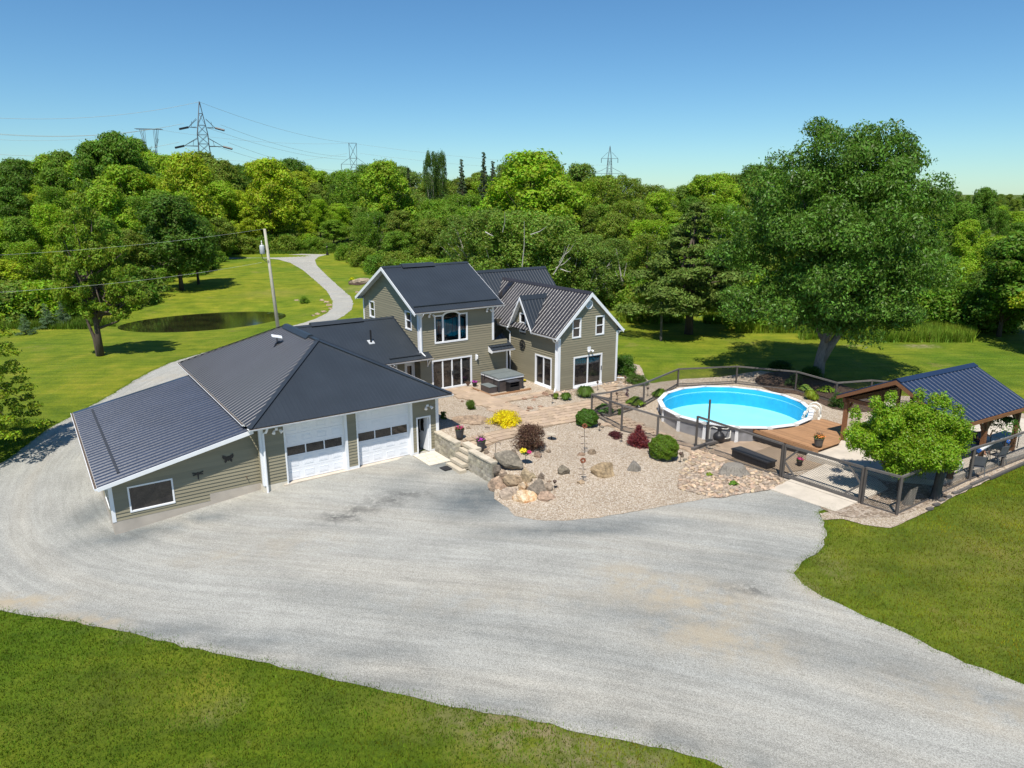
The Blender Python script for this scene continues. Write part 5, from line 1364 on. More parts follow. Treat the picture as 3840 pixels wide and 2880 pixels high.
T = Thing('wooden_fence', 'weathered grey post and rail fence with black chain link round the pool', 'fence', tuple(C0[0]))
FT = T
def post(T, P, h, w=.11, name='post', mat='weathered_wood'):
    T.part(name, MB().box(P.x - w / 2, P.x + w / 2, P.y - w / 2, P.y + w / 2, P.z - .2, P.z + h), mat)
def rail(T, A, B_, w=.09, h=.10, name='top_rail'): T.part(name, MB().beam(A, B_, w, h), 'weathered_rail')
def chain(T, A, ha, B_, hb, sp=.115, r=.0032):
    """chain link woven from diagonal wires, cut to the panel"""
    L = Vector((B_.x - A.x, B_.y - A.y)).length; h = (ha + hb) / 2; mb = MB(); e = (Vector((B_.x, B_.y, 0)) - Vector((A.x, A.y, 0))) / L
    nrm = Vector((-e.y, e.x, 0))
    def pt(s, t, o): f = s / L; zz = A.z + (B_.z - A.z) * f; hh = ha + (hb - ha) * f; return Vector((A.x, A.y, 0)) + e * s + nrm * o + Vector((0, 0, zz + .06 + (hh - .10) * t / h))
    for sgn in (1, -1):
        s = -h
        while s < L + h:
            s_a, s_b = (s, s + h) if sgn > 0 else (s + h, s)
            t0, t1 = 0.0, 1.0
            # clip to 0..L
            lo, hi = 0.0, 1.0; dS = s_b - s_a
            for bound, isl in ((0, True), (L, False)):
                tt = (bound - s_a) / dS
                if (dS > 0) == isl: lo = max(lo, tt)
                else: hi = min(hi, tt)
            if hi > lo + .02:
                a, b = pt(s_a + dS * lo, h * lo, r * sgn), pt(s_a + dS * hi, h * hi, r * sgn)
                d = (b - a).normalized(); u1 = d.cross(nrm).normalized() * r * 1.3; i = len(mb.v)
                for q_ in (a, b):
                    mb.v += [tuple(q_ + u1), tuple(q_ - u1 + nrm * r), tuple(q_ - u1 - nrm * r)]
                mb.f += [(i, i + 1, i + 4, i + 3), (i + 1, i + 2, i + 5, i + 4), (i + 2, i, i + 3, i + 5)]
            s += sp
    return T.part('chain_link_mesh', mb, 'black_metal', kind='stuff')
def top(P): return P[0] + Vector((0, 0, P[1]))
line = [C0, F1, F2]
for P in (C0, F1, F2, F3, GL, GR, CR, R0_, R1_, R2_, R3_, R4_, Q1, Q2, Q3, Q4, Q5, Q6, Q7, P1): post(T, P[0], P[1] + .02)
F3low = (F3[0], F3[1] - .42)
segs = [(C0, F1), (F1, F2), (F2, F3low), (F3, GL), (GR, CR), (CR, R0_), (R0_, R1_), (R1_, R2_), (R2_, R3_), (R3_, R4_), (P1, Q1), (Q1, Q2), (Q2, Q3), (Q3, Q4), (Q4, Q5), (Q5, Q6), (Q6, Q7), (C0, P1)]
for a, b in segs:
    rail(T, top(a), top(b))
    if (a is C0 and b is P1): continue
    e = Vector((0, 0, .05)); rail(T, a[0] + e, b[0] + e, .04, .07, 'bottom_rail')
    chain(T, a[0], a[1], b[0], b[1])
# wide gate
T = Thing('wide_gate', 'wide wooden driveway gate with chain link and corner braces opening onto the concrete apron', 'gate', tuple(GL[0]))
e = (GR[0] - GL[0]); e.z = 0; e.normalize()
ga, gb = (GL[0] + e * .14 + Vector((0, 0, .08)), GL[1] - .10), (GR[0] - e * .14 + Vector((0, 0, .08)), GR[1] - .10)
post(T, ga[0], ga[1], .09, 'gate_stile'); post(T, gb[0], gb[1], .09, 'gate_stile')
rail(T, top(ga), top(gb), .08, .12, 'gate_rail'); rail(T, ga[0] + Vector((0, 0, .08)), gb[0] + Vector((0, 0, .08)), .08, .14, 'gate_rail'); chain(T, ga[0], ga[1], gb[0], gb[1])
for P, s in ((ga, 1), (gb, -1)):
    T.part('brace', MB().beam(P[0] + Vector((0, 0, P[1] * .5)), top(P) + e * s * .75, .05, .08), 'weathered_rail')
    T.part('brace', MB().beam(P[0] + Vector((0, 0, P[1] * .5)), P[0] + e * s * .75 + Vector((0, 0, .08)), .05, .08), 'weathered_rail')
# small gate standing open at the garden corner
T = Thing('small_gate', 'small wooden garden gate with diagonal braces at the patio corner of the fence', 'gate', tuple(C0[0]))
gc = C0[0] + Vector((.10, .0, .05)); ge = P1[0] + Vector((-.1, -.1, .05)); h = 1.25
post(T, ge, h, .1, 'gate_stile'); rail(T, gc + Vector((0, 0, .08)), ge + Vector((0, 0, .06)), .07, .1, 'gate_rail'); rail(T, gc + Vector((0, 0, h - .1)), ge + Vector((0, 0, h - .1)), .06, .09, 'gate_rail')
T.part('brace', MB().beam(gc + Vector((0, 0, .1)), ge + Vector((0, 0, .72)), .05, .08), 'weathered_rail'); T.part('brace', MB().beam(ge + Vector((0, 0, .75)), gc + Vector((0, 0, h - .1)), .05, .08), 'weathered_rail')
# post by the filter, retaining timber
p = G(2651, 1661); hh = PD(2657, 1499, p.y).z - p.z
T = Thing('lone_post', 'tall bare grey post rising in front of the pool beside the sand filter', 'post', tuple(p)); post(T, p, hh, .1); 
T = Thing('timber_sleeper', 'weathered landscaping timber edging the pool path behind the river stones', 'timber', tuple(G(2596, 1697)))
a, b, c = G(2596, 1694), G(2653, 1674), G(2815, 1634)
for s, t in ((a, b), (b, c)): T.part('timber', MB().beam(s + Vector((0, 0, .16)), t + Vector((0, 0, .16)), .2, .14), 'weathered_rail')
T.part('footing', MB().beam(a + Vector((0, -.03, -.08)), b + Vector((0, -.03, -.05)), .16, .34), 'concrete')
# filter
p = G(2694, 1664); T = Thing('sand_filter', 'black ball shaped pool sand filter with white pipes beside the pool wall', 'pool filter', tuple(p))
T.part('tank', MB().lathe(p, [(.22, 0), (.24, .12), (.20, .14), (.31, .26), (.35, .42), (.31, .58), (.2, .68), (.12, .72), (.12, .8), (.08, .86)], 18), 'black_plastic', smooth=True)
T.part('valve', MB().lathe(p + Vector((0, 0, .86)), [(.13, 0), (.13, .08), (.05, .12)], 12), 'black_plastic')
T.part('pump', MB().tube([p + Vector((-.75, .0, .16)), p + Vector((-.35, 0, .16))], [.12, .14], 10).lathe(p + Vector((-.55, 0, 0)), [(.15, 0), (.15, .05)], 8), 'black_plastic')
T.part('pipe', MB().tube([p + Vector((-.1, 0, .92)), p + Vector((-.35, .1, 1.0)), p + Vector((-.45, .3, .9)), p + Vector((-.45, .35, .2))], .03, 6).tube([p + Vector((.1, 0, .92)), p + Vector((.5, .15, .85)), p + Vector((.75, .4, .95))], .03, 6).tube([p + Vector((-.9, -.1, .05)), p + Vector((-.2, -.15, .05))], .035, 6).tube([p + Vector((.3, 0, .3)), p + Vector((.65, .05, .35)), p + Vector((.75, .3, .7))], .03, 6), 'ivory_plastic')
# storage chest
a, b = G(2743, 1716), G(2875, 1762); e = (b - a); L = Vector((e.x, e.y)).length; ang = math.atan2(e.y, e.x); zc = min(a.z, b.z)
T = Thing('storage_chest', 'long black wicker storage chest with ridged lid behind the tree stump', 'storage chest', (a.x, a.y, zc), 'L', rz=ang)
T.part('body', MB().box(0, L, 0, .62, -.05, .46), 'black_plastic')
for k in range(2): T.part('lid', MB().box(-.04, L + .04, -.04 + k * .37, .31 + k * .37, .46, .54), 'charcoal')
mb = MB()
for k in range(24): mb.box(.02 + k * (L / 24), .05 + k * (L / 24), -.012, 0, .0, .44)
T.part('weave', mb, 'charcoal', kind='stuff')
# tree stump
p = G(2751, 1772); T = Thing('tree_stump', 'low wide weathered tree stump on the river stones by the fence', 'tree stump', tuple(p))
bm = MB(); n = 40; prof = [(1.12, -.1), (.98, .05), (.84, .2), (.74, .34), (.66, .42), (.3, .45)]
for r_, z in prof:
    for k in range(n):
        t = 2 * PI * k / n; q_ = r_ * (.68 + .10 * noise.noise(Vector((math.cos(t) * 3, math.sin(t) * 3, z * .8))) + .06 * noise.noise(Vector((math.cos(t) * 11, math.sin(t) * 11, 1)))) * 1.08
        bm.v.append((p.x + q_ * math.cos(t), p.y + q_ * .8 * math.sin(t), p.z + z))
for i in range(len(prof) - 1):
    for k in range(n): a0 = i * n + k; a1 = i * n + (k + 1) % n; bm.f.append((a0, a1, a1 + n, a0 + n))
bm.f.append(tuple((len(prof) - 1) * n + k for k in range(n))); T.part('trunk', bm, 'stump_wood')
T.part('roots', MB().blob((p.x - .55, p.y - .2, p.z), (.3, .2, .2), 3).blob((p.x + .5, p.y - .3, p.z), (.28, .18, .16), 8).blob((p.x + .1, p.y - .55, p.z), (.2, .22, .18), 9), 'stump_wood')

# ------------------------------------------------------------------ gazebo (own frame: x along the ridge, y across, away from camera)
GA = R(30.1); g0 = Vector((19.64, 35.18, 0)); RL, HWg, ZR_, ZE_ = 7.2, 3.22, 4.9, 3.3
T = Thing('gazebo', 'open timber gazebo with dark blue ribbed metal roof beyond the small round tree', 'gazebo', (g0.x, g0.y, 0), 'L', rz=GA)
def gsheet(sg):
    sl = math.hypot(HWg, ZR_ - ZE_); return ribsheet((0, sg * HWg, ZE_), (1, 0, 0), (0, -sg * HWg, ZR_ - ZE_), [(0, 0), (RL, 0), (RL, sl), (0, sl)], .36, .03, .09)
for sg in (-1, 1): T.part('roof', gsheet(sg), 'roof_blue')
mb = MB()
for sg in (-1, 1): mb.hexa([(0, 0, ZR_ + .045), (RL, 0, ZR_ + .045), (RL, sg * .28, ZR_ + .045 - .14), (0, sg * .28, ZR_ + .045 - .14), (0, 0, ZR_ + .06), (RL, 0, ZR_ + .06), (RL, sg * .28, ZR_ + .06 - .14), (0, sg * .28, ZR_ + .06 - .14)])
T.part('ridge_cap', mb, 'roof_blue')
for x in (.0, RL - .06):
    for sg in (-1, 1): T.part('bargeboard', MB().hexa([(x, 0, ZR_ - .27), (x + .05, 0, ZR_ - .27), (x + .05, sg * HWg, ZE_ - .23), (x, sg * HWg, ZE_ - .23), (x, 0, ZR_ - .04), (x + .05, 0, ZR_ - .04), (x + .05, sg * HWg, ZE_ - .04), (x, sg * HWg, ZE_ - .04)]), 'cedar')
for sg in (-1, 1): T.part('eave_board', MB().box(.0, RL, sg * HWg - .02, sg * HWg + .02, ZE_ - .22, ZE_ - .04), 'cedar')
for k in range(9):
    x = .25 + k * (RL - .5) / 8
    for sg in (-1, 1): T.part('rafter', MB().hexa([(x, 0, ZR_ - .22), (x + .07, 0, ZR_ - .22), (x + .07, sg * (HWg - .05), ZE_ - .18), (x, sg * (HWg - .05), ZE_ - .18), (x, 0, ZR_ - .05), (x + .07, 0, ZR_ - .05), (x + .07, sg * (HWg - .05), ZE_ - .05), (x, sg * (HWg - .05), ZE_ - .05)]), 'cedar')
for sg in (-1, 1):
    T.part('beam', MB().box(.15, RL - .15, sg * 2.85 - .09, sg * 2.85 + .09, 2.95, 3.2), 'cedar')
    for x in (.45, 3.6, 6.75):
        T.part('post', MB().box(x - .10, x + .10, sg * 2.85 - .10, sg * 2.85 + .10, .55, 2.95), 'cedar')
        for q_ in (-1, 1):
            if .2 < x + q_ * .6 < RL: T.part('knee_brace', MB().beam((x, sg * 2.85, 2.3), (x + q_ * .62, sg * 2.85, 2.95), .09, .12), 'cedar')
for x in (.45, 6.75):
    T.part('tie_beam', MB().box(x - .08, x + .08, -2.76, 2.76, 3.0, 3.2), 'cedar'); T.part('king_post', MB().box(x - .07, x + .07, -.07, .07, 3.2, 4.65), 'cedar')
def gz(x, y, z=ZS): return Vector((g0.x + x * math.cos(GA) - y * math.sin(GA), g0.y + x * math.sin(GA) + y * math.cos(GA), z))
# hanging fern under the eave
hp = PD(3775, 1578, 35.8)
T = Thing('hanging_fern', 'big hanging fern under the front eave of the gazebo', 'hanging plant', tuple(hp))
T.part('basket', MB().lathe(hp, [(.06, -.12), (.17, -.05), (.2, .06)], 12), 'black_plastic'); T.part('cord', MB().tube([hp + Vector((.15, 0, .06)), hp + Vector((0, 0, .7))], .008, 4).tube([hp + Vector((-.15, 0, .06)), hp + Vector((0, 0, .7))], .008, 4), 'black_metal')
FERN = (T, hp)
# furniture
def chair(label, at, rz, grp='patio chairs under the gazebo', seat_m='cloth_grey'):
    T = Thing('patio_chair', label, 'chair', at, 'L', grp, rz)
    T.part('seat', MB().box(-.26, .26, -.25, .25, .40, .44), seat_m)
    T.part('backrest', MB().hexa([(-.25, .23, .5), (.25, .23, .5), (.25, .26, .5), (-.25, .26, .5), (-.25, .34, 1.0), (.25, .34, 1.0), (.25, .37, 1.0), (-.25, .37, 1.0)]), seat_m)
    for sx in (-.27, .27):
        T.part('leg', MB().tube([(sx, -.27, 0), (sx, -.24, .62)], .018, 6), 'steel'); T.part('leg', MB().tube([(sx, .34, 0), (sx, .24, .42), (sx, .37, 1.02)], .018, 6), 'steel')
        T.part('armrest', MB().tube([(sx, -.24, .63), (sx, .28, .64)], .022, 6), 'steel')
    return T
tb = PZ(3770, 1632, ZS + .74); tb = Vector((tb.x, tb.y, ZS))
T = Thing('patio_table', 'dark rectangular patio table under the gazebo', 'table', tuple(tb), 'L', rz=GA)
T.part('tabletop', MB().box(-.8, .8, -.45, .45, .70, .74), 'table_top')
for sx in (-.7, .7):
    for sy in (-.36, .36): T.part('leg', MB().tube([(sx, sy, 0), (sx, sy, .70)], .025, 6), 'black_metal')
hd = PZ(3685, 1612, ZS + 1.22); sit = Vector((hd.x, hd.y + .02, ZS))
chair('patio chair holding the person in the grey shirt', tuple(sit), R(10))
sit2 = sit + Vector((-.95, .3, 0)); chair('patio chair holding the person in black', tuple(sit2), R(-25))
p = PZ(3660, 1775, ZS); chair('empty patio chair nearest the right hand fence', (p.x, p.y, ZS), R(160))
p = PZ(3735, 1735, ZS); chair('empty patio chair just right of the seated people', (p.x, p.y, ZS), R(200))
# rolled pool cover on a frame
a, b = PZ(3672, 1690, 1.65), PZ(3715, 1665, 1.75)
T = Thing('cover_reel', 'rolled white pool cover with a blue strap on a low stand behind the right fence', 'cover reel', tuple(a))
for q_ in (a, b): T.part('leg', MB().tube([Vector((q_.x - .2, q_.y - .1, ZS)), Vector((q_.x, q_.y, q_.z - .05))], .02, 6).tube([Vector((q_.x + .2, q_.y + .1, ZS)), Vector((q_.x, q_.y, q_.z - .05))], .02, 6), 'steel')
T.part('roll', MB().tube([a, b + (b - a) * .3], .085, 10), 'white_trim', smooth=True); T.part('strap', MB().tube([a - (b - a) * .06, a + (b - a) * .05], .095, 10), 'blue_strap')
p = R2_[0] + Vector((0, 0, R2_[1] - .1)); single('blue_rope', MB().tube([(0.02, -.08, .05), (.12, -.08, 0), (.10, -.07, -.12), (-.02, -.08, -.05), (.02, -.08, .05)], .03, 6), 'blue_strap', 'blue rope tied round the top of a fence post by the table', 'rope', (0, 0, 0)).location = p
p = PZ(3588, 1760, ZS)
T = Thing('white_cooler', 'small white box on the slab behind the fence near the peeled log', 'cooler', (p.x, p.y, ZS)); T.part('body', MB().box(p.x - .2, p.x + .2, p.y - .15, p.y + .15, ZS, ZS + .33), 'grey_can'); T.part('lid', MB().box(p.x - .21, p.x + .21, p.y - .16, p.y + .16, ZS + .33, ZS + .4), 'white_trim')
# logs standing by the fence
p = PZ(3560, 1793, ZS); T = Thing('peeled_log', 'orange brown peeled log standing upright at the edge of the slab', 'log', (p.x, p.y, ZS)); T.part('trunk', MB().tube([p, p + Vector((.05, 0, .7)), p + Vector((.08, 0, 1.6))], [.15, .13, .12], 10), 'cedar')
p = G(3505, 1868); T = Thing('grey_log', 'thick grey weathered log standing upright against the fence beside the little tree', 'log', tuple(p)); T.part('trunk', MB().tube([p, p + Vector((.06, 0, .6)), p + Vector((.1, 0, 1.5))], [.24, .2, .17], 10), 'weathered_wood')
p = G(3400, 1893); T = Thing('broken_stump', 'jagged weathered stump leaning behind the fence corner', 'tree stump', tuple(p)); T.part('trunk', MB().hexa([(p.x - .2, p.y - .1, p.z - .05), (p.x + .22, p.y - .1, p.z - .05), (p.x + .25, p.y + .15, p.z - .05), (p.x - .2, p.y + .15, p.z - .05), (p.x + .05, p.y - .05, p.z + .75), (p.x + .38, p.y - .05, p.z + .95), (p.x + .4, p.y + .1, p.z + .8), (p.x + .1, p.y + .1, p.z + .7)]), 'stump_wood')

# people
def skin_mesh(name, joints, edges, mat, parent, sub=2):
    me = bpy.data.meshes.new(name); me.from_pydata([j[0] for j in joints], edges, []); me.materials.append(MATS[mat])
    o = link(name, me, parent)
    md_ = o.modifiers.new('skin', 'SKIN'); md_.use_smooth_shade = True
    for i, j in enumerate(joints):
        sv = me.skin_vertices[0].data[i]; r_ = j[1]; sv.radius = (r_, r_) if isinstance(r_, (int, float)) else r_
    me.skin_vertices[0].data[0].use_root = True
    s_ = o.modifiers.new('sub', 'SUBSURF'); s_.levels = s_.render_levels = sub
    return o
def person(label, at, rz, shirt, arm_up=False):
    T = Thing('person', label, 'person', at, 'L', None, rz); P = T.o
    hnd = (.34, -.36, .98) if not arm_up else (.42, -.22, 1.18); elb = (.36, -.06, .82) if not arm_up else (.44, -.10, .86)
    J = [((0, 0, .50), (.15, .12)), ((0, .02, .72), (.14, .10)), ((0, .03, .95), (.17, .11)), ((0, .02, 1.08), (.06, .06)), ((0, .0, 1.16), (.06, .065)), ((0, -.02, 1.25), (.085, .10)), ((0, -.02, 1.34), (.06, .07)),
         ((.19, .03, 1.0), .055), (elb, .042), (hnd, .032), ((-.19, .03, 1.0), .055), ((-.27, -.05, .78), .042), ((-.10, -.32, .77), .032),
         ((.10, -.02, .50), .09), ((.14, -.44, .50), .07), ((.14, -.50, .08), .045), ((.14, -.64, .04), .035),
         ((-.10, -.02, .50), .09), ((-.14, -.44, .50), .07), ((-.14, -.50, .08), .045), ((-.14, -.64, .04), .035)]
    E = [(0, 1), (1, 2), (2, 3), (3, 4), (4, 5), (5, 6), (2, 7), (7, 8), (8, 9), (2, 10), (10, 11), (11, 12), (0, 13), (13, 14), (14, 15), (15, 16), (0, 17), (17, 18), (18, 19), (19, 20)]
    k = len(J)
    for base, s in ((9, 1), (12, -1)):
        h = Vector(J[base][0]); d = (h - Vector(J[base - 1][0])).normalized(); si = d.cross(Vector((0, 0, 1))).normalized(); palm = h + d * .05
        J.append((tuple(palm), .024)); pi_ = len(J) - 1; E.append((base, pi_))
        for f_, (o_2, ln) in enumerate(((-.03, .07), (-.01, .085), (.01, .08), (.03, .06))):
            J.append((tuple(palm + si * o_2 + d * ln * .5), .009)); J.append((tuple(palm + si * o_2 + d * ln + Vector((0, 0, -.02))), .008)); E += [(pi_, len(J) - 2), (len(J) - 2, len(J) - 1)]
        J.append((tuple(palm - si * .04 * s + Vector((0, 0, .01))), .010)); E.append((pi_, len(J) - 1))
    skin_mesh('body', J, E, 'skin_tone', P)
    S = [((0, .0, .50), (.165, .135)), ((0, .02, .72), (.155, .12)), ((0, .03, .95), (.185, .125)), ((0, .02, 1.05), (.075, .075)), ((.20, .03, 1.0), .07), (tuple(Vector((.20, .03, 1.0)).lerp(Vector(elb), .75)), .055), ((-.20, .03, 1.0), .07), ((-.25, -.03, .84), .055)]
    skin_mesh('shirt', S, [(0, 1), (1, 2), (2, 3), (2, 4), (4, 5), (2, 6), (6, 7)], shirt, P)
    Q = [((0, 0, .49), (.165, .13)), ((.10, -.02, .5), .105), ((.14, -.44, .5), .085), ((.14, -.49, .2), .065), ((-.10, -.02, .5), .105), ((-.14, -.44, .5), .085), ((-.14, -.49, .2), .065)]
    skin_mesh('trousers', Q, [(0, 1), (1, 2), (2, 3), (0, 4), (4, 5), (5, 6)], 'denim', P)
    T.part('hair', MB().blob((0, .02, 1.31), (.10, .115, .095), 2, 2, .08), 'hair_dark', smooth=True)
    T.part('face', MB().blob((0, -.125, 1.245), (.012, .02, .022), 1, 1, 0).blob((.035, -.11, 1.27), (.014, .01, .008), 1, 1, 0).blob((-.035, -.11, 1.27), (.014, .01, .008), 1, 1, 0).blob((0, -.108, 1.20), (.025, .01, .006), 1, 1, 0).blob((.09, 0, 1.25), (.012, .02, .03), 1, 1, 0).blob((-.09, 0, 1.25), (.012, .02, .03), 1, 1, 0), 'skin_tone')
person('person in a grey shirt seated under the gazebo with one hand raised', tuple(sit), R(12), 'cloth_grey', True)
person('person in black seated in the shade close to the little tree', tuple(sit2), R(-25), 'cloth_black')

# ------------------------------------------------------------------ hot tub and patio things
T = Thing('hot_tub', 'square brown hot tub with folded grey green cover in the patio corner', 'hot tub', (16.65, 5.45, .93), 'H')
T.part('cabinet', MB().box(16.70, 18.72, 5.48, 7.62, .93, 1.74), 'tub_side')
mb = MB()
for (u, v) in ((16.70, 5.48), (18.72, 5.48), (16.70, 7.62), (18.72, 7.62)): mb.box(u - .05, u + .05, v - .05, v + .05, .93, 1.72)
T.part('corner_panel', mb, 'charcoal')
T.part('rim', MB().box(16.64, 18.78, 5.42, 7.68, 1.74, 1.84), 'white_door')
for k in range(2): T.part('cover', MB().hexa([(16.62, 5.40 + k * 1.16, 1.845), (18.80, 5.40 + k * 1.16, 1.845), (18.80, 6.53 + k * 1.16, 1.845), (16.62, 6.53 + k * 1.16, 1.845), (16.64, 5.42 + k * 1.16, 1.92 + .04 * k), (18.78, 5.42 + k * 1.16, 1.92 + .04 * k), (18.78, 6.51 + k * 1.16, 1.96 - .04 * k), (16.64, 6.51 + k * 1.16, 1.96 - .04 * k)]), 'tub_cover')
for v in (5.9, 7.1): T.part('strap', MB().tube([(16.60, v, 1.86), (16.63, v + .1, 1.45)], .02, 5), 'black_metal')
T = Thing('tub_step', 'brown storage step with grey top beside the hot tub', 'step', (15.95, 5.9, .93), 'H')
T.part('body', MB().box(15.98, 16.60, 5.55, 6.65, .90, 1.32), 'tub_side'); T.part('tread', MB().box(15.96, 16.62, 5.53, 6.67, 1.32, 1.36), 'tub_cover')
p = PZ(1930, 1468, .95); u, v = toUV(p.x, p.y)
T = Thing('side_cabinet', 'black outdoor bar cabinet with open shelf in front of the hot tub', 'cabinet', (u, v, .93), 'H')
T.part('body', MB().box(u - .42, u + .42, v, v + .42, .93, 1.28).box(u - .42, u - .36, v, v + .42, 1.28, 1.62).box(u + .36, u + .42, v, v + .42, 1.28, 1.62).box(u - .36, u + .36, v + .38, v + .42, 1.28, 1.62), 'black_plastic'); T.part('top', MB().box(u - .48, u + .48, v - .05, v + .46, 1.62, 1.68), 'charcoal'); T.part('shelf', MB().box(u - .36, u + .36, v, v + .38, 1.44, 1.46), 'black_plastic')
T = Thing('timber_border', 'low timber border round the gravel in front of the hot tub', 'border', (15.9, 4.9, .9), 'H')
T.part('timber', MB().box(15.75, 19.0, 4.85, 4.97, .88, 1.0), 'deck_wood'); T.part('timber', MB().box(15.68, 15.80, 4.98, 7.4, .88, 1.0), 'deck_wood')

def torus_lip(mb, c, r, z, t=.02, n=18): return mb.tube([(c.x + r * math.cos(a), c.y + r * math.sin(a), c.z + z) for a in np.linspace(0, 2 * PI, n + 1)], t, 5, False)
def planter(label, p, r=.25, h=.55, mat='charcoal', flower='flower_pink', fol=(.07, .06, .03), group=None, sc=1.0, name='flower_pot', spiky=False):
    T = Thing(name, label, 'flower pot', tuple(p), group=group)
    T.part('pot', torus_lip(MB().lathe(p, [(r * .72, 0), (r * .78, h * .3), (r * .97, h * .95), (r, h), (r * .9, h), (r * .86, h * .9)], 20), p, r, h), mat, smooth=True)
    PLANTS.append((T, p + Vector((0, 0, h)), r, flower, fol, sc, spiky)); return T
PLANTS = []
planter('tall charcoal planter of pink petunias on the wall beside the garage', G(1724, 1646) , flower='flower_pink')
planter('tall charcoal planter of magenta flowers at the top of the steps', G(1804, 1690), flower='flower_magenta', spiky=True)
planter('small black pot of bright magenta petunias in front of the hot tub', G(1854, 1466), .16, .22, 'black_plastic', 'flower_magenta', sc=1.25)
planter('dark pot of purple pink flowers left of the hot tub step', G(1780, 1449), .17, .25, 'black_plastic', 'flower_magenta', sc=1.1)
pd = PZ(3068, 1676, ZD); planter('grey brown woven pot of orange flowers on the deck corner', pd, .26, .5, 'weathered_wood', 'flower_orange', (.08, .10, .02), spiky=True)
planter('black pot of red geraniums on the gravel inside the wide gate', G(2997, 1748), .16, .3, 'black_plastic', 'flower_pink', (.06, .11, .02), spiky=True)
p = UV(19.9, 6.9, .74); planter('little dark pot plant on the side door step', p, .13, .16, 'bronze', 'flower_yellow', (.06, .11, .02), sc=.8)
# garden stakes, lanterns, ornaments
def stake(label, p, h, kind, name='garden_stake', cat='garden ornament', group=None):
    T = Thing(name, label, cat, tuple(p), group=group)
    rod = [p + Vector((.02 * math.sin(t * 3), .0, t)) for t in np.linspace(-.1, h, 8)]
    T.part('rod', MB().tube(rod, .012, 5), 'black_metal')
    if kind == 'flower':
        mb = MB()
        for k in range(8): t = k * PI / 4; mb.blob((p.x + .10 * math.cos(t), p.y - .02, p.z + h + .10 * math.sin(t)), (.06, .02, .06), k, 1)
        T.part('bloom', mb, 'rust'); mb = MB()
        for z in (h * .35, h * .6): mb.blob((p.x + .1, p.y, p.z + z), (.1, .03, .02), 1, 1).blob((p.x - .1, p.y, p.z + z + .02), (.1, .03, .02), 2, 1)
        T.part('leaf', mb, 'bronze')
    elif kind == 'crook':
        T.part('hook', MB().tube([p + Vector((.14 - .14 * math.cos(t), 0, h + .14 * math.sin(t))) for t in np.linspace(0, PI, 8)], .012, 5), 'black_metal')
    elif kind == 'lamp':
        T.part('shade', MB().lathe(p + Vector((0, 0, h)), [(.03, 0), (.10, .12), (.10, .14), (.02, .2)], 10), 'bronze')
    elif kind == 'umbrella':
        pass
    return T
for i, (px, py, h, kd, lb) in enumerate([(2184, 1809, 1.15, 'flower', 'rusty flower on a tall stake before the big tan boulder'), (2190, 1700, 1.55, 'flower', 'thin tall metal flower stake between the dark bush and the first globe cedar'),
        (1857, 1710, .62, 'crook', 'small black shepherd hook beside the charcoal planter at the steps'), (2313, 1533, .85, 'crook', 'black shepherd hook in the gravel inside the small gate'),
        (2247, 1618, .35, 'lamp', 'black path light beside the first green globe cedar'), (2328, 1660, .4, 'lamp', 'black path light in front of the low dark red shrub'), (2432, 1700, .45, 'lamp', 'black path light at the foot of the red barberry'), (2550, 1738, .45, 'lamp', 'black path light right of the larger globe cedar'),
        (2070, 1515, .5, 'lamp', 'bronze torch light at the paved corner below the wing'), (2240, 1465, .5, 'lamp', 'bronze torch light between the grasses and the wide sliding door'), (2428, 1487, .5, 'lamp', 'bronze torch light between the two hostas'), (2344, 1443, .5, 'lamp', 'bronze torch light among the white stones at the house corner'), (2312, 1505, .45, 'lamp', 'bronze torch light near the small gate hinge post'),
        (2080, 1835, .3, 'lamp', 'tiny rusty stake left of the dark upright rock')]):
    stake(lb, G(px, py), h, kd, 'path_light' if kd == 'lamp' else 'garden_stake', 'path light' if kd == 'lamp' else 'garden ornament')
# yellow and pink flower basket on a hook with its disc shadow
p = G(1970, 1742); hb = .62
T = Thing('flower_stand', 'tray of yellow and pink flowers on a thin stand in front of the brown bush', 'flower stand', tuple(p))
T.part('rod', MB().tube([p, p + Vector((0, 0, hb))], .012, 5), 'black_metal'); T.part('tray', MB().lathe(p + Vector((0, 0, hb)), [(.2, 0), (.26, .05), (.24, .06)], 16), 'black_plastic')
FSTAND = (T, p + Vector((0, 0, hb + .05)))
p = G(2068, 1648); T = Thing('bird_bath', 'shallow stone bird bath dish on the gravel right of the brown bush', 'bird bath', tuple(p)); T.part('bowl', MB().lathe(p + Vector((0, 0, .22)), [(.05, 0), (.22, .05), (.27, .09), (.24, .09), (.05, .05)], 18), 'wall_cap'); T.part('stem', MB().tube([p, p + Vector((0, 0, .23))], .03, 8), 'black_metal')
p = G(2393, 1520); T = Thing('wooden_cart', 'small rustic wooden cart planter in front of the middle hosta', 'planter', tuple(p)); T.part('box', MB().box(p.x - .22, p.x + .3, p.y - .15, p.y + .2, p.z + .15, p.z + .5), 'weathered_rail'); T.part('handle', MB().beam(p + Vector((-.2, -.1, .55)), p + Vector((-.02, -.55, .05)), .06, .03), 'grey_can'); T.part('wheel', MB().tube([p + Vector((.05, -.2, .15)), p + Vector((.05, -.16, .15))], .16, 12), 'bronze')
p = G(1755, 1449); T = Thing('butterfly_statue', 'small dark butterfly statue by the four panel sliding door', 'garden ornament', tuple(p)); T.part('wing', MB().hexa([p + Vector((-.02, 0, .03)), p + Vector((.02, 0, .03)), p + Vector((.02, .03, .03)), p + Vector((-.02, .03, .03)), p + Vector((-.26, 0, .34)), p + Vector((.26, 0, .34)), p + Vector((.26, .03, .34)), p + Vector((-.26, .03, .34))]), 'bronze')

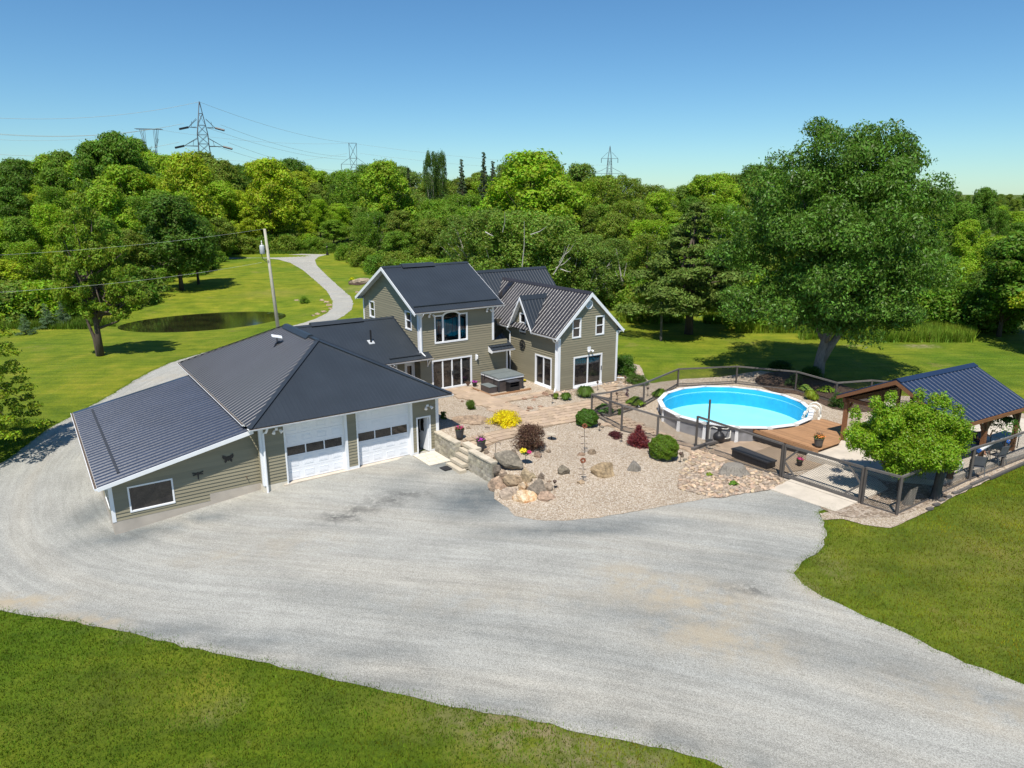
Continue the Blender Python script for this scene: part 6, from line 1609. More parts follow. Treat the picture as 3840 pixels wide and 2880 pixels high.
# ------------------------------------------------------------------ boulders
def boulder(label, px, py, w, h, f=None, mat='boulder', up=0.0, dep=None, colr=(1, 1, 1), seed=None, tilt=0, group=None, name='boulder', cat='boulder', zf=None, rz=0.0):
    p = (f or G)(px, py); d = p.y * math.cos(PITCH) - (p.z - CAM_H) * math.sin(PITCH)
    W_, H_ = w / FPX * d, h / FPX * d
    sd_ = seed if seed is not None else int(px * 7 + py) % 97
    D_ = dep or W_ * .7
    bm = bmesh.new(); bmesh.ops.create_icosphere(bm, subdivisions=3, radius=1)
    S_ = Vector((sd_, sd_ * .7, sd_ * 1.3)); rs = random.Random(sd_)
    planes = [(Vector((rs.uniform(-1, 1), rs.uniform(-1, 1), rs.uniform(-.4, 1))).normalized(), rs.uniform(.5, .84)) for _ in range(11)]
    for v in bm.verts:
        q_ = v.co.copy()
        for n_, dd in planes:
            e_ = q_.dot(n_) - dd
            if e_ > 0: q_ -= n_ * e_ * .98
        q_ *= 1 + .13 * noise.noise(q_ * 2.2 + S_) + .07 * noise.noise(q_ * 5 + S_) + .035 * noise.noise(q_ * 11 + S_)
        v.co = q_
    mx_ = max(v.co.x for v in bm.verts); mz_ = max(v.co.z for v in bm.verts)
    for v in bm.verts: v.co = Vector((v.co.x / mx_ * W_ / 2, v.co.y / mx_ * D_ / 2, v.co.z / mz_ * H_ * .62 + H_ * .22))
    me = bpy.data.meshes.new(name); bm.to_mesh(me); bm.free(); me.materials.append(MATS[mat])
    o = link(name, me); o.location = p + Vector((0, D_ * .35, up)); o.rotation_euler = (tilt * .4, tilt, rz); o.color = (*colr, 1); tag(o, label, cat, group); return o
Z1 = lambda x, y: (1700 + x / 3.687, 1550 + y / 3.687)
BL = [('long dark grey slab boulder leaning on the end of the retaining wall', 765, 815, 400, 120, 'boulder', .48, (.72, .74, .70), .42), ('dark block wedged under the long slab boulder', 590, 880, 125, 110, 'boulder', .25, (.6, .58, .55), 0),
      ('small round tan boulder beneath the long slab', 688, 930, 95, 100, 'boulder', .22, (1.35, 1.2, 1.05), 0), ('pinkish tan boulder at the foot of the retaining wall', 590, 1050, 235, 170, 'boulder', 0.02, (1.3, 1.1, .95), 0),
      ('square tan boulder in the middle of the pile', 808, 1005, 185, 130, 'boulder', .14, (1.05, .92, .72), 0), ('little pink boulder on the gravel edge of the pile', 688, 1062, 95, 78, 'boulder', .05, (1.4, 1.15, .98), 0),
      ('whitish boulder at the front left of the pile', 775, 1165, 210, 150, 'boulder', 0, (1.6, 1.5, 1.4), 0), ('round white boulder with a rusty stain in the pile', 975, 1075, 150, 115, 'boulder_rusty', .1, (1, .95, .9), 0),
      ('large rust streaked white boulder at the front of the pile', 975, 1235, 330, 170, 'boulder_rusty', 0, (1.25, 1.2, 1.15), 0), ('large dark grey boulder on the right of the pile', 1150, 1130, 250, 235, 'boulder', .03, (.78, .76, .72), .1),
      ('grey brown boulder tucked behind the pink oblong one', 1285, 1080, 165, 105, 'boulder', .05, (.95, .88, .8), 0), ('smooth pink oblong boulder at the right front of the pile', 1285, 1205, 240, 135, 'boulder', 0, (1.5, 1.25, 1.1), .05),
      ('tan boulder at the back of the pile', 1010, 960, 150, 170, 'boulder', .12, (1.15, 1.05, .8), 0), ('small brown stone standing behind the grey boulder', 1215, 915, 78, 110, 'boulder', 0, (.7, .65, .6), 0),
      ('tan stone filling the gap behind the pile', 900, 985, 110, 110, 'boulder', .1, (1.1, .95, .75), 0), ('flat pale stone on the top edge of the pile', 1090, 900, 110, 70, 'boulder', 0.03, (1.2, 1.15, .9), 0),
      ('dark pointed rock standing alone on the gravel', 1525, 840, 140, 130, 'boulder', 0, (.65, .65, .58), .2), ('big angular tan boulder alone on the gravel', 2070, 875, 300, 215, 'boulder', 0, (1.15, 1.0, .72), .1),
      ('brown grey rock by the tall flower stakes', 1912, 568, 112, 75, 'boulder', 0, (.9, .8, .66), .1), ('flat brown stone at the foot of the tall flower stake', 1768, 588, 105, 45, 'boulder', 0, (1.0, .8, .66), 0),
      ('small tan stone at the foot of the rusty flower', 1762, 982, 105, 62, 'boulder', 0, (1.15, 1.0, .8), 0), ('grey flat stone propped left of the yellow flowers', 838, 580, 82, 95, 'boulder', 0, (.9, .85, .8), 0), ('squared brown stone right of the yellow flowers', 1178, 612, 82, 95, 'boulder', 0, (.95, .8, .7), 0),
      ('small rock right of the brown bush', 1318, 548, 66, 52, 'boulder', 0, (.8, .72, .62), 0), ('long flat layered rock on the gravel behind the first planter', 250, 140, 440, 90, 'boulder', 0, (1.1, .95, .8), 0),
      ('small flat stone between the layered rock and gold juniper', 472, 208, 60, 22, 'boulder', 0, (.7, .65, .6), 0), ('small stone beside the first planter flowers', 205, 215, 60, 40, 'boulder', 0, (.9, .8, .7), 0), ('small flat stone right of the pile', 1328, 958, 60, 30, 'boulder', 0, (.9, .75, .62), 0),
      ('pair of little dark stones right of the pile', 1430, 1028, 50, 28, 'boulder', 0, (.7, .62, .55), 0), ('stone at the back of the retaining wall end', 700, 680, 120, 60, 'boulder', 0, (.85, .75, .65), 0), ('little stone behind the retaining wall cap', 590, 635, 90, 50, 'boulder', 0, (.8, .72, .62), 0), ('dark little stone beside the second planter', 460, 560, 75, 60, 'boulder', 0, (.7, .65, .6), 0),
      ('grey pebble beside the first globe cedar', 2060, 205, 52, 35, 'boulder', 0, (.75, .75, .72), 0)]
for (lb, x, y, w, h, mt, up, cl, ti) in BL: boulder(lb, *Z1(x, y), w / 3.687 * 1.15, h / 3.687 * 1.1, mat=mt, up=up, colr=cl, tilt=ti, rz=(-.35 if 'slab boulder' in lb and 'long' in lb else 0))
Ge = lambda x, y: (2100 + x / 2.4578, 1250 + y / 2.4578)
o = boulder('dark jagged driftwood root standing on the gravel', *Ge(685, 1278), 55, 48, mat='stump_wood', colr=(.6, .6, .6), name='driftwood', cat='driftwood', seed=9)
boulder('small dark flat stone beside the larger globe cedar', *Ge(1155, 1180), 18, 13, colr=(.6, .65, .62)); boulder('upright dark stone slab behind the larger globe cedar', *Ge(1128, 1145), 12, 28, colr=(.5, .48, .45))
boulder('dark round stone at the base of the gate post', *Ge(2010, 1360), 16, 14, colr=(.55, .5, .45)); boulder('tan boulder at the corner of the house below the side door', 2050, 1482, 30, 22, colr=(1.1, .95, .75))
Gd = lambda x, y: (1500 + x / 2.212, 1300 + y / 2.212)
for lb, x, y, w, h in (('largest brown rock of the paved island', 1080, 520, 38, 16), ('reddish rock at the top of the paved island', 1030, 442, 34, 16), ('squared brown rock right of centre on the paved island', 1170, 502, 28, 10), ('dark small rock at the left tip of the paved island', 885, 472, 20, 12), ('pale brown rock near the top of the paved island', 1120, 425, 30, 12), ('tall tan rock at the top corner of the paved island', 1210, 408, 36, 26), ('small rock at the bottom tip of the paved island', 1058, 535, 22, 10), ('low rock between the others on the paved island', 1108, 448, 26, 10)):
    boulder(lb, *Gd(x, y), w / 2.212 * 1.5, h / 2.212 * 1.5, colr=(1.0, .75, .62))
boulder('small stone on the gravel left of the small green mound', *Gd(515, 460), 14, 7, colr=(.8, .6, .5)); boulder('dark flat disc stone on the gravel beside the garage corner', *Gd(368, 553), 18, 5, colr=(.7, .6, .5))
# rock garden by the drive and pond-edge rocks
boulder('broad pale flat boulder in a dark bed beside the winding road', 1350, 1062, 74, 22, B, colr=(1.15, 1.1, .95), dep=2.2)
RB = ['pale flat rock, %s along the row lining the road bend by the pond' % k for k in ('first', 'second', 'third', 'fourth', 'fifth', 'sixth', 'seventh', 'eighth', 'last')]
for i, (px, py, w, h) in enumerate([(1205, 1128, 22, 7), (1222, 1136, 26, 9), (1236, 1147, 22, 9), (1238, 1160, 16, 7), (1212, 1172, 26, 8), (1190, 1180, 22, 8), (1172, 1186, 18, 7), (1128, 1132, 26, 8), (1110, 1128, 20, 5)]):
    boulder(RB[i], px, py, w, h, B, colr=(1.35, 1.2, 1.0), group='rocks lining the road bend')
for i, (px, py, w) in enumerate([(1368, 1118, 22), (1350, 1108, 18), (1340, 1098, 14)]): boulder('%s of three pale small rocks beside the road behind the house gable' % ('nearest', 'middle one', 'farthest')[i], px, py, w, 8, B, colr=(1.3, 1.2, 1.0), group='small rocks behind the gable')
pb = B(1350, 1058); mb = MB(); poly = [(pb.x + 1.9 * math.cos(t) * (1 + .12 * math.sin(3 * t)), pb.y + 3.6 * math.sin(t) * (1 + .1 * math.cos(5 * t))) for t in np.linspace(0, 2 * PI, 30, endpoint=False)]
n = len(poly); link('road_garden_bed', tomesh('road_garden_bed', MB().add([(x, y, zb(x, y) + .06) for x, y in poly], [tuple(range(n))]), 'mulch'), kind='structure')

# ------------------------------------------------------------------ poles, wires, pylons
p = PD(1048, 1262, 71.5); p.z = zb(p.x, p.y); tp = PD(992, 858, 71.5)
T = Thing('utility_pole', 'grey wooden utility pole with a transformer rising behind the garage roof', 'utility pole', tuple(p))
T.part('pole', MB().tube([p, p.lerp(tp, .5), tp], [.19, .16, .12], 10), 'pole_wood', smooth=True)
q = PD(983, 935, 71.3); T.part('transformer', MB().lathe(q + Vector((0, 0, -.45)), [(.2, 0), (.24, .05), (.24, .75), (.2, .85), (.05, .9)], 14), 'grey_can', smooth=True)
T.part('bushing', MB().lathe(q + Vector((0, 0, .42)), [(.05, 0), (.07, .1), (.04, .2), (.06, .3), (.03, .45)], 8), 'ivory_plastic')
T.part('conduit', MB().tube([q + Vector((-.1, 0, -.45)), q + Vector((-.05, 0, -.9)), q + Vector((.3, 0, -1.2)), q + Vector((.55, 0, -1.1))], .03, 6).beam(q + Vector((0, 0, .0)), q + Vector((.35, 0, .05)), .08, .12), 'black_metal')
def wire(label, a, b, sag, r, name='power_line', seg=24, group=None):
    mb = MB(); P_ = [a.lerp(b, t) + Vector((0, 0, -4 * sag * t * (1 - t))) for t in np.linspace(0, 1, seg)]
    mb.tube([q_ - a for q_ in P_], r, 4, False)
    me = tomesh(name, mb, 'wire_grey'); o = link(name, me); o.location = a; tag(o, label, 'cable', group)
wire('upper cable from the utility pole to the left', tp, PD(-250, 968, 52), .4, .008)
wire('lower cable from the transformer to the left', PD(982, 984, 71.2), PD(-250, 1108, 52), .5, .010)
def lattice(mb, lv, r=.16):
    """square tower legs with bracing; lv = [(z, half width)]"""
    for (z0, w0), (z1, w1) in zip(lv[:-1], lv[1:]):
        c0 = [Vector((sx * w0, sy * w0, z0)) for sx, sy in ((-1, -1), (1, -1), (1, 1), (-1, 1))]; c1 = [Vector((sx * w1, sy * w1, z1)) for sx, sy in ((-1, -1), (1, -1), (1, 1), (-1, 1))]
        for k in range(4):
            j = (k + 1) % 4
            mb.tube([c0[k], c1[k]], r, 3, False); mb.tube([c0[k], c1[j]], r * .6, 3, False); mb.tube([c0[j], c1[k]], r * .6, 3, False); mb.tube([c1[k], c1[j]], r * .6, 3, False)
def pylon(label, px, ytop, dist, H, kind, rz=0.0, k=1.0):
    t = PD(px, ytop, dist); base = Vector((t.x, t.y, t.z - H))
    T = Thing('pylon', label, 'pylon', tuple(base), 'L', None, rz); s = H / 50.0
    if kind == 'A':
        mb = MB(); lattice(mb, [(0, 5 * s), (12 * s, 3.6 * s), (19 * s, 3.0 * s), (24 * s, 2.6 * s), (28 * s, 2.4 * s), (32 * s, 2.2 * s), (36 * s, 2.2 * s), (40 * s, 1.6 * s), (45 * s, .8 * s), (50 * s, .1)], .15 * k); T.part('tower', mb, 'steel')
        for z, L in ((22, 8.5), (31, 8.2), (39, 5.6)):
            for sg in (-1, 1):
                mb = MB(); e = Vector((sg * L * s, 0, z * s))
                for w in (-2.2 * s, 2.2 * s): mb.tube([Vector((sg * 2.2 * s, w, z * s)), e], .13 * k, 3, False); mb.tube([Vector((sg * 2 * s, w, (z + 3.6) * s)), e], .12 * k, 3, False)
                mb.tube([Vector((sg * 4.5 * s, 0, z * s)), Vector((sg * 4.0 * s, 0, (z + 2.6) * s))], .1 * k, 3, False)
                T.part('arm', mb, 'steel')
                T.part('insulator', MB().tube([e, e + Vector((sg * 3.8 * s, -1.0 * s, -1.0 * s))], .38 * k * s + .1, 5), 'black_metal')
    elif kind == 'V':
        mb = MB(); lattice(mb, [(0, 4 * s), (30 * s, 2.6 * s), (38 * s, 2.0 * s)], .15 * k)
        for sg in (-1, 1):
            for w in (-1.5 * s, 1.5 * s): mb.tube([Vector((sg * 1.5 * s, w, 34 * s)), Vector((sg * 4.5 * s, w, 50 * s))], .15 * k, 3, False); mb.tube([Vector((sg * 2.6 * s, w, 34 * s)), Vector((sg * 2.6 * s, w, 50 * s))], .12 * k, 3, False); mb.tube([Vector((sg * 2.2 * s, w, 40 * s)), Vector((sg * 4.2 * s, w, 45 * s))], .1 * k, 3, False)
        for w in (-1.5 * s, 1.5 * s): mb.tube([Vector((-7 * s, w, 50 * s)), Vector((7 * s, w, 50 * s))], .16 * k, 3, False)
        T.part('tower', mb, 'steel')
    else:
        mb = MB(); lattice(mb, [(0, 5 * s), (14 * s, 3 * s), (22 * s, 2.4 * s), (28 * s, 2.0 * s), (34 * s, 1.8 * s), (40 * s, 2.4 * s), (50 * s, 2.6 * s)] if kind == 'C' else [(0, 5 * s), (14 * s, 3 * s), (24 * s, 2.2 * s), (32 * s, 1.8 * s), (40 * s, 1.4 * s), (50 * s, .1)], .13 * k); T.part('tower', mb, 'steel')
        for z, L in (((36, 8.5), (20, 13)) if kind == 'C' else ((40, 7), (28, 12), (18, 9))):
            for sg in (-1, 1):
                mb = MB(); e = Vector((sg * L * s, 0, z * s)); mb.tube([Vector((0, 0, z * s)), e], .12 * k, 3, False); mb.tube([Vector((sg * 1.6 * s, 0, (z + 5) * s)), e], .11 * k, 3, False); T.part('arm', mb, 'steel')
                T.part('insulator', MB().tube([e, e + Vector((0, 0, -3.5 * s))], .16 * k, 4), 'black_metal')
    return base, s
bA, sA = pylon('nearest and tallest lattice pylon rising over the left woods', 747, 381, 340, 50, 'A', .35, 1.0)
pylon('flat topped lattice pylon just left of the tallest one', 558, 484, 420, 50, 'V', .2, 1.0)
bC, sC = pylon('narrow flat topped pylon above the trees left of centre', 1322, 537, 520, 50, 'C', .2, 1.1)
bD, sD = pylon('pointed small pylon above the trees right of the house', 2288, 547, 620, 50, 'D', .1, 1.3)
G_ = 'high voltage cables strung between the pylons'
ln = [((690, 463, 335), (-60, 500, 300)), ((690, 463, 335), (-60, 497, 297)), ((672, 533, 335), (-60, 575, 300)), ((828, 468, 345), (1300, 588, 520)), ((780, 480, 345), (1300, 598, 520)), ((855, 534, 345), (1300, 642, 520)), ((800, 545, 345), (1295, 650, 520)), ((747, 382, 340), (1322, 537, 520)), ((747, 382, 340), (-60, 440, 300)), ((1340, 540, 520), (2288, 620, 620)), ((1350, 575, 520), (2260, 640, 620)), ((1300, 575, 520), (850, 600, 480)), ((560, 484, 420), (-60, 520, 380)), ((582, 484, 420), (1310, 537, 520))]
LW = ['upper left cable of the tallest pylon, outer strand', 'upper left cable of the tallest pylon, inner strand', 'lower left cable of the tallest pylon', 'cable from the upper right arm down to the narrow pylon', 'second cable from the upper arms down to the narrow pylon',
      'cable from the lower right arm down to the narrow pylon', 'lowest cable between the tallest and the narrow pylon', 'cable from the tip of the tallest pylon to the narrow pylon', 'cable from the tip of the tallest pylon to the left', 'top cable from the narrow pylon to the small pointed pylon',
      'lower cable from the narrow pylon to the small pointed pylon', 'faint low cable left of the narrow pylon', 'cable from the flat topped pylon to the left', 'cable from the flat topped pylon to the narrow pylon']
for (a, b), lw in zip(ln, LW): wire(lw, PD(*a), PD(*b), 3.0, .06 if a[2] < 400 else .05, seg=14, group=G_)
# weathered marker post on the back lawn and old lamp post by the road
p = B(2478, 1278); tp2 = PD(2484, 1125, p.y)
T = Thing('marker_post', 'lone rough wooden post on the back lawn left of the pine', 'post', tuple(p)); T.part('post', MB().tube([p, tp2], [.13, .10], 8), 'weathered_rail')
p = B(1228, 957); T = Thing('lamp_post', 'small black lamp post at the fork of the winding road', 'lamp post', tuple(p)); T.part('post', MB().tube([p, p + Vector((0, 0, 1.6))], .09, 6).box(p.x - .25, p.x + .25, p.y - .25, p.y + .25, p.z, p.z + .6), 'black_metal'); T.part('lantern', MB().lathe(p + Vector((0, 0, 1.6)), [(.12, 0), (.2, .3), (.05, .5)], 6), 'black_metal')
# ------------------------------------------------------------------ vegetation
def unit(a): return a / np.maximum(np.linalg.norm(a, axis=1, keepdims=True), 1e-9)
def leaf_quads(C, Nn, S, asp=.55, droop=0.0, fold=0.0):
    """diamond leaves centred on C, facing Nn, length S"""
    n = len(C); r_ = rng.normal(size=(n, 3)); r_[:, 2] -= droop
    t = unit(r_ - Nn * np.sum(r_ * Nn, axis=1, keepdims=True)); b = np.cross(Nn, t)
    S = S[:, None]; V = np.stack([C - t * S * .5, C + b * S * asp * .5 + t * S * .05, C + t * S * .5, C - b * S * asp * .5 + t * S * .05], 1).reshape(-1, 3)
    F = np.arange(4 * n).reshape(n, 4); return V, F
def crown_mesh(name, puffs, n, size, mat, asp=.6, droop=.0, updir=.35, rnd=.6, shell=(.55, 1.08), gap=0.0, lowcut=-.75, sub=0, wisp=.06):
    """puffs: (x, y, z, rx, rz) clumps of leaves; leaves sit on each clump's shell and face outwards"""
    P = np.array(puffs, float); area = P[:, 3] * (P[:, 3] + P[:, 4]); cnt = np.maximum(8, (n * area / area.sum())).astype(int)
    idx = np.repeat(np.arange(len(P)), cnt); m = len(idx)
    d = unit(rng.normal(size=(m * 2, 3))); d = d[d[:, 2] > lowcut][:m]
    while len(d) < m: e = unit(rng.normal(size=(m, 3))); d = np.concatenate([d, e[e[:, 2] > lowcut]])[:m]
    rad = rng.uniform(shell[0], shell[1], m) ** .7
    # sub-clumps: ripple of the shell so that light and dark pockets form
    ph = rng.uniform(0, 6.28, (len(P), 3))[idx]
    rip = 1 + .16 * np.sin(d[:, 0] * 7 + ph[:, 0]) * np.sin(d[:, 1] * 7 + ph[:, 1]) * np.sin(d[:, 2] * 6 + ph[:, 2]) * 2
    w = rng.random(m) < wisp; rad[w] *= rng.uniform(1.0, 1.35, w.sum())
    R_ = np.stack([P[idx, 3], P[idx, 3], P[idx, 4]], 1)
    C = P[idx, :3] + d * R_ * (rad * rip)[:, None]
    Nn = unit(d + rng.normal(size=(m, 3)) * rnd + np.array([0, 0, updir]))
    S = size * rng.uniform(.6, 1.35, m)
    V, F = leaf_quads(C, Nn, S, asp, droop); return npmesh(name, V, F, mat)
def crown_puffs(rx, z0, z1, n, pr, seed, shape='round', flat=.8, inner=.25):
    rs = np.random.default_rng(seed); out = []; H = z1 - z0
    for i in range(n):
        t = (i + .5) / n; a = i * 2.39996 + rs.uniform(-.5, .5)
        if shape == 'round': z = z0 + H * (t ** .85); prof = math.sqrt(max(0, 1 - (2 * (.08 + .9 * (z - z0) / H) - 1) ** 2)) ** .8
        elif shape == 'egg': z = z0 + H * t ** .9; f = (z - z0) / H; prof = (math.sin(PI * min(1, .10 + .88 * f ** .72))) ** .62
        elif shape == 'cone': z = z0 + H * t ** 1.15; prof = 1 - .93 * (z - z0) / H
        elif shape == 'column': z = z0 + H * t; prof = .55 + .45 * math.sin(PI * t)
        elif shape == 'dome': z = z0 + H * t; prof = math.sqrt(max(0.02, 1 - ((z - z0) / H) ** 2))
        k = rs.uniform(.62, 1.0) if rs.random() > inner else rs.uniform(.1, .5)
        r_ = rx * prof * k * rs.uniform(.9, 1.12); q = pr * rs.uniform(.7, 1.3) * (1 if shape != 'cone' else max(.35, prof + .15))
        out.append((r_ * math.cos(a), r_ * math.sin(a), min(z, z1 - q * flat * .8), q, q * flat))
    return out
def trunk_mb(h, r, puffs, nb=8, lean=(0, 0), seed=0, fork=.0, z0=-.3):
    rs = random.Random(seed); mb = MB(); top_ = Vector((lean[0], lean[1], h))
    pts = [Vector((0, 0, z0)), Vector((lean[0] * .1, lean[1] * .1, h * .25)), Vector((lean[0] * .4 + rs.uniform(-.1, .1), lean[1] * .4, h * .6)), top_]
    mb.tube(pts, [r * 1.25, r * .9, r * .65, r * .3], 8)
    for p in rs.sample(puffs, min(nb, len(puffs))):
        e = Vector(p[:3]); s = pts[1].lerp(pts[3], rs.uniform(0, .8)); m_ = s.lerp(e, .5) + Vector((0, 0, -.12 * (e - s).length * rs.uniform(-.5, 1.2)))
        mb.tube([s, m_, e], [r * .42, r * .26, r * .06], 5)
    return mb
class Tree:
    """builds an original at the origin frame then copies it about"""
    def __init__(s, name, puffs, n, size, mat, h, r, bark='bark', crown='crown', nb=8, lean=(0, 0), seed=0, **kw):
        s.name = name; s.cm = crown_mesh(crown, puffs, n, size, mat, **kw); s.cn = crown
        s.tm = tomesh('trunk', trunk_mb(h, r, puffs, nb, lean, seed), bark, smooth=True) if h else None
    def put(s, label, cat, loc, rz=0.0, sc=1.0, colr=(1, 1, 1), group=None, name=None):
        o = bpy.data.objects.new(name or s.name, None); col.objects.link(o); o.location = loc; o.rotation_euler = (0, 0, rz); o.scale = sc if hasattr(sc, '__len__') else (sc,) * 3
        tag(o, label, cat, group)
        c = link(s.cn, s.cm, o); c.color = (*colr, 1)
        if s.tm: link('trunk', s.tm, o)
        return o

# big tree behind the pool
base = B(3064, 1416)
pf = []
rs = np.random.default_rng(4)
lob = [(1.0, 0, 16.2, 3.2, 2.6), (4.6, .5, 16.0, 3.0, 2.5), (-1.8, 0, 13.8, 3.4, 2.7), (5.9, 0, 13.2, 3.2, 2.8), (2.4, .5, 13.5, 4.4, 3.2), (-3.8, 0, 11.2, 3.0, 2.6), (6.9, .3, 10.2, 2.4, 2.6), (2.0, -1.5, 10.5, 5.2, 3.2), (2.0, -4.0, 11.5, 4.0, 3.0), (1.0, -4.2, 8.0, 3.6, 2.4), (4.5, -3.5, 8.5, 3.0, 2.4), (-1.5, -3.0, 10.5, 2.8, 2.4), (3.5, -2.5, 14, 3, 2.4), (.8, -4.2, 6.6, 3.0, 1.7), (3.6, -4, 6.6, 2.8, 1.7),
       (-4.8, .3, 8.5, 2.6, 2.3), (7.2, -.5, 7.6, 2.6, 2.2), (1.5, -2.5, 7.6, 4.6, 2.4), (-2.8, -1.5, 6.2, 3.0, 2.0), (4.8, -1.5, 5.4, 2.6, 1.7), (0.6, 3.5, 10, 4.8, 4.0), (4.5, 3.5, 9, 4.2, 4.0), (-.6, -2.0, 4.8, 2.0, 1.2), (2.6, -2.5, 4.6, 2.0, 1.0), (-4.6, -1, 5.8, 1.8, 1.5), (6.6, -1.5, 5.0, 1.4, 1.0)]
for (x, y, z, r_, h_) in lob:
    k = int(5 + r_ * r_ * 1.15)
    for i in range(k):
        d = unit(rs.normal(size=(1, 3)))[0]; d[2] = abs(d[2]) * 1.1 - .35; q = rs.uniform(.55, 1.05)
        s_ = rs.uniform(.75, 1.35); pf.append((x + d[0] * r_ * q, y + d[1] * r_ * q, z + d[2] * h_ * q, s_, s_ * .78))
pf = [(x - 1.5, y, z - (.15 if z < 7 else -.35), r_, h_) for x, y, z, r_, h_ in pf]
big = Tree('maple_tree', pf, 190000, .25, 'leaf_big', 7.5, .42, 'bark_grey', nb=22, lean=(1.2, 0), seed=2, asp=.42, droop=.9, rnd=.75, updir=.25, wisp=.12)
o = big.put('huge dark green broadleaf tree with a forked pale trunk behind the pool', 'tree', base)
link('limb', tomesh('limb', MB().tube([Vector((.05, -.05, 1.0)), Vector((.7, -.2, 2.6)), Vector((1.9, -.2, 4.6)), Vector((3.4, 0, 8))], [.30, .28, .22, .08], 8), 'bark_grey', smooth=True), o)

# left lawn tree
pl_ = B(378, 1334)
pfl = []
for (x, y, z, r_, h_) in [(0.3, 0, 12.2, 1.9, 2.0), (-1.6, 0, 10.4, 2.1, 2.0), (2.0, .4, 9.8, 2.2, 2.0), (-2.6, .2, 7.8, 2.0, 1.8), (.2, -.8, 8.0, 2.6, 2.2), (3.2, 0, 7.0, 2.0, 1.8), (-1.8, 0, 5.6, 1.8, 1.3), (1.4, -.5, 5.4, 2.2, 1.5), (4.4, .2, 5.6, 1.5, 1.2), (-2.9, .4, 5.2, 1.3, 1.0), (0, 1.6, 8, 2.4, 3), (-.8, -.2, 3.9, 1.0, .7), (2.6, 0, 4.1, 1.1, .6), (5.1, 0, 5.3, .8, .6)]:
    for i in range(int(5 + r_ * r_ * 1.9)):
        d = unit(rs.normal(size=(1, 3)))[0]; q = rs.uniform(.4, 1.1); s_ = rs.uniform(.4, .8); pfl.append((x + d[0] * r_ * q, y + d[1] * r_ * q, z + d[2] * h_ * q, s_, s_ * .8))
lt = Tree('ash_tree', pfl, 42000, .26, 'leaf_forest', 9.0, .34, 'bark', nb=46, lean=(.4, 0), seed=3, asp=.5, droop=.6, rnd=.8, wisp=.15)
o = lt.put('airy green tree standing alone on the left lawn with a clear round shadow', 'tree', pl_, sc=(.82, .82, 1.03), colr=(1.0, .95, .75))
link('limb', tomesh('limb', MB().tube([Vector((-.3, 0, -.1)), Vector((-.42, 0, 1.6)), Vector((-1.2, 0, 4))], [.24, .2, .1], 8), 'bark'), o)

# crab apple by the gate
cbase = PZ(3372, 1835, .5)
pc_ = []
for i in range(150):
    d = unit(rs.normal(size=(1, 3)))[0]; q = rs.uniform(.35, 1.0); s_ = rs.uniform(.34, .56)
    pc_.append((d[0] * 2.6 * q, d[1] * 2.2 * q, 2.55 + d[2] * (1.60 if d[2] > 0 else 1.45) * q, s_, s_ * .8))
for x, z in ((-.9, 4.45), (.2, 4.65), (-1.6, 4.2), (1.1, 4.5), (1.6, 4.2), (2.3, 3.8), (-2.3, 3.6), (2.6, 2.6), (-2.7, 2.4), (.7, 4.5)): pc_.append((x, rs.uniform(-.5, .5), z, .26, .36))
cr_ = Tree('crab_apple_tree', pc_, 160000, .105, 'leaf_crab', 2.3, .13, 'bark', nb=24, lean=(.1, 0), seed=5, asp=.5, rnd=.8, updir=.5, wisp=.22, shell=(.4, 1.1))
cr_.put('small round bright green tree beside the wide gate half hiding the gazebo', 'tree', cbase)

# forest kinds: (puffs, leaves)
K = {}
for i in range(4):
    p_ = crown_puffs(4.6, 3.2, 14.6, 54, 1.30, 20 + i, 'egg', .72); K['maple%d' % i] = Tree('broadleaf_tree', p_, 20000, .36, 'leaf_forest', 8, .28, nb=10, seed=i, asp=.62, rnd=.45, updir=.35, wisp=.08)
for i in range(2):
    p_ = crown_puffs(3.3, 2.5, 15.5, 70, .95, 40 + i, 'column', 1.0); K['poplar%d' % i] = Tree('poplar_tree', p_, 15000, .34, 'leaf_forest', 10, .22, nb=14, seed=i + 5, asp=.5, rnd=.8, updir=.3, wisp=.16)
for i in range(2):
    p_ = crown_puffs(4.2, 2.0, 11.5, 60, 1.0, 50 + i, 'round', .85); K['birch%d' % i] = Tree('birch_tree', p_, 13000, .33, 'leaf_forest', 9, .16, 'birch_bark', nb=26, seed=i + 8, asp=.5, rnd=.85, wisp=.2)
p_ = crown_puffs(5.0, 2.6, 12.6, 74, 1.25, 60, 'cone', .42); K['pine'] = Tree('pine_tree', p_, 42000, .34, 'leaf_conifer', 12, .3, nb=34, seed=12, asp=.34, rnd=.9, wisp=.14, lowcut=-.4)
p_ = crown_puffs(2.6, 1.0, 15.0, 90, .8, 61, 'cone', .45); K['spruce'] = Tree('spruce_tree', p_, 20000, .36, 'leaf_conifer', 14.6, .2, nb=20, seed=13, asp=.35, droop=.5, rnd=.8, lowcut=-.5)
for i in range(3):
    p_ = crown_puffs(1.9, .1, 2.6, 22, .62, 70 + i, 'dome', .85); K['bush%d' % i] = Tree('wild_bush', p_, 4200, .24, 'leaf_forest', 1.2, .06, nb=6, seed=i + 20, asp=.5, rnd=.85, wisp=.18, crown='foliage')

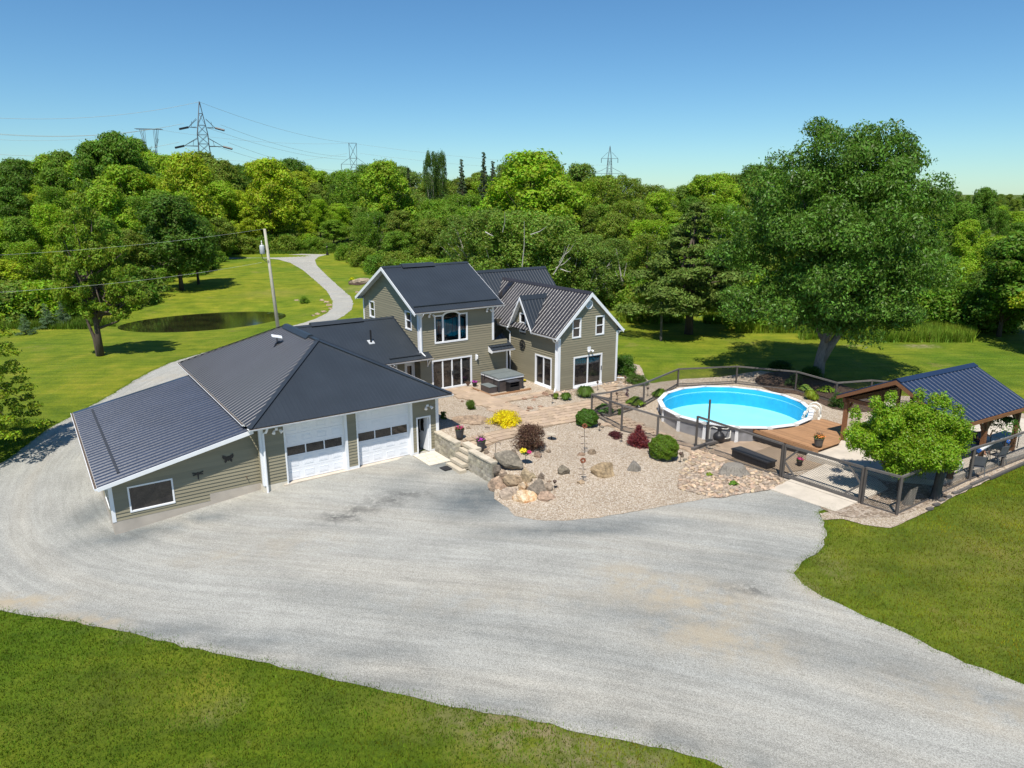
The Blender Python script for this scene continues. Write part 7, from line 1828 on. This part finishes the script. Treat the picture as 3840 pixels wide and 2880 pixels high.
def bump1(x): return (noise.noise(Vector((x * .004, 3.3, 0))) + 0)
sky_x = [-100, 0, 120, 226, 300, 321, 451, 520, 573, 694, 780, 850, 960, 1042, 1120, 1180, 1285, 1360, 1441, 1528, 1600, 1640, 1736, 1814, 1880, 1950, 1996, 2060, 2100, 2170, 2250, 2396, 2520, 2604, 2700, 2812, 3000, 3500, 3620, 3900]
sky_y = [600, 590, 585, 564, 590, 530, 500, 520, 560, 566, 580, 602, 600, 590, 592, 612, 655, 620, 608, 636, 650, 650, 648, 640, 630, 600, 580, 600, 645, 615, 640, 658, 690, 672, 640, 620, 640, 660, 690, 690]
bot_x = [-200, 0, 300, 480, 560, 800, 850, 1000, 1230, 1290, 1400, 1700, 2000, 2330, 2500, 2700, 3000, 3300, 3640, 3720, 4000]
bot_y = [1215, 1205, 1190, 1150, 1085, 1000, 952, 940, 938, 955, 1020, 1050, 1090, 1150, 1165, 1175, 1190, 1200, 1235, 1250, 1270]
def zl(x, y): return zb(x, y)
HGT = {'maple0': 14.6, 'maple1': 14.6, 'maple2': 14.6, 'maple3': 14.6, 'poplar0': 15.5, 'poplar1': 15.5, 'birch0': 11.5, 'birch1': 11.5, 'pine': 12.6, 'spruce': 15}
CT = dict(bright=(1.25, 1.25, .7), mid=(.85, .95, .8), dark=(.50, .62, .62), olive=(.95, .86, .95), yellow=(1.55, 1.30, .6), grey=(.85, .85, 1.25), deep=(.6, .75, .7))
zone = lambda px: 'over the left lawn' if px < 560 else 'behind the winding road' if px < 1290 else 'behind the two storey gable' if px < 1800 else 'behind the ribbed roofs' if px < 2400 else 'beyond the back lawn' if px < 3000 else 'at the far right'
desc = dict(bright='bright green', mid='mid green', dark='dark green', olive='olive green', yellow='yellow green', grey='grey green', deep='deep green')
fr_ = random.Random(17)
def forest_tree(px, d, ytop, kind, cn, wid=1.0, solo=None):
    if 560 < px < 1300 and not (solo and 'dark' in solo): d = max(d, rowbot(px) + 6)
    q = PD(px, ytop, d); x = q.x; g = zl(x, d); H = q.z - g
    if H < 3: H = 3
    sc = H / HGT[kind]; w = sc * wid * fr_.uniform(.92, 1.12)
    if sc > 1.35: w = 1.25 * wid
    w = max(w, .75)
    c = CT[cn]; j = fr_.uniform(.88, 1.12); c = (c[0] * j, c[1] * j, c[2])
    nm = K[kind].name.replace('_', ' ')
    lab = solo or '%s %s in the woods %s' % (desc[cn], nm, zone(px))
    grp = None if solo else '%s trees in the woods %s' % (desc[cn], zone(px)) if False else (None if solo else '%ss %s in the woods %s' % (nm, desc[cn], zone(px)))
    o = K[kind].put(lab, 'tree', (x, d, g), fr_.uniform(0, 6.28), (w, w, sc), c, grp)
    if not solo: o['group'] = 'trees of the woods'; FOREST.setdefault(ROW[0], []).append((px, o, '%s %s' % (desc[cn], nm)))
FOREST = {}; ROW = ['skyline row']
def nth(i):
    i += 1; return '%d%s' % (i, 'th' if 10 <= i % 100 <= 20 else {1: 'st', 2: 'nd', 3: 'rd'}.get(i % 10, 'th'))
def rowbot(px):
    y = np.interp(px, bot_x, bot_y); return B(px, y).y
kinds_l = ['maple0', 'maple1', 'maple2', 'maple3', 'poplar0', 'maple0', 'maple2']
# back rows first: the skyline, then rows stepping forward and down
rows = [(1.0, 0.0, 60), (.80, .07, 70), (.55, .17, 84), (.30, .30, 96), (.06, .46, 104)]
for ri_, (fd, fh, stp) in enumerate(rows):
    px = -140 + ri_ * 31; ROW[0] = ('skyline row', 'second row', 'middle row', 'fourth row', 'foremost row')[ri_]
    while px < 3060:
        st_ = np.interp(px, sky_x, sky_y); yb = np.interp(px, bot_x, bot_y); d0_ = rowbot(px) + 3
        dmax = max(d0_ + 50, 205) if px < 1700 else max(d0_ + 60, 190)
        d = d0_ + (dmax - d0_) * fd + fr_.uniform(-3, 3)
        yt = st_ + (yb - st_) * (fh + fr_.uniform(-.05, .13) * (ri_ > 0)) + fr_.uniform(-14, 22) + (8 if ri_ == 0 else 20)
        r = fr_.random()
        left_ = px < 1290; mid_ = 1290 <= px < 2050
        if left_: kind = fr_.choice(['maple0', 'maple1', 'maple2', 'maple3', 'maple1', 'poplar0']); cn = fr_.choices(['bright', 'mid', 'dark', 'yellow', 'olive'], [4, 3, 1.5, 2.0, 1.2])[0]
        elif mid_: kind = fr_.choice(['poplar0', 'poplar1', 'birch0', 'maple3', 'birch1', 'maple0']); cn = fr_.choices(['bright', 'mid', 'grey', 'olive', 'deep'], [1.6, 3, 3.4, 3, 1])[0]
        else: kind = fr_.choice(['maple0', 'maple2', 'birch1', 'maple1', 'poplar1']); cn = fr_.choices(['bright', 'mid', 'grey', 'olive', 'deep'], [3.2, 3, 1.4, 2, 1.5])[0]
        if px > 2700 and ri_ < 2: kind = 'maple1'
        forest_tree(px, d, yt, kind, cn, 1.0 if 'maple' in kind else 1.15)
        px += stp * fr_.uniform(.85, 1.25) * (1.15 if px < 560 and ri_ == 4 else 1)
# trees that stand out
forest_tree(640, B(640, 1088).y, 735, 'maple2', 'dark', 1.25, 'dark rounded maple standing on the lawn left of the winding road')
forest_tree(715, B(715, 1080).y + 4, 800, 'maple0', 'dark', 1.0, 'second dark maple half merged with the rounded one by the road')
forest_tree(430, 175, 500, 'maple0', 'deep', 1.15, 'tallest dark tree on the left skyline below the flat topped pylon')
forest_tree(350, 172, 535, 'maple3', 'deep', 1.0, 'rounded dark tree next to the tallest one on the left skyline')
forest_tree(1000, 150, 600, 'maple1', 'yellow', 1.1, 'yellowish maple crown right of the tallest pylon')
forest_tree(690, 158, 575, 'maple2', 'yellow', 1.1, 'yellow green maple crown in front of the tallest pylon')
forest_tree(1995, 135, 575, 'maple1', 'bright', 1.45, 'large bright green maple rising above the house roofs')
forest_tree(2110, 128, 690, 'maple2', 'bright', 1.25, 'bright green maple lower right of the largest one behind the house')
forest_tree(1440, 165, 606, 'maple3', 'bright', 1.1, 'rounded bright maple on the skyline right of the third pylon')
for px, d, y, k, lb in ((1612, 175, 572, 'birch0', 'left one of the twin dark pines on the skyline'), (1652, 176, 575, 'birch1', 'right one of the twin dark pines on the skyline'), (1814, 170, 572, 'spruce', 'tall pointed spruce on the skyline above the house'), (1848, 172, 605, 'spruce', 'shorter spruce right beside the tall pointed one'), (1730, 176, 598, 'spruce', 'thin spruce between the twin pines and the tall spruce'), (1530, 178, 630, 'spruce', 'tiny spruce tip left of the twin pines')):
    q = PD(px, y, d); g = zl(q.x, d); sc = (q.z - g) / HGT[k]; w = .42 if k[0] == 'b' else .95
    K[k].put(lb, 'tree', (q.x, d, g), fr_.uniform(0, 6), (w * 1.0, w * 1.0, sc), (.42, .50, .75) if k[0] == 'b' else (.7, .8, 1.05), name='pine_tree' if k[0] == 'b' else None)
ROW[0] = 'roofline row'
# pale birches behind the house with bare white limbs
for px, y, d in ((1960, 800, 92), (2060, 815, 90), (1860, 790, 96), (2150, 880, 88), (1770, 810, 100), (2240, 930, 86)): forest_tree(px, d, y, 'birch0' if px % 20 else 'birch1', 'grey', 1.15, None)
bb = PD(2110, 1040, 84); T = Thing('dead_birch', 'bare white broken birch limbs showing among the leaves behind the ribbed roof', 'dead tree', (bb.x, bb.y, zl(bb.x, bb.y)))
mb = MB()
for (a, b_) in (((2075, 1030), (2135, 915)), ((2098, 985), (2120, 925)), ((2110, 962), (2150, 918)), ((2085, 1005), (2140, 965)), ((1885, 870), (1893, 795)), ((1820, 870), (1850, 885)), ((1990, 880), (2050, 850)), ((1958, 1000), (1966, 830)), ((2100, 1008), (2140, 1020))):
    mb.tube([PD(*a, 84), PD((a[0] + b_[0]) / 2 + 4, (a[1] + b_[1]) / 2 + 3, 83.5), PD(*b_, 83)], [.075, .05, .02], 6)
T.part('trunk', mb, 'birch_bark')
q = B(2350, 1150); T = Thing('dead_tree', 'thin bare grey dead tree at the edge of the woods right of the house', 'dead tree', tuple(q)); tpz = PD(2310, 930, q.y)
T.part('trunk', MB().tube([q, q.lerp(tpz, .5), tpz], [.14, .1, .03], 6).tube([q.lerp(tpz, .4), PD(2350, 985, q.y)], [.06, .02], 5).tube([q.lerp(tpz, .35), PD(2290, 985, q.y)], [.06, .02], 5), 'birch_bark')
# the spreading pine on the back lawn
pb_ = B(2582, 1252); q = PD(2600, 760, pb_.y); sc = (q.z - pb_.z) / 12.6
K['pine'].put('broad feathery pine standing alone at the edge of the back lawn', 'tree', pb_, 1.0, (sc * 1.3, sc * 1.25, sc), (1.15, 1.3, .75))
# right edge trees
for px, py, yt, k, cn, w, lb in ((3745, 1262, 900, 'maple1', 'dark', 1.15, 'dark leafy tree at the right edge casting a broad shadow'), (3880, 1290, 800, 'maple3', 'deep', 1.2, 'tall dark tree cut off by the right edge of the picture'), (3560, 1215, 985, 'birch0', 'bright', 1.1, 'light green young tree left of the dark one at the right edge'), (3700, 1190, 890, 'maple0', 'bright', .9, 'bright green tree just behind the dark right edge tree')):
    b_ = B(px, py); q = PD(px, yt, b_.y); sc = (q.z - b_.z) / HGT[k]; K[k].put(lb, 'tree', b_, fr_.uniform(0, 6), (sc * w, sc * w, sc), CT[cn])
o = K['maple2'].put('yellow tipped young tree cut off by the right edge of the picture', 'tree', B(3930, 1330), 2, (.6, .6, .62), CT['yellow'])
# left edge tree, cut by the frame
le = (-31.7, 39.0); pfe = []
for lvl, z in enumerate((1.9, 2.9, 4.0, 5.0, 6.2, 7.3, 8.1)):
    R0 = 3.9 - .22 * lvl
    for i in range(9):
        a = i * 2 * PI / 9 + lvl * .7
        for q in (.45, .75, 1.0): pfe.append((R0 * q * math.cos(a), R0 * q * math.sin(a), z + rs.uniform(-.12, .15), .42, .22))
et = Tree('young_maple', pfe, 26000, .17, 'leaf_forest', 8.2, .12, nb=40, seed=31, asp=.6, rnd=.6, updir=.8, wisp=.12)
et.put('young layered maple cut off by the left edge of the picture', 'tree', (le[0], le[1], zb(*le)), .4, (1, 1, 1.02), (1.1, 1.0, .5))
for rn, lst in FOREST.items():
    for i, (px_, o_t, tx) in enumerate(sorted(lst, key=lambda q: q[0])): o_t['label'] = '%s, %s from the left in the %s of the woods' % (tx, nth(i), rn)
FARF = []
# far right fields: scattered bushes and trees running up to the ridge
for i in range(110):
    d = fr_.uniform(120, 420); px = fr_.uniform(3060, 4000); x = (px - 1920) / FPX * d
    g = zl(x, d); big_ = d > 250; k = fr_.choice(['maple0', 'maple2', 'poplar0']) if fr_.random() < (.7 if big_ else .22) else 'bush%d' % fr_.randrange(3)
    cn = fr_.choice(['mid', 'olive', 'bright', 'deep', 'grey'])
    if k.startswith('bush'): s_ = fr_.uniform(.8, 1.9); FARF.append((px, d, 'bush')); o_f = K[k].put('wild bush scattered on the rough field running up to the right horizon', 'bush', (x, d, g - .2), fr_.uniform(0, 6), (s_ * 1.3, s_ * 1.3, s_), CT[cn], 'bushes on the far field')
    else: s_ = fr_.uniform(.35, .62); FARF.append((px, d, 'small tree')); o_f = K[k].put('small tree scattered on the rough field running up to the right horizon', 'tree', (x, d, g - .3), fr_.uniform(0, 6), (s_ * 1.15, s_ * 1.15, s_), CT[cn], 'small trees on the far field')
    FARF[-1] += (o_f, desc[cn])
for i, q in enumerate(sorted(FARF, key=lambda q: q[0])): q[3]['label'] = '%s %s, %s from the left on the far right field, %s' % (q[4], q[2], nth(i), 'near the ridge' if q[1] > 280 else 'in mid field' if q[1] > 190 else 'near side')
for px, y, d in ((3700, 705, 190), (3610, 760, 150)): forest_tree(px, d, y, 'maple0', 'deep', .8, 'dark rounded tree on the far right field' if px == 3700 else 'light tree on the far field beside the huge tree')
# bushes along the foot of the woods
for i, px in enumerate(sorted(fr_.uniform(-80, 3700) for _ in range(170))):
    yb = np.interp(px, bot_x, bot_y) + fr_.uniform(-12, 6)
    p = B(px, yb); s_ = fr_.uniform(.7, 1.5) * (1.25 if px < 520 or px > 2300 else 1.0)
    cn = fr_.choice(['bright', 'mid', 'olive', 'olive', 'grey', 'deep'])
    K['bush%d' % (i % 3)].put('%s wild bush, %s from the left along the foot of the woods' % (desc[cn], nth(i)), 'bush', (p.x, p.y, p.z - .1), fr_.uniform(0, 6), (s_ * 1.15, s_ * 1.15, s_), CT[cn], 'bushes along the foot of the woods')
for px, py, s_, lb in ((2400, 1205, 1.5, 'round grey green bush left of the marker post'), (1345, 985, 1.6, 'dark clipped looking bush by the gable at the end of the woods'), (1290, 975, 1.2, 'low dark bush beside the black lamp post'), (1140, 1137, .35, 'small lone shrub between the pond and the road bend'), (2790, 1235, 1.1, 'yellow green clump under the huge tree at the lawn edge')):
    K['bush1'].put(lb, 'bush', B(px, py), 1, s_, CT['olive'] if s_ > 1.3 else CT['mid'])
# three little blue spruces on the left
sp = Tree('little_spruce', crown_puffs(1.15, .15, 2.9, 46, .36, 90, 'cone', .4), 5200, .16, 'leaf_conifer', 2.6, .05, nb=6, seed=40, asp=.22, rnd=.8, crown='crown')
for px, py, s_, lb in ((180, 1232, 1.0, 'middle one of the three little blue spruces on the left lawn edge'), (240, 1222, 1.0, 'right hand one of the three little blue spruces'), (98, 1255, .8, 'leftmost and lowest of the three little blue spruces')): sp.put(lb, 'tree', B(px, py), px, s_, (1.2, 1.45, 2.2))

# ---- garden shrubs
def shrub(name, label, px, py, w, h, mat, n, size, leafkind='dome', np_=26, f=None, colr=(1, 1, 1), rnd=.7, asp=.5, puff=.28, updir=.4, shell=(.5, 1.1), stems=True, droop=0, cat='shrub', wisp=.15):
    p = (f or G)(px, py); p = p + Vector((0, w * .42, 0))
    pf_ = crown_puffs(w * .5 - puff * w * .35, .02 * h, h, np_, w * puff * .62, int(px) % 89, leafkind, min(1, h / w * 1.2))
    t = Tree(name, pf_, n, size, mat, h * .55 if stems else 0, .03, nb=8, seed=int(px) % 50, asp=asp, rnd=rnd, updir=updir, shell=shell, droop=droop, crown='foliage', wisp=wisp)
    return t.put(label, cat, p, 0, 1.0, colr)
shrub('gold_juniper', 'spreading bright yellow juniper beside the paved path', 1895, 1606, 1.95, .72, 'leaf_gold', 9000, .10, rnd=.6, asp=.3, updir=.8, np_=34)
shrub('ninebark', 'large purple brown bush in the middle of the gravel garden', 1985, 1702, 1.85, 1.30, 'leaf_brown', 11000, .075, rnd=.9, np_=40)
def globe(label, px, py, w, h, colr=(1, 1, 1)):
    p = G(px, py) + Vector((0, w * .45, 0)); m = 15000; d = unit(rng.normal(size=(m, 3))); d = d[d[:, 2] > -.55]; m = len(d)
    rip = 1 + .06 * np.sin(d[:, 0] * 9) * np.sin(d[:, 1] * 8 + 1) + .05 * np.sin(d[:, 2] * 11 + d[:, 0] * 7)
    C = d * np.array([w / 2, w / 2, h * .56]) * (rip * rng.uniform(.86, 1.03, m))[:, None] + np.array([0, 0, h * .44])
    Nn = unit(d + rng.normal(size=(m, 3)) * .55); V, F = leaf_quads(C, Nn, rng.uniform(.05, .10, m), .5)
    o = bpy.data.objects.new('globe_cedar', None); col.objects.link(o); o.location = p; tag(o, label, 'shrub'); c = link('foliage', npmesh('foliage', V, F, 'leaf_shrub'), o); c.color = (*colr, 1)
    link('stems', tomesh('stems', MB().tube([(0, 0, -.05), (0, 0, h * .5)], [.05, .02], 6).blob((0, 0, h * .42), (w * .38, w * .38, h * .40), 3, 2, .05), 'bark'), o)
globe('green globe cedar nearest the small gate', 2204, 1607, 1.32, 1.0, (.78, .95, .8)); globe('larger yellow green globe cedar beside the red barberry', 2497, 1736, 1.55, 1.30, (1.25, 1.2, .7))
shrub('barberry', 'upright dark red barberry against the fence', 2401, 1688, 1.50, 1.25, 'leaf_red', 9500, .075, 'cone', 34, puff=.34, rnd=.9)
shrub('barberry', 'low flat dark red shrub beside the fence post', 2308, 1648, 1.0, .30, 'leaf_red', 3200, .06, np_=16, colr=(.55, .7, .7))
shrub('green_mound', 'small neat green mound on the gravel behind the gold juniper', 1764, 1540, .75, .55, 'leaf_shrub', 4200, .055, colr=(1.0, .95, .8))
shrub('green_mound', 'tiny green plant on the gravel under the garage eave corner', 1675, 1484, .35, .2, 'leaf_shrub', 900, .05, np_=8)
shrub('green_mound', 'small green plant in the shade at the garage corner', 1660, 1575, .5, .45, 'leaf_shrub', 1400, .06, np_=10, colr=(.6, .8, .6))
shrub('round_bush', 'leafy green bush at the right corner of the wing', 2348, 1416, 1.7, 1.55, 'leaf_shrub', 9000, .10, colr=(.75, .95, .8), puff=.34)
shrub('low_bush', 'low spreading green bush below the leafy corner bush', 2392, 1450, 1.9, .7, 'leaf_shrub', 6000, .07, colr=(.7, .75, .6))
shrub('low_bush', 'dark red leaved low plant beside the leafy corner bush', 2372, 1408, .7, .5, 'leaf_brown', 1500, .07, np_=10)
def tuft(label, px, py, w, h, n, colr, name='ornamental_grass', cat='ornamental grass', f=None, width=.018, arch=.5, mat='grass_blade'):
    """arching blades from one crown"""
    p = (f or G)(px, py); a = rng.uniform(0, 2 * PI, n); L = h * rng.uniform(.7, 1.15, n); o_ = rng.uniform(0, w * .18, n); r_ = w * .5 * rng.uniform(.3, 1.1, n) * arch * 1.6
    b0 = np.stack([o_ * np.cos(a), o_ * np.sin(a), np.zeros(n)], 1); ti = b0 + np.stack([r_ * np.cos(a), r_ * np.sin(a), L], 1); m_ = b0 + (ti - b0) * np.array([.45, .45, .80]); ti[:, 2] *= np.clip(1.05 - .75 * (r_ / (w * .5 * arch * 1.6)), .15, 1)
    s = np.stack([-np.sin(a), np.cos(a), np.zeros(n)], 1) * width / 2; V = np.stack([b0 - s, b0 + s, m_ + s, m_ - s, ti], 1).reshape(-1, 3); i = np.arange(n)[:, None] * 5
    F1 = np.concatenate([i, i + 1, i + 2, i + 3], 1); F2 = np.concatenate([i + 3, i + 2, i + 4, i + 4], 1)
    me = bpy.data.meshes.new('foliage'); me.from_pydata(V.tolist(), [], [tuple(q) for q in F1.tolist()] + [tuple(q[:3]) for q in F2.tolist()]); me.materials.append(MATS[mat])
    o = bpy.data.objects.new(name, None); col.objects.link(o); o.location = p; tag(o, label, cat); c = link('foliage', me, o); c.color = (*colr, 1); return o
tuft('wide clump of grey green grass below the wide sliding door', 2194, 1487, 1.4, .75, 1500, (.75, .85, 1.4), width=.03); tuft('smaller grassy clump left of the wide one at the wing wall', 2122, 1499, .9, .5, 800, (.6, .75, .9), width=.03); tuft('smallest green clump at the wing corner downpipe', 2084, 1496, .5, .42, 400, (.8, .9, .7), width=.03)
tuft('light grass clump in the mulch bed behind the pool', 3038, 1497, 1.0, .7, 700, (1.2, 1.2, 1.3), width=.03); tuft('shorter grass clump nearest the rim in the mulch bed', 3056, 1503, .6, .5, 400, (.9, 1.0, .8), width=.03)
def hosta(label, px, py, w, h, n, colr, L=.24, f=None, mat='leaf_shrub'):
    p = (f or G)(px, py); a = rng.uniform(0, 2 * PI, n); t = rng.uniform(.15, 1, n); C = np.stack([np.cos(a) * w * .46 * t, np.sin(a) * w * .46 * t, h * (1.02 - t * .75)], 1)
    Nn = unit(np.stack([np.cos(a) * t * .8, np.sin(a) * t * .8, np.ones(n)], 1) + rng.normal(size=(n, 3)) * .22); d = np.stack([np.cos(a), np.sin(a), -.55 * t], 1); tt = unit(d - Nn * np.sum(d * Nn, 1, keepdims=True)); b_ = np.cross(Nn, tt); S = (L * rng.uniform(.7, 1.2, n))[:, None]
    V = np.stack([C - tt * S * .5, C - tt * S * .1 + b_ * S * .30, C + tt * S * .5, C - tt * S * .1 - b_ * S * .30], 1).reshape(-1, 3)
    o = bpy.data.objects.new('hosta', None); col.objects.link(o); o.location = p; tag(o, label, 'hosta'); c = link('foliage', npmesh('foliage', V, np.arange(4 * n).reshape(n, 4), mat), o); c.color = (*colr, 1); return o
hosta('broad leaved hosta just inside the small gate', 2265, 1545, 1.35, .6, 420, (.75, 1.05, .9)); hosta('large light green hosta beside the rustic wooden cart', 2382, 1518, 1.45, .62, 460, (1.45, 1.35, .8)); hosta('light green hosta nearest the pool rim', 2476, 1486, 1.35, .6, 420, (1.25, 1.25, .8))
hosta('small bright hosta near the lower edge of the river stones', 2751, 1818, .55, .22, 90, (1.3, 1.35, 1.2), .16); hosta('tiny yellow green plant on the river stones left of the stump', 2660, 1782, .4, .16, 60, (1.9, 1.5, .8), .12)
hosta('pale variegated hosta in the mulch bed', 3019, 1465, 1.1, .5, 260, (2.6, 2.3, 3.2)); hosta('yellow edged plant at the back of the mulch bed', 3100, 1468, 1.5, .45, 380, (1.7, 1.6, .5), .16)
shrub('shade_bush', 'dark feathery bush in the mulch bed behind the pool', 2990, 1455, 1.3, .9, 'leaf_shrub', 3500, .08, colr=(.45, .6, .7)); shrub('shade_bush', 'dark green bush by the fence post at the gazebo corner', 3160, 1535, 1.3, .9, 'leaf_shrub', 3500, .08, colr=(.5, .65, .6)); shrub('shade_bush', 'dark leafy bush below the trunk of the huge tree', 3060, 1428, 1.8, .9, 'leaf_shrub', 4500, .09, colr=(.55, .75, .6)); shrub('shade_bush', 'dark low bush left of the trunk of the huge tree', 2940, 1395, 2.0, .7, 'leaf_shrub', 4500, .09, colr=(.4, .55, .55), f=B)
shrub('tiny_flowers', 'orange and purple flowers growing beside the open small gate', 2325, 1560, .5, .4, 'leaf_shrub', 800, .06, np_=8); shrub('iris', 'tall purple iris behind the middle hosta', 2352, 1492, .35, .8, 'leaf_shrub', 500, .07, np_=6, colr=(2.2, .7, 9))
shrub('yellow_shrub', 'small yellow and green plant at the road rock bed', 1318, 1052, 1.0, .5, 'leaf_gold', 1200, .1, f=B, colr=(.8, 1, 1))
# plants in pots
for (T, c, r_, fl, fol, sc, spiky) in PLANTS:
    n = int(420 * sc); pf_ = [(c.x, c.y, c.z + .05, r_ * .92 * sc, r_ * .5)]
    me = crown_mesh('foliage', [(a - T.off[0], b - T.off[1], z - T.off[2], q, w) for a, b, z, q, w in pf_], n, .07, 'leaf_shrub', rnd=.8, lowcut=-.3); link('foliage', me, T.o).color = (.6, .7, .6, 1)
    me = crown_mesh('blossom', [(a - T.off[0], b - T.off[1], z - T.off[2] + .04, q * 1.02, w * 1.1) for a, b, z, q, w in pf_], int(75 * sc), .062, fl, asp=.9, rnd=.4, lowcut=-.1, shell=(.95, 1.12)); link('blossom', me, T.o)
    if spiky:
        mb = MB()
        for k in range(12): a = k * PI / 6; mb.tube([c, c + Vector((math.cos(a) * .12, math.sin(a) * .12, .28)), c + Vector((math.cos(a) * .24, math.sin(a) * .24, .40))], [.012, .009, .002], 3)
        T.part('spikes', mb, 'bark')
T, c = FSTAND
for nm, mt, off, r_ in (('foliage', 'leaf_shrub', (0, 0, -.04), .22), ('blossom', 'flower_yellow', (-.10, -.05, .08), .17), ('blossom', 'flower_pink', (.17, -.03, .0), .12)):
    me = crown_mesh(nm, [(c.x + off[0] - T.off[0], c.y + off[1] - T.off[1], c.z + off[2] - T.off[2], r_, r_ * .7)], 300, .06, mt, asp=.9, lowcut=-.4); link(nm, me, T.o)
T, c = FERN
n = 700; a = rng.uniform(0, 2 * PI, n); t = rng.uniform(.1, 1, n); C = np.stack([np.cos(a) * .75 * t, np.sin(a) * .75 * t, .25 * np.sin(t * PI) - .55 * t ** 2], 1); Nn = unit(np.stack([np.cos(a) * t, np.sin(a) * t, np.ones(n) * .6], 1) + rng.normal(size=(n, 3)) * .4)
V, F = leaf_quads(C, Nn, rng.uniform(.12, .24, n), .3, .6); link('foliage', npmesh('foliage', V, F, 'leaf_shrub'), T.o).color = (.5, .7, .5, 1)

# ---- grass that nobody could count
def blades(name, pts, h, w, mat, colr, per=3, zf=zbase):
    P = np.array(pts); n = len(P) * per; b0 = np.repeat(P, per, 0) + rng.normal(size=(n, 2)) * .07; z = zf(b0[:, 0], b0[:, 1]); a = rng.uniform(0, 2 * PI, n); L = h * rng.uniform(.5, 1.3, n); ln = rng.uniform(.1, .6, n) * L
    base = np.stack([b0[:, 0], b0[:, 1], z], 1); s = np.stack([np.cos(a), np.sin(a), np.zeros(n)], 1) * w / 2; tip = base + np.stack([-np.sin(a) * ln, np.cos(a) * ln, L], 1)
    V = np.stack([base - s, base + s, tip], 1).reshape(-1, 3); me = npmesh(name, V, np.arange(3 * n).reshape(n, 3), mat); o = link(name, me, None, 'stuff'); o.color = (*colr, 1); return o
drp = [p for p in dr]
def alongdr(n, lo, hi):
    D = dense(drp, .12, .1, 1); out = []
    for p in D:
        if lo(p): 
            for _ in range(n): out.append((p[0] + fr_.gauss(0, .10), p[1] + fr_.gauss(0, .10)))
    return out
ed = alongdr(5, lambda p: p[1] < 75 and not (toUV(*p)[0] > -9 and toUV(*p)[1] > -8 and toUV(*p)[0] < 26 and toUV(*p)[1] < 20), None)
tag(blades('grass_edge', ed, .075, .022, 'grass_blade', (.85, .95, .8), 4), 'ragged grass growing out over the edges of the gravel drive', 'grass')
nb_ = []
P_ = rng.uniform([-34, 13], [34, 46], (330000, 2)); 
inside = np.zeros(len(P_), bool); j = len(dr) - 1; DR = np.array(dr)
for i in range(len(dr)):
    yi, yj = DR[i, 1], DR[j, 1]; xi, xj = DR[i, 0], DR[j, 0]; inside ^= ((yi > P_[:, 1]) != (yj > P_[:, 1])) & (P_[:, 0] < (xj - xi) * (P_[:, 1] - yi) / (yj - yi + 1e-12) + xi); j = i
GA_ = np.array(gd); ing = np.zeros(len(P_), bool); j = len(gd) - 1
for i in range(len(gd)):
    yi, yj = GA_[i, 1], GA_[j, 1]; xi, xj = GA_[i, 0], GA_[j, 0]; ing ^= ((yi > P_[:, 1]) != (yj > P_[:, 1])) & (P_[:, 0] < (xj - xi) * (P_[:, 1] - yi) / (yj - yi + 1e-12) + xi); j = i
P_ = P_[~inside & ~ing]; uu = CU + P_[:, 0] * CH + P_[:, 1] * SH; vv = CV - P_[:, 0] * SH + P_[:, 1] * CH
P_ = P_[~((uu > -8.5) & (uu < 28) & (vv > -.5))]
P_ = P_[np.abs(P_[:, 0]) < P_[:, 1] * .80 + 3]; P_ = P_[: 220000]
tag(blades('lawn_grass', P_[P_[:, 0] < P_[:, 1] * .25 - 2], .085, .032, 'grass_blade', (.78, .80, .5), 2), 'short green mown grass of the near left lawn', 'grass')
tag(blades('lawn_grass', P_[P_[:, 0] >= P_[:, 1] * .25 - 2], .075, .030, 'grass_blade', (1.12, .90, .62), 2), 'short yellowing mown grass of the right hand lawn', 'grass')
tall = []
def band(px0, px1, y0f, y1f, n):
    for _ in range(n):
        px = fr_.uniform(px0, px1); y = fr_.uniform(y0f(px), y1f(px)); p = B(px, y); tall.append((p.x, p.y))
tg = []
for (x0, x1, ya, yb_, n) in ((2330, 2560, 1170, 1212, 2600), (2640, 2760, 1180, 1215, 900), (2760, 3000, 1205, 1250, 2200), (3000, 3330, 1235, 1275, 2200), (3290, 3650, 1240, 1285, 4200)):
    c4 = [B(x0, ya), B(x1, ya), B(x1, yb_), B(x0, yb_)]
    for _ in range(n):
        s_, t_ = fr_.random(), fr_.random(); a_ = c4[0].lerp(c4[1], s_); b_ = c4[3].lerp(c4[2], s_); q = a_.lerp(b_, t_); tg.append((q.x, q.y))
tag(blades('tall_grass', tg, .95, .07, 'grass_blade', (1.25, 1.25, 1.3), 4), 'tall unmown grass along the far edge of the back lawn', 'tall grass')
tg = []
for (x0, x1, ya, yb_, n) in ((-60, 330, 1200, 1235, 3000), (300, 430, 1205, 1225, 500), (560, 1290, 940, 950, 2000)):
    c4 = [B(x0, ya), B(x1, ya), B(x1, yb_), B(x0, yb_)]
    for _ in range(n):
        s_, t_ = fr_.random(), fr_.random(); a_ = c4[0].lerp(c4[1], s_); b_ = c4[3].lerp(c4[2], s_); q = a_.lerp(b_, t_); tg.append((q.x, q.y))
tag(blades('tall_grass', tg, .7, .08, 'grass_blade', (.7, .8, .8), 4), 'rough grass below the woods on the left and along the far road', 'tall grass')
# lily pads
pads = MB()
for i in range(70):
    px, py = fr_.gauss(1085, 30), fr_.gauss(1174, 4); q = PZ(px, py, -.872); r_ = fr_.uniform(.15, .35); n = 8
    pads.add([(q.x + r_ * math.cos(t), q.y + r_ * math.sin(t), q.z) for t in np.linspace(0, 2 * PI, n, endpoint=False)], [tuple(range(n))])
tag(link('lily_pads', tomesh('lily_pads', pads, 'leaf_shrub'), kind='stuff'), 'floating lily pads at the right end of the pond', 'lily pads')
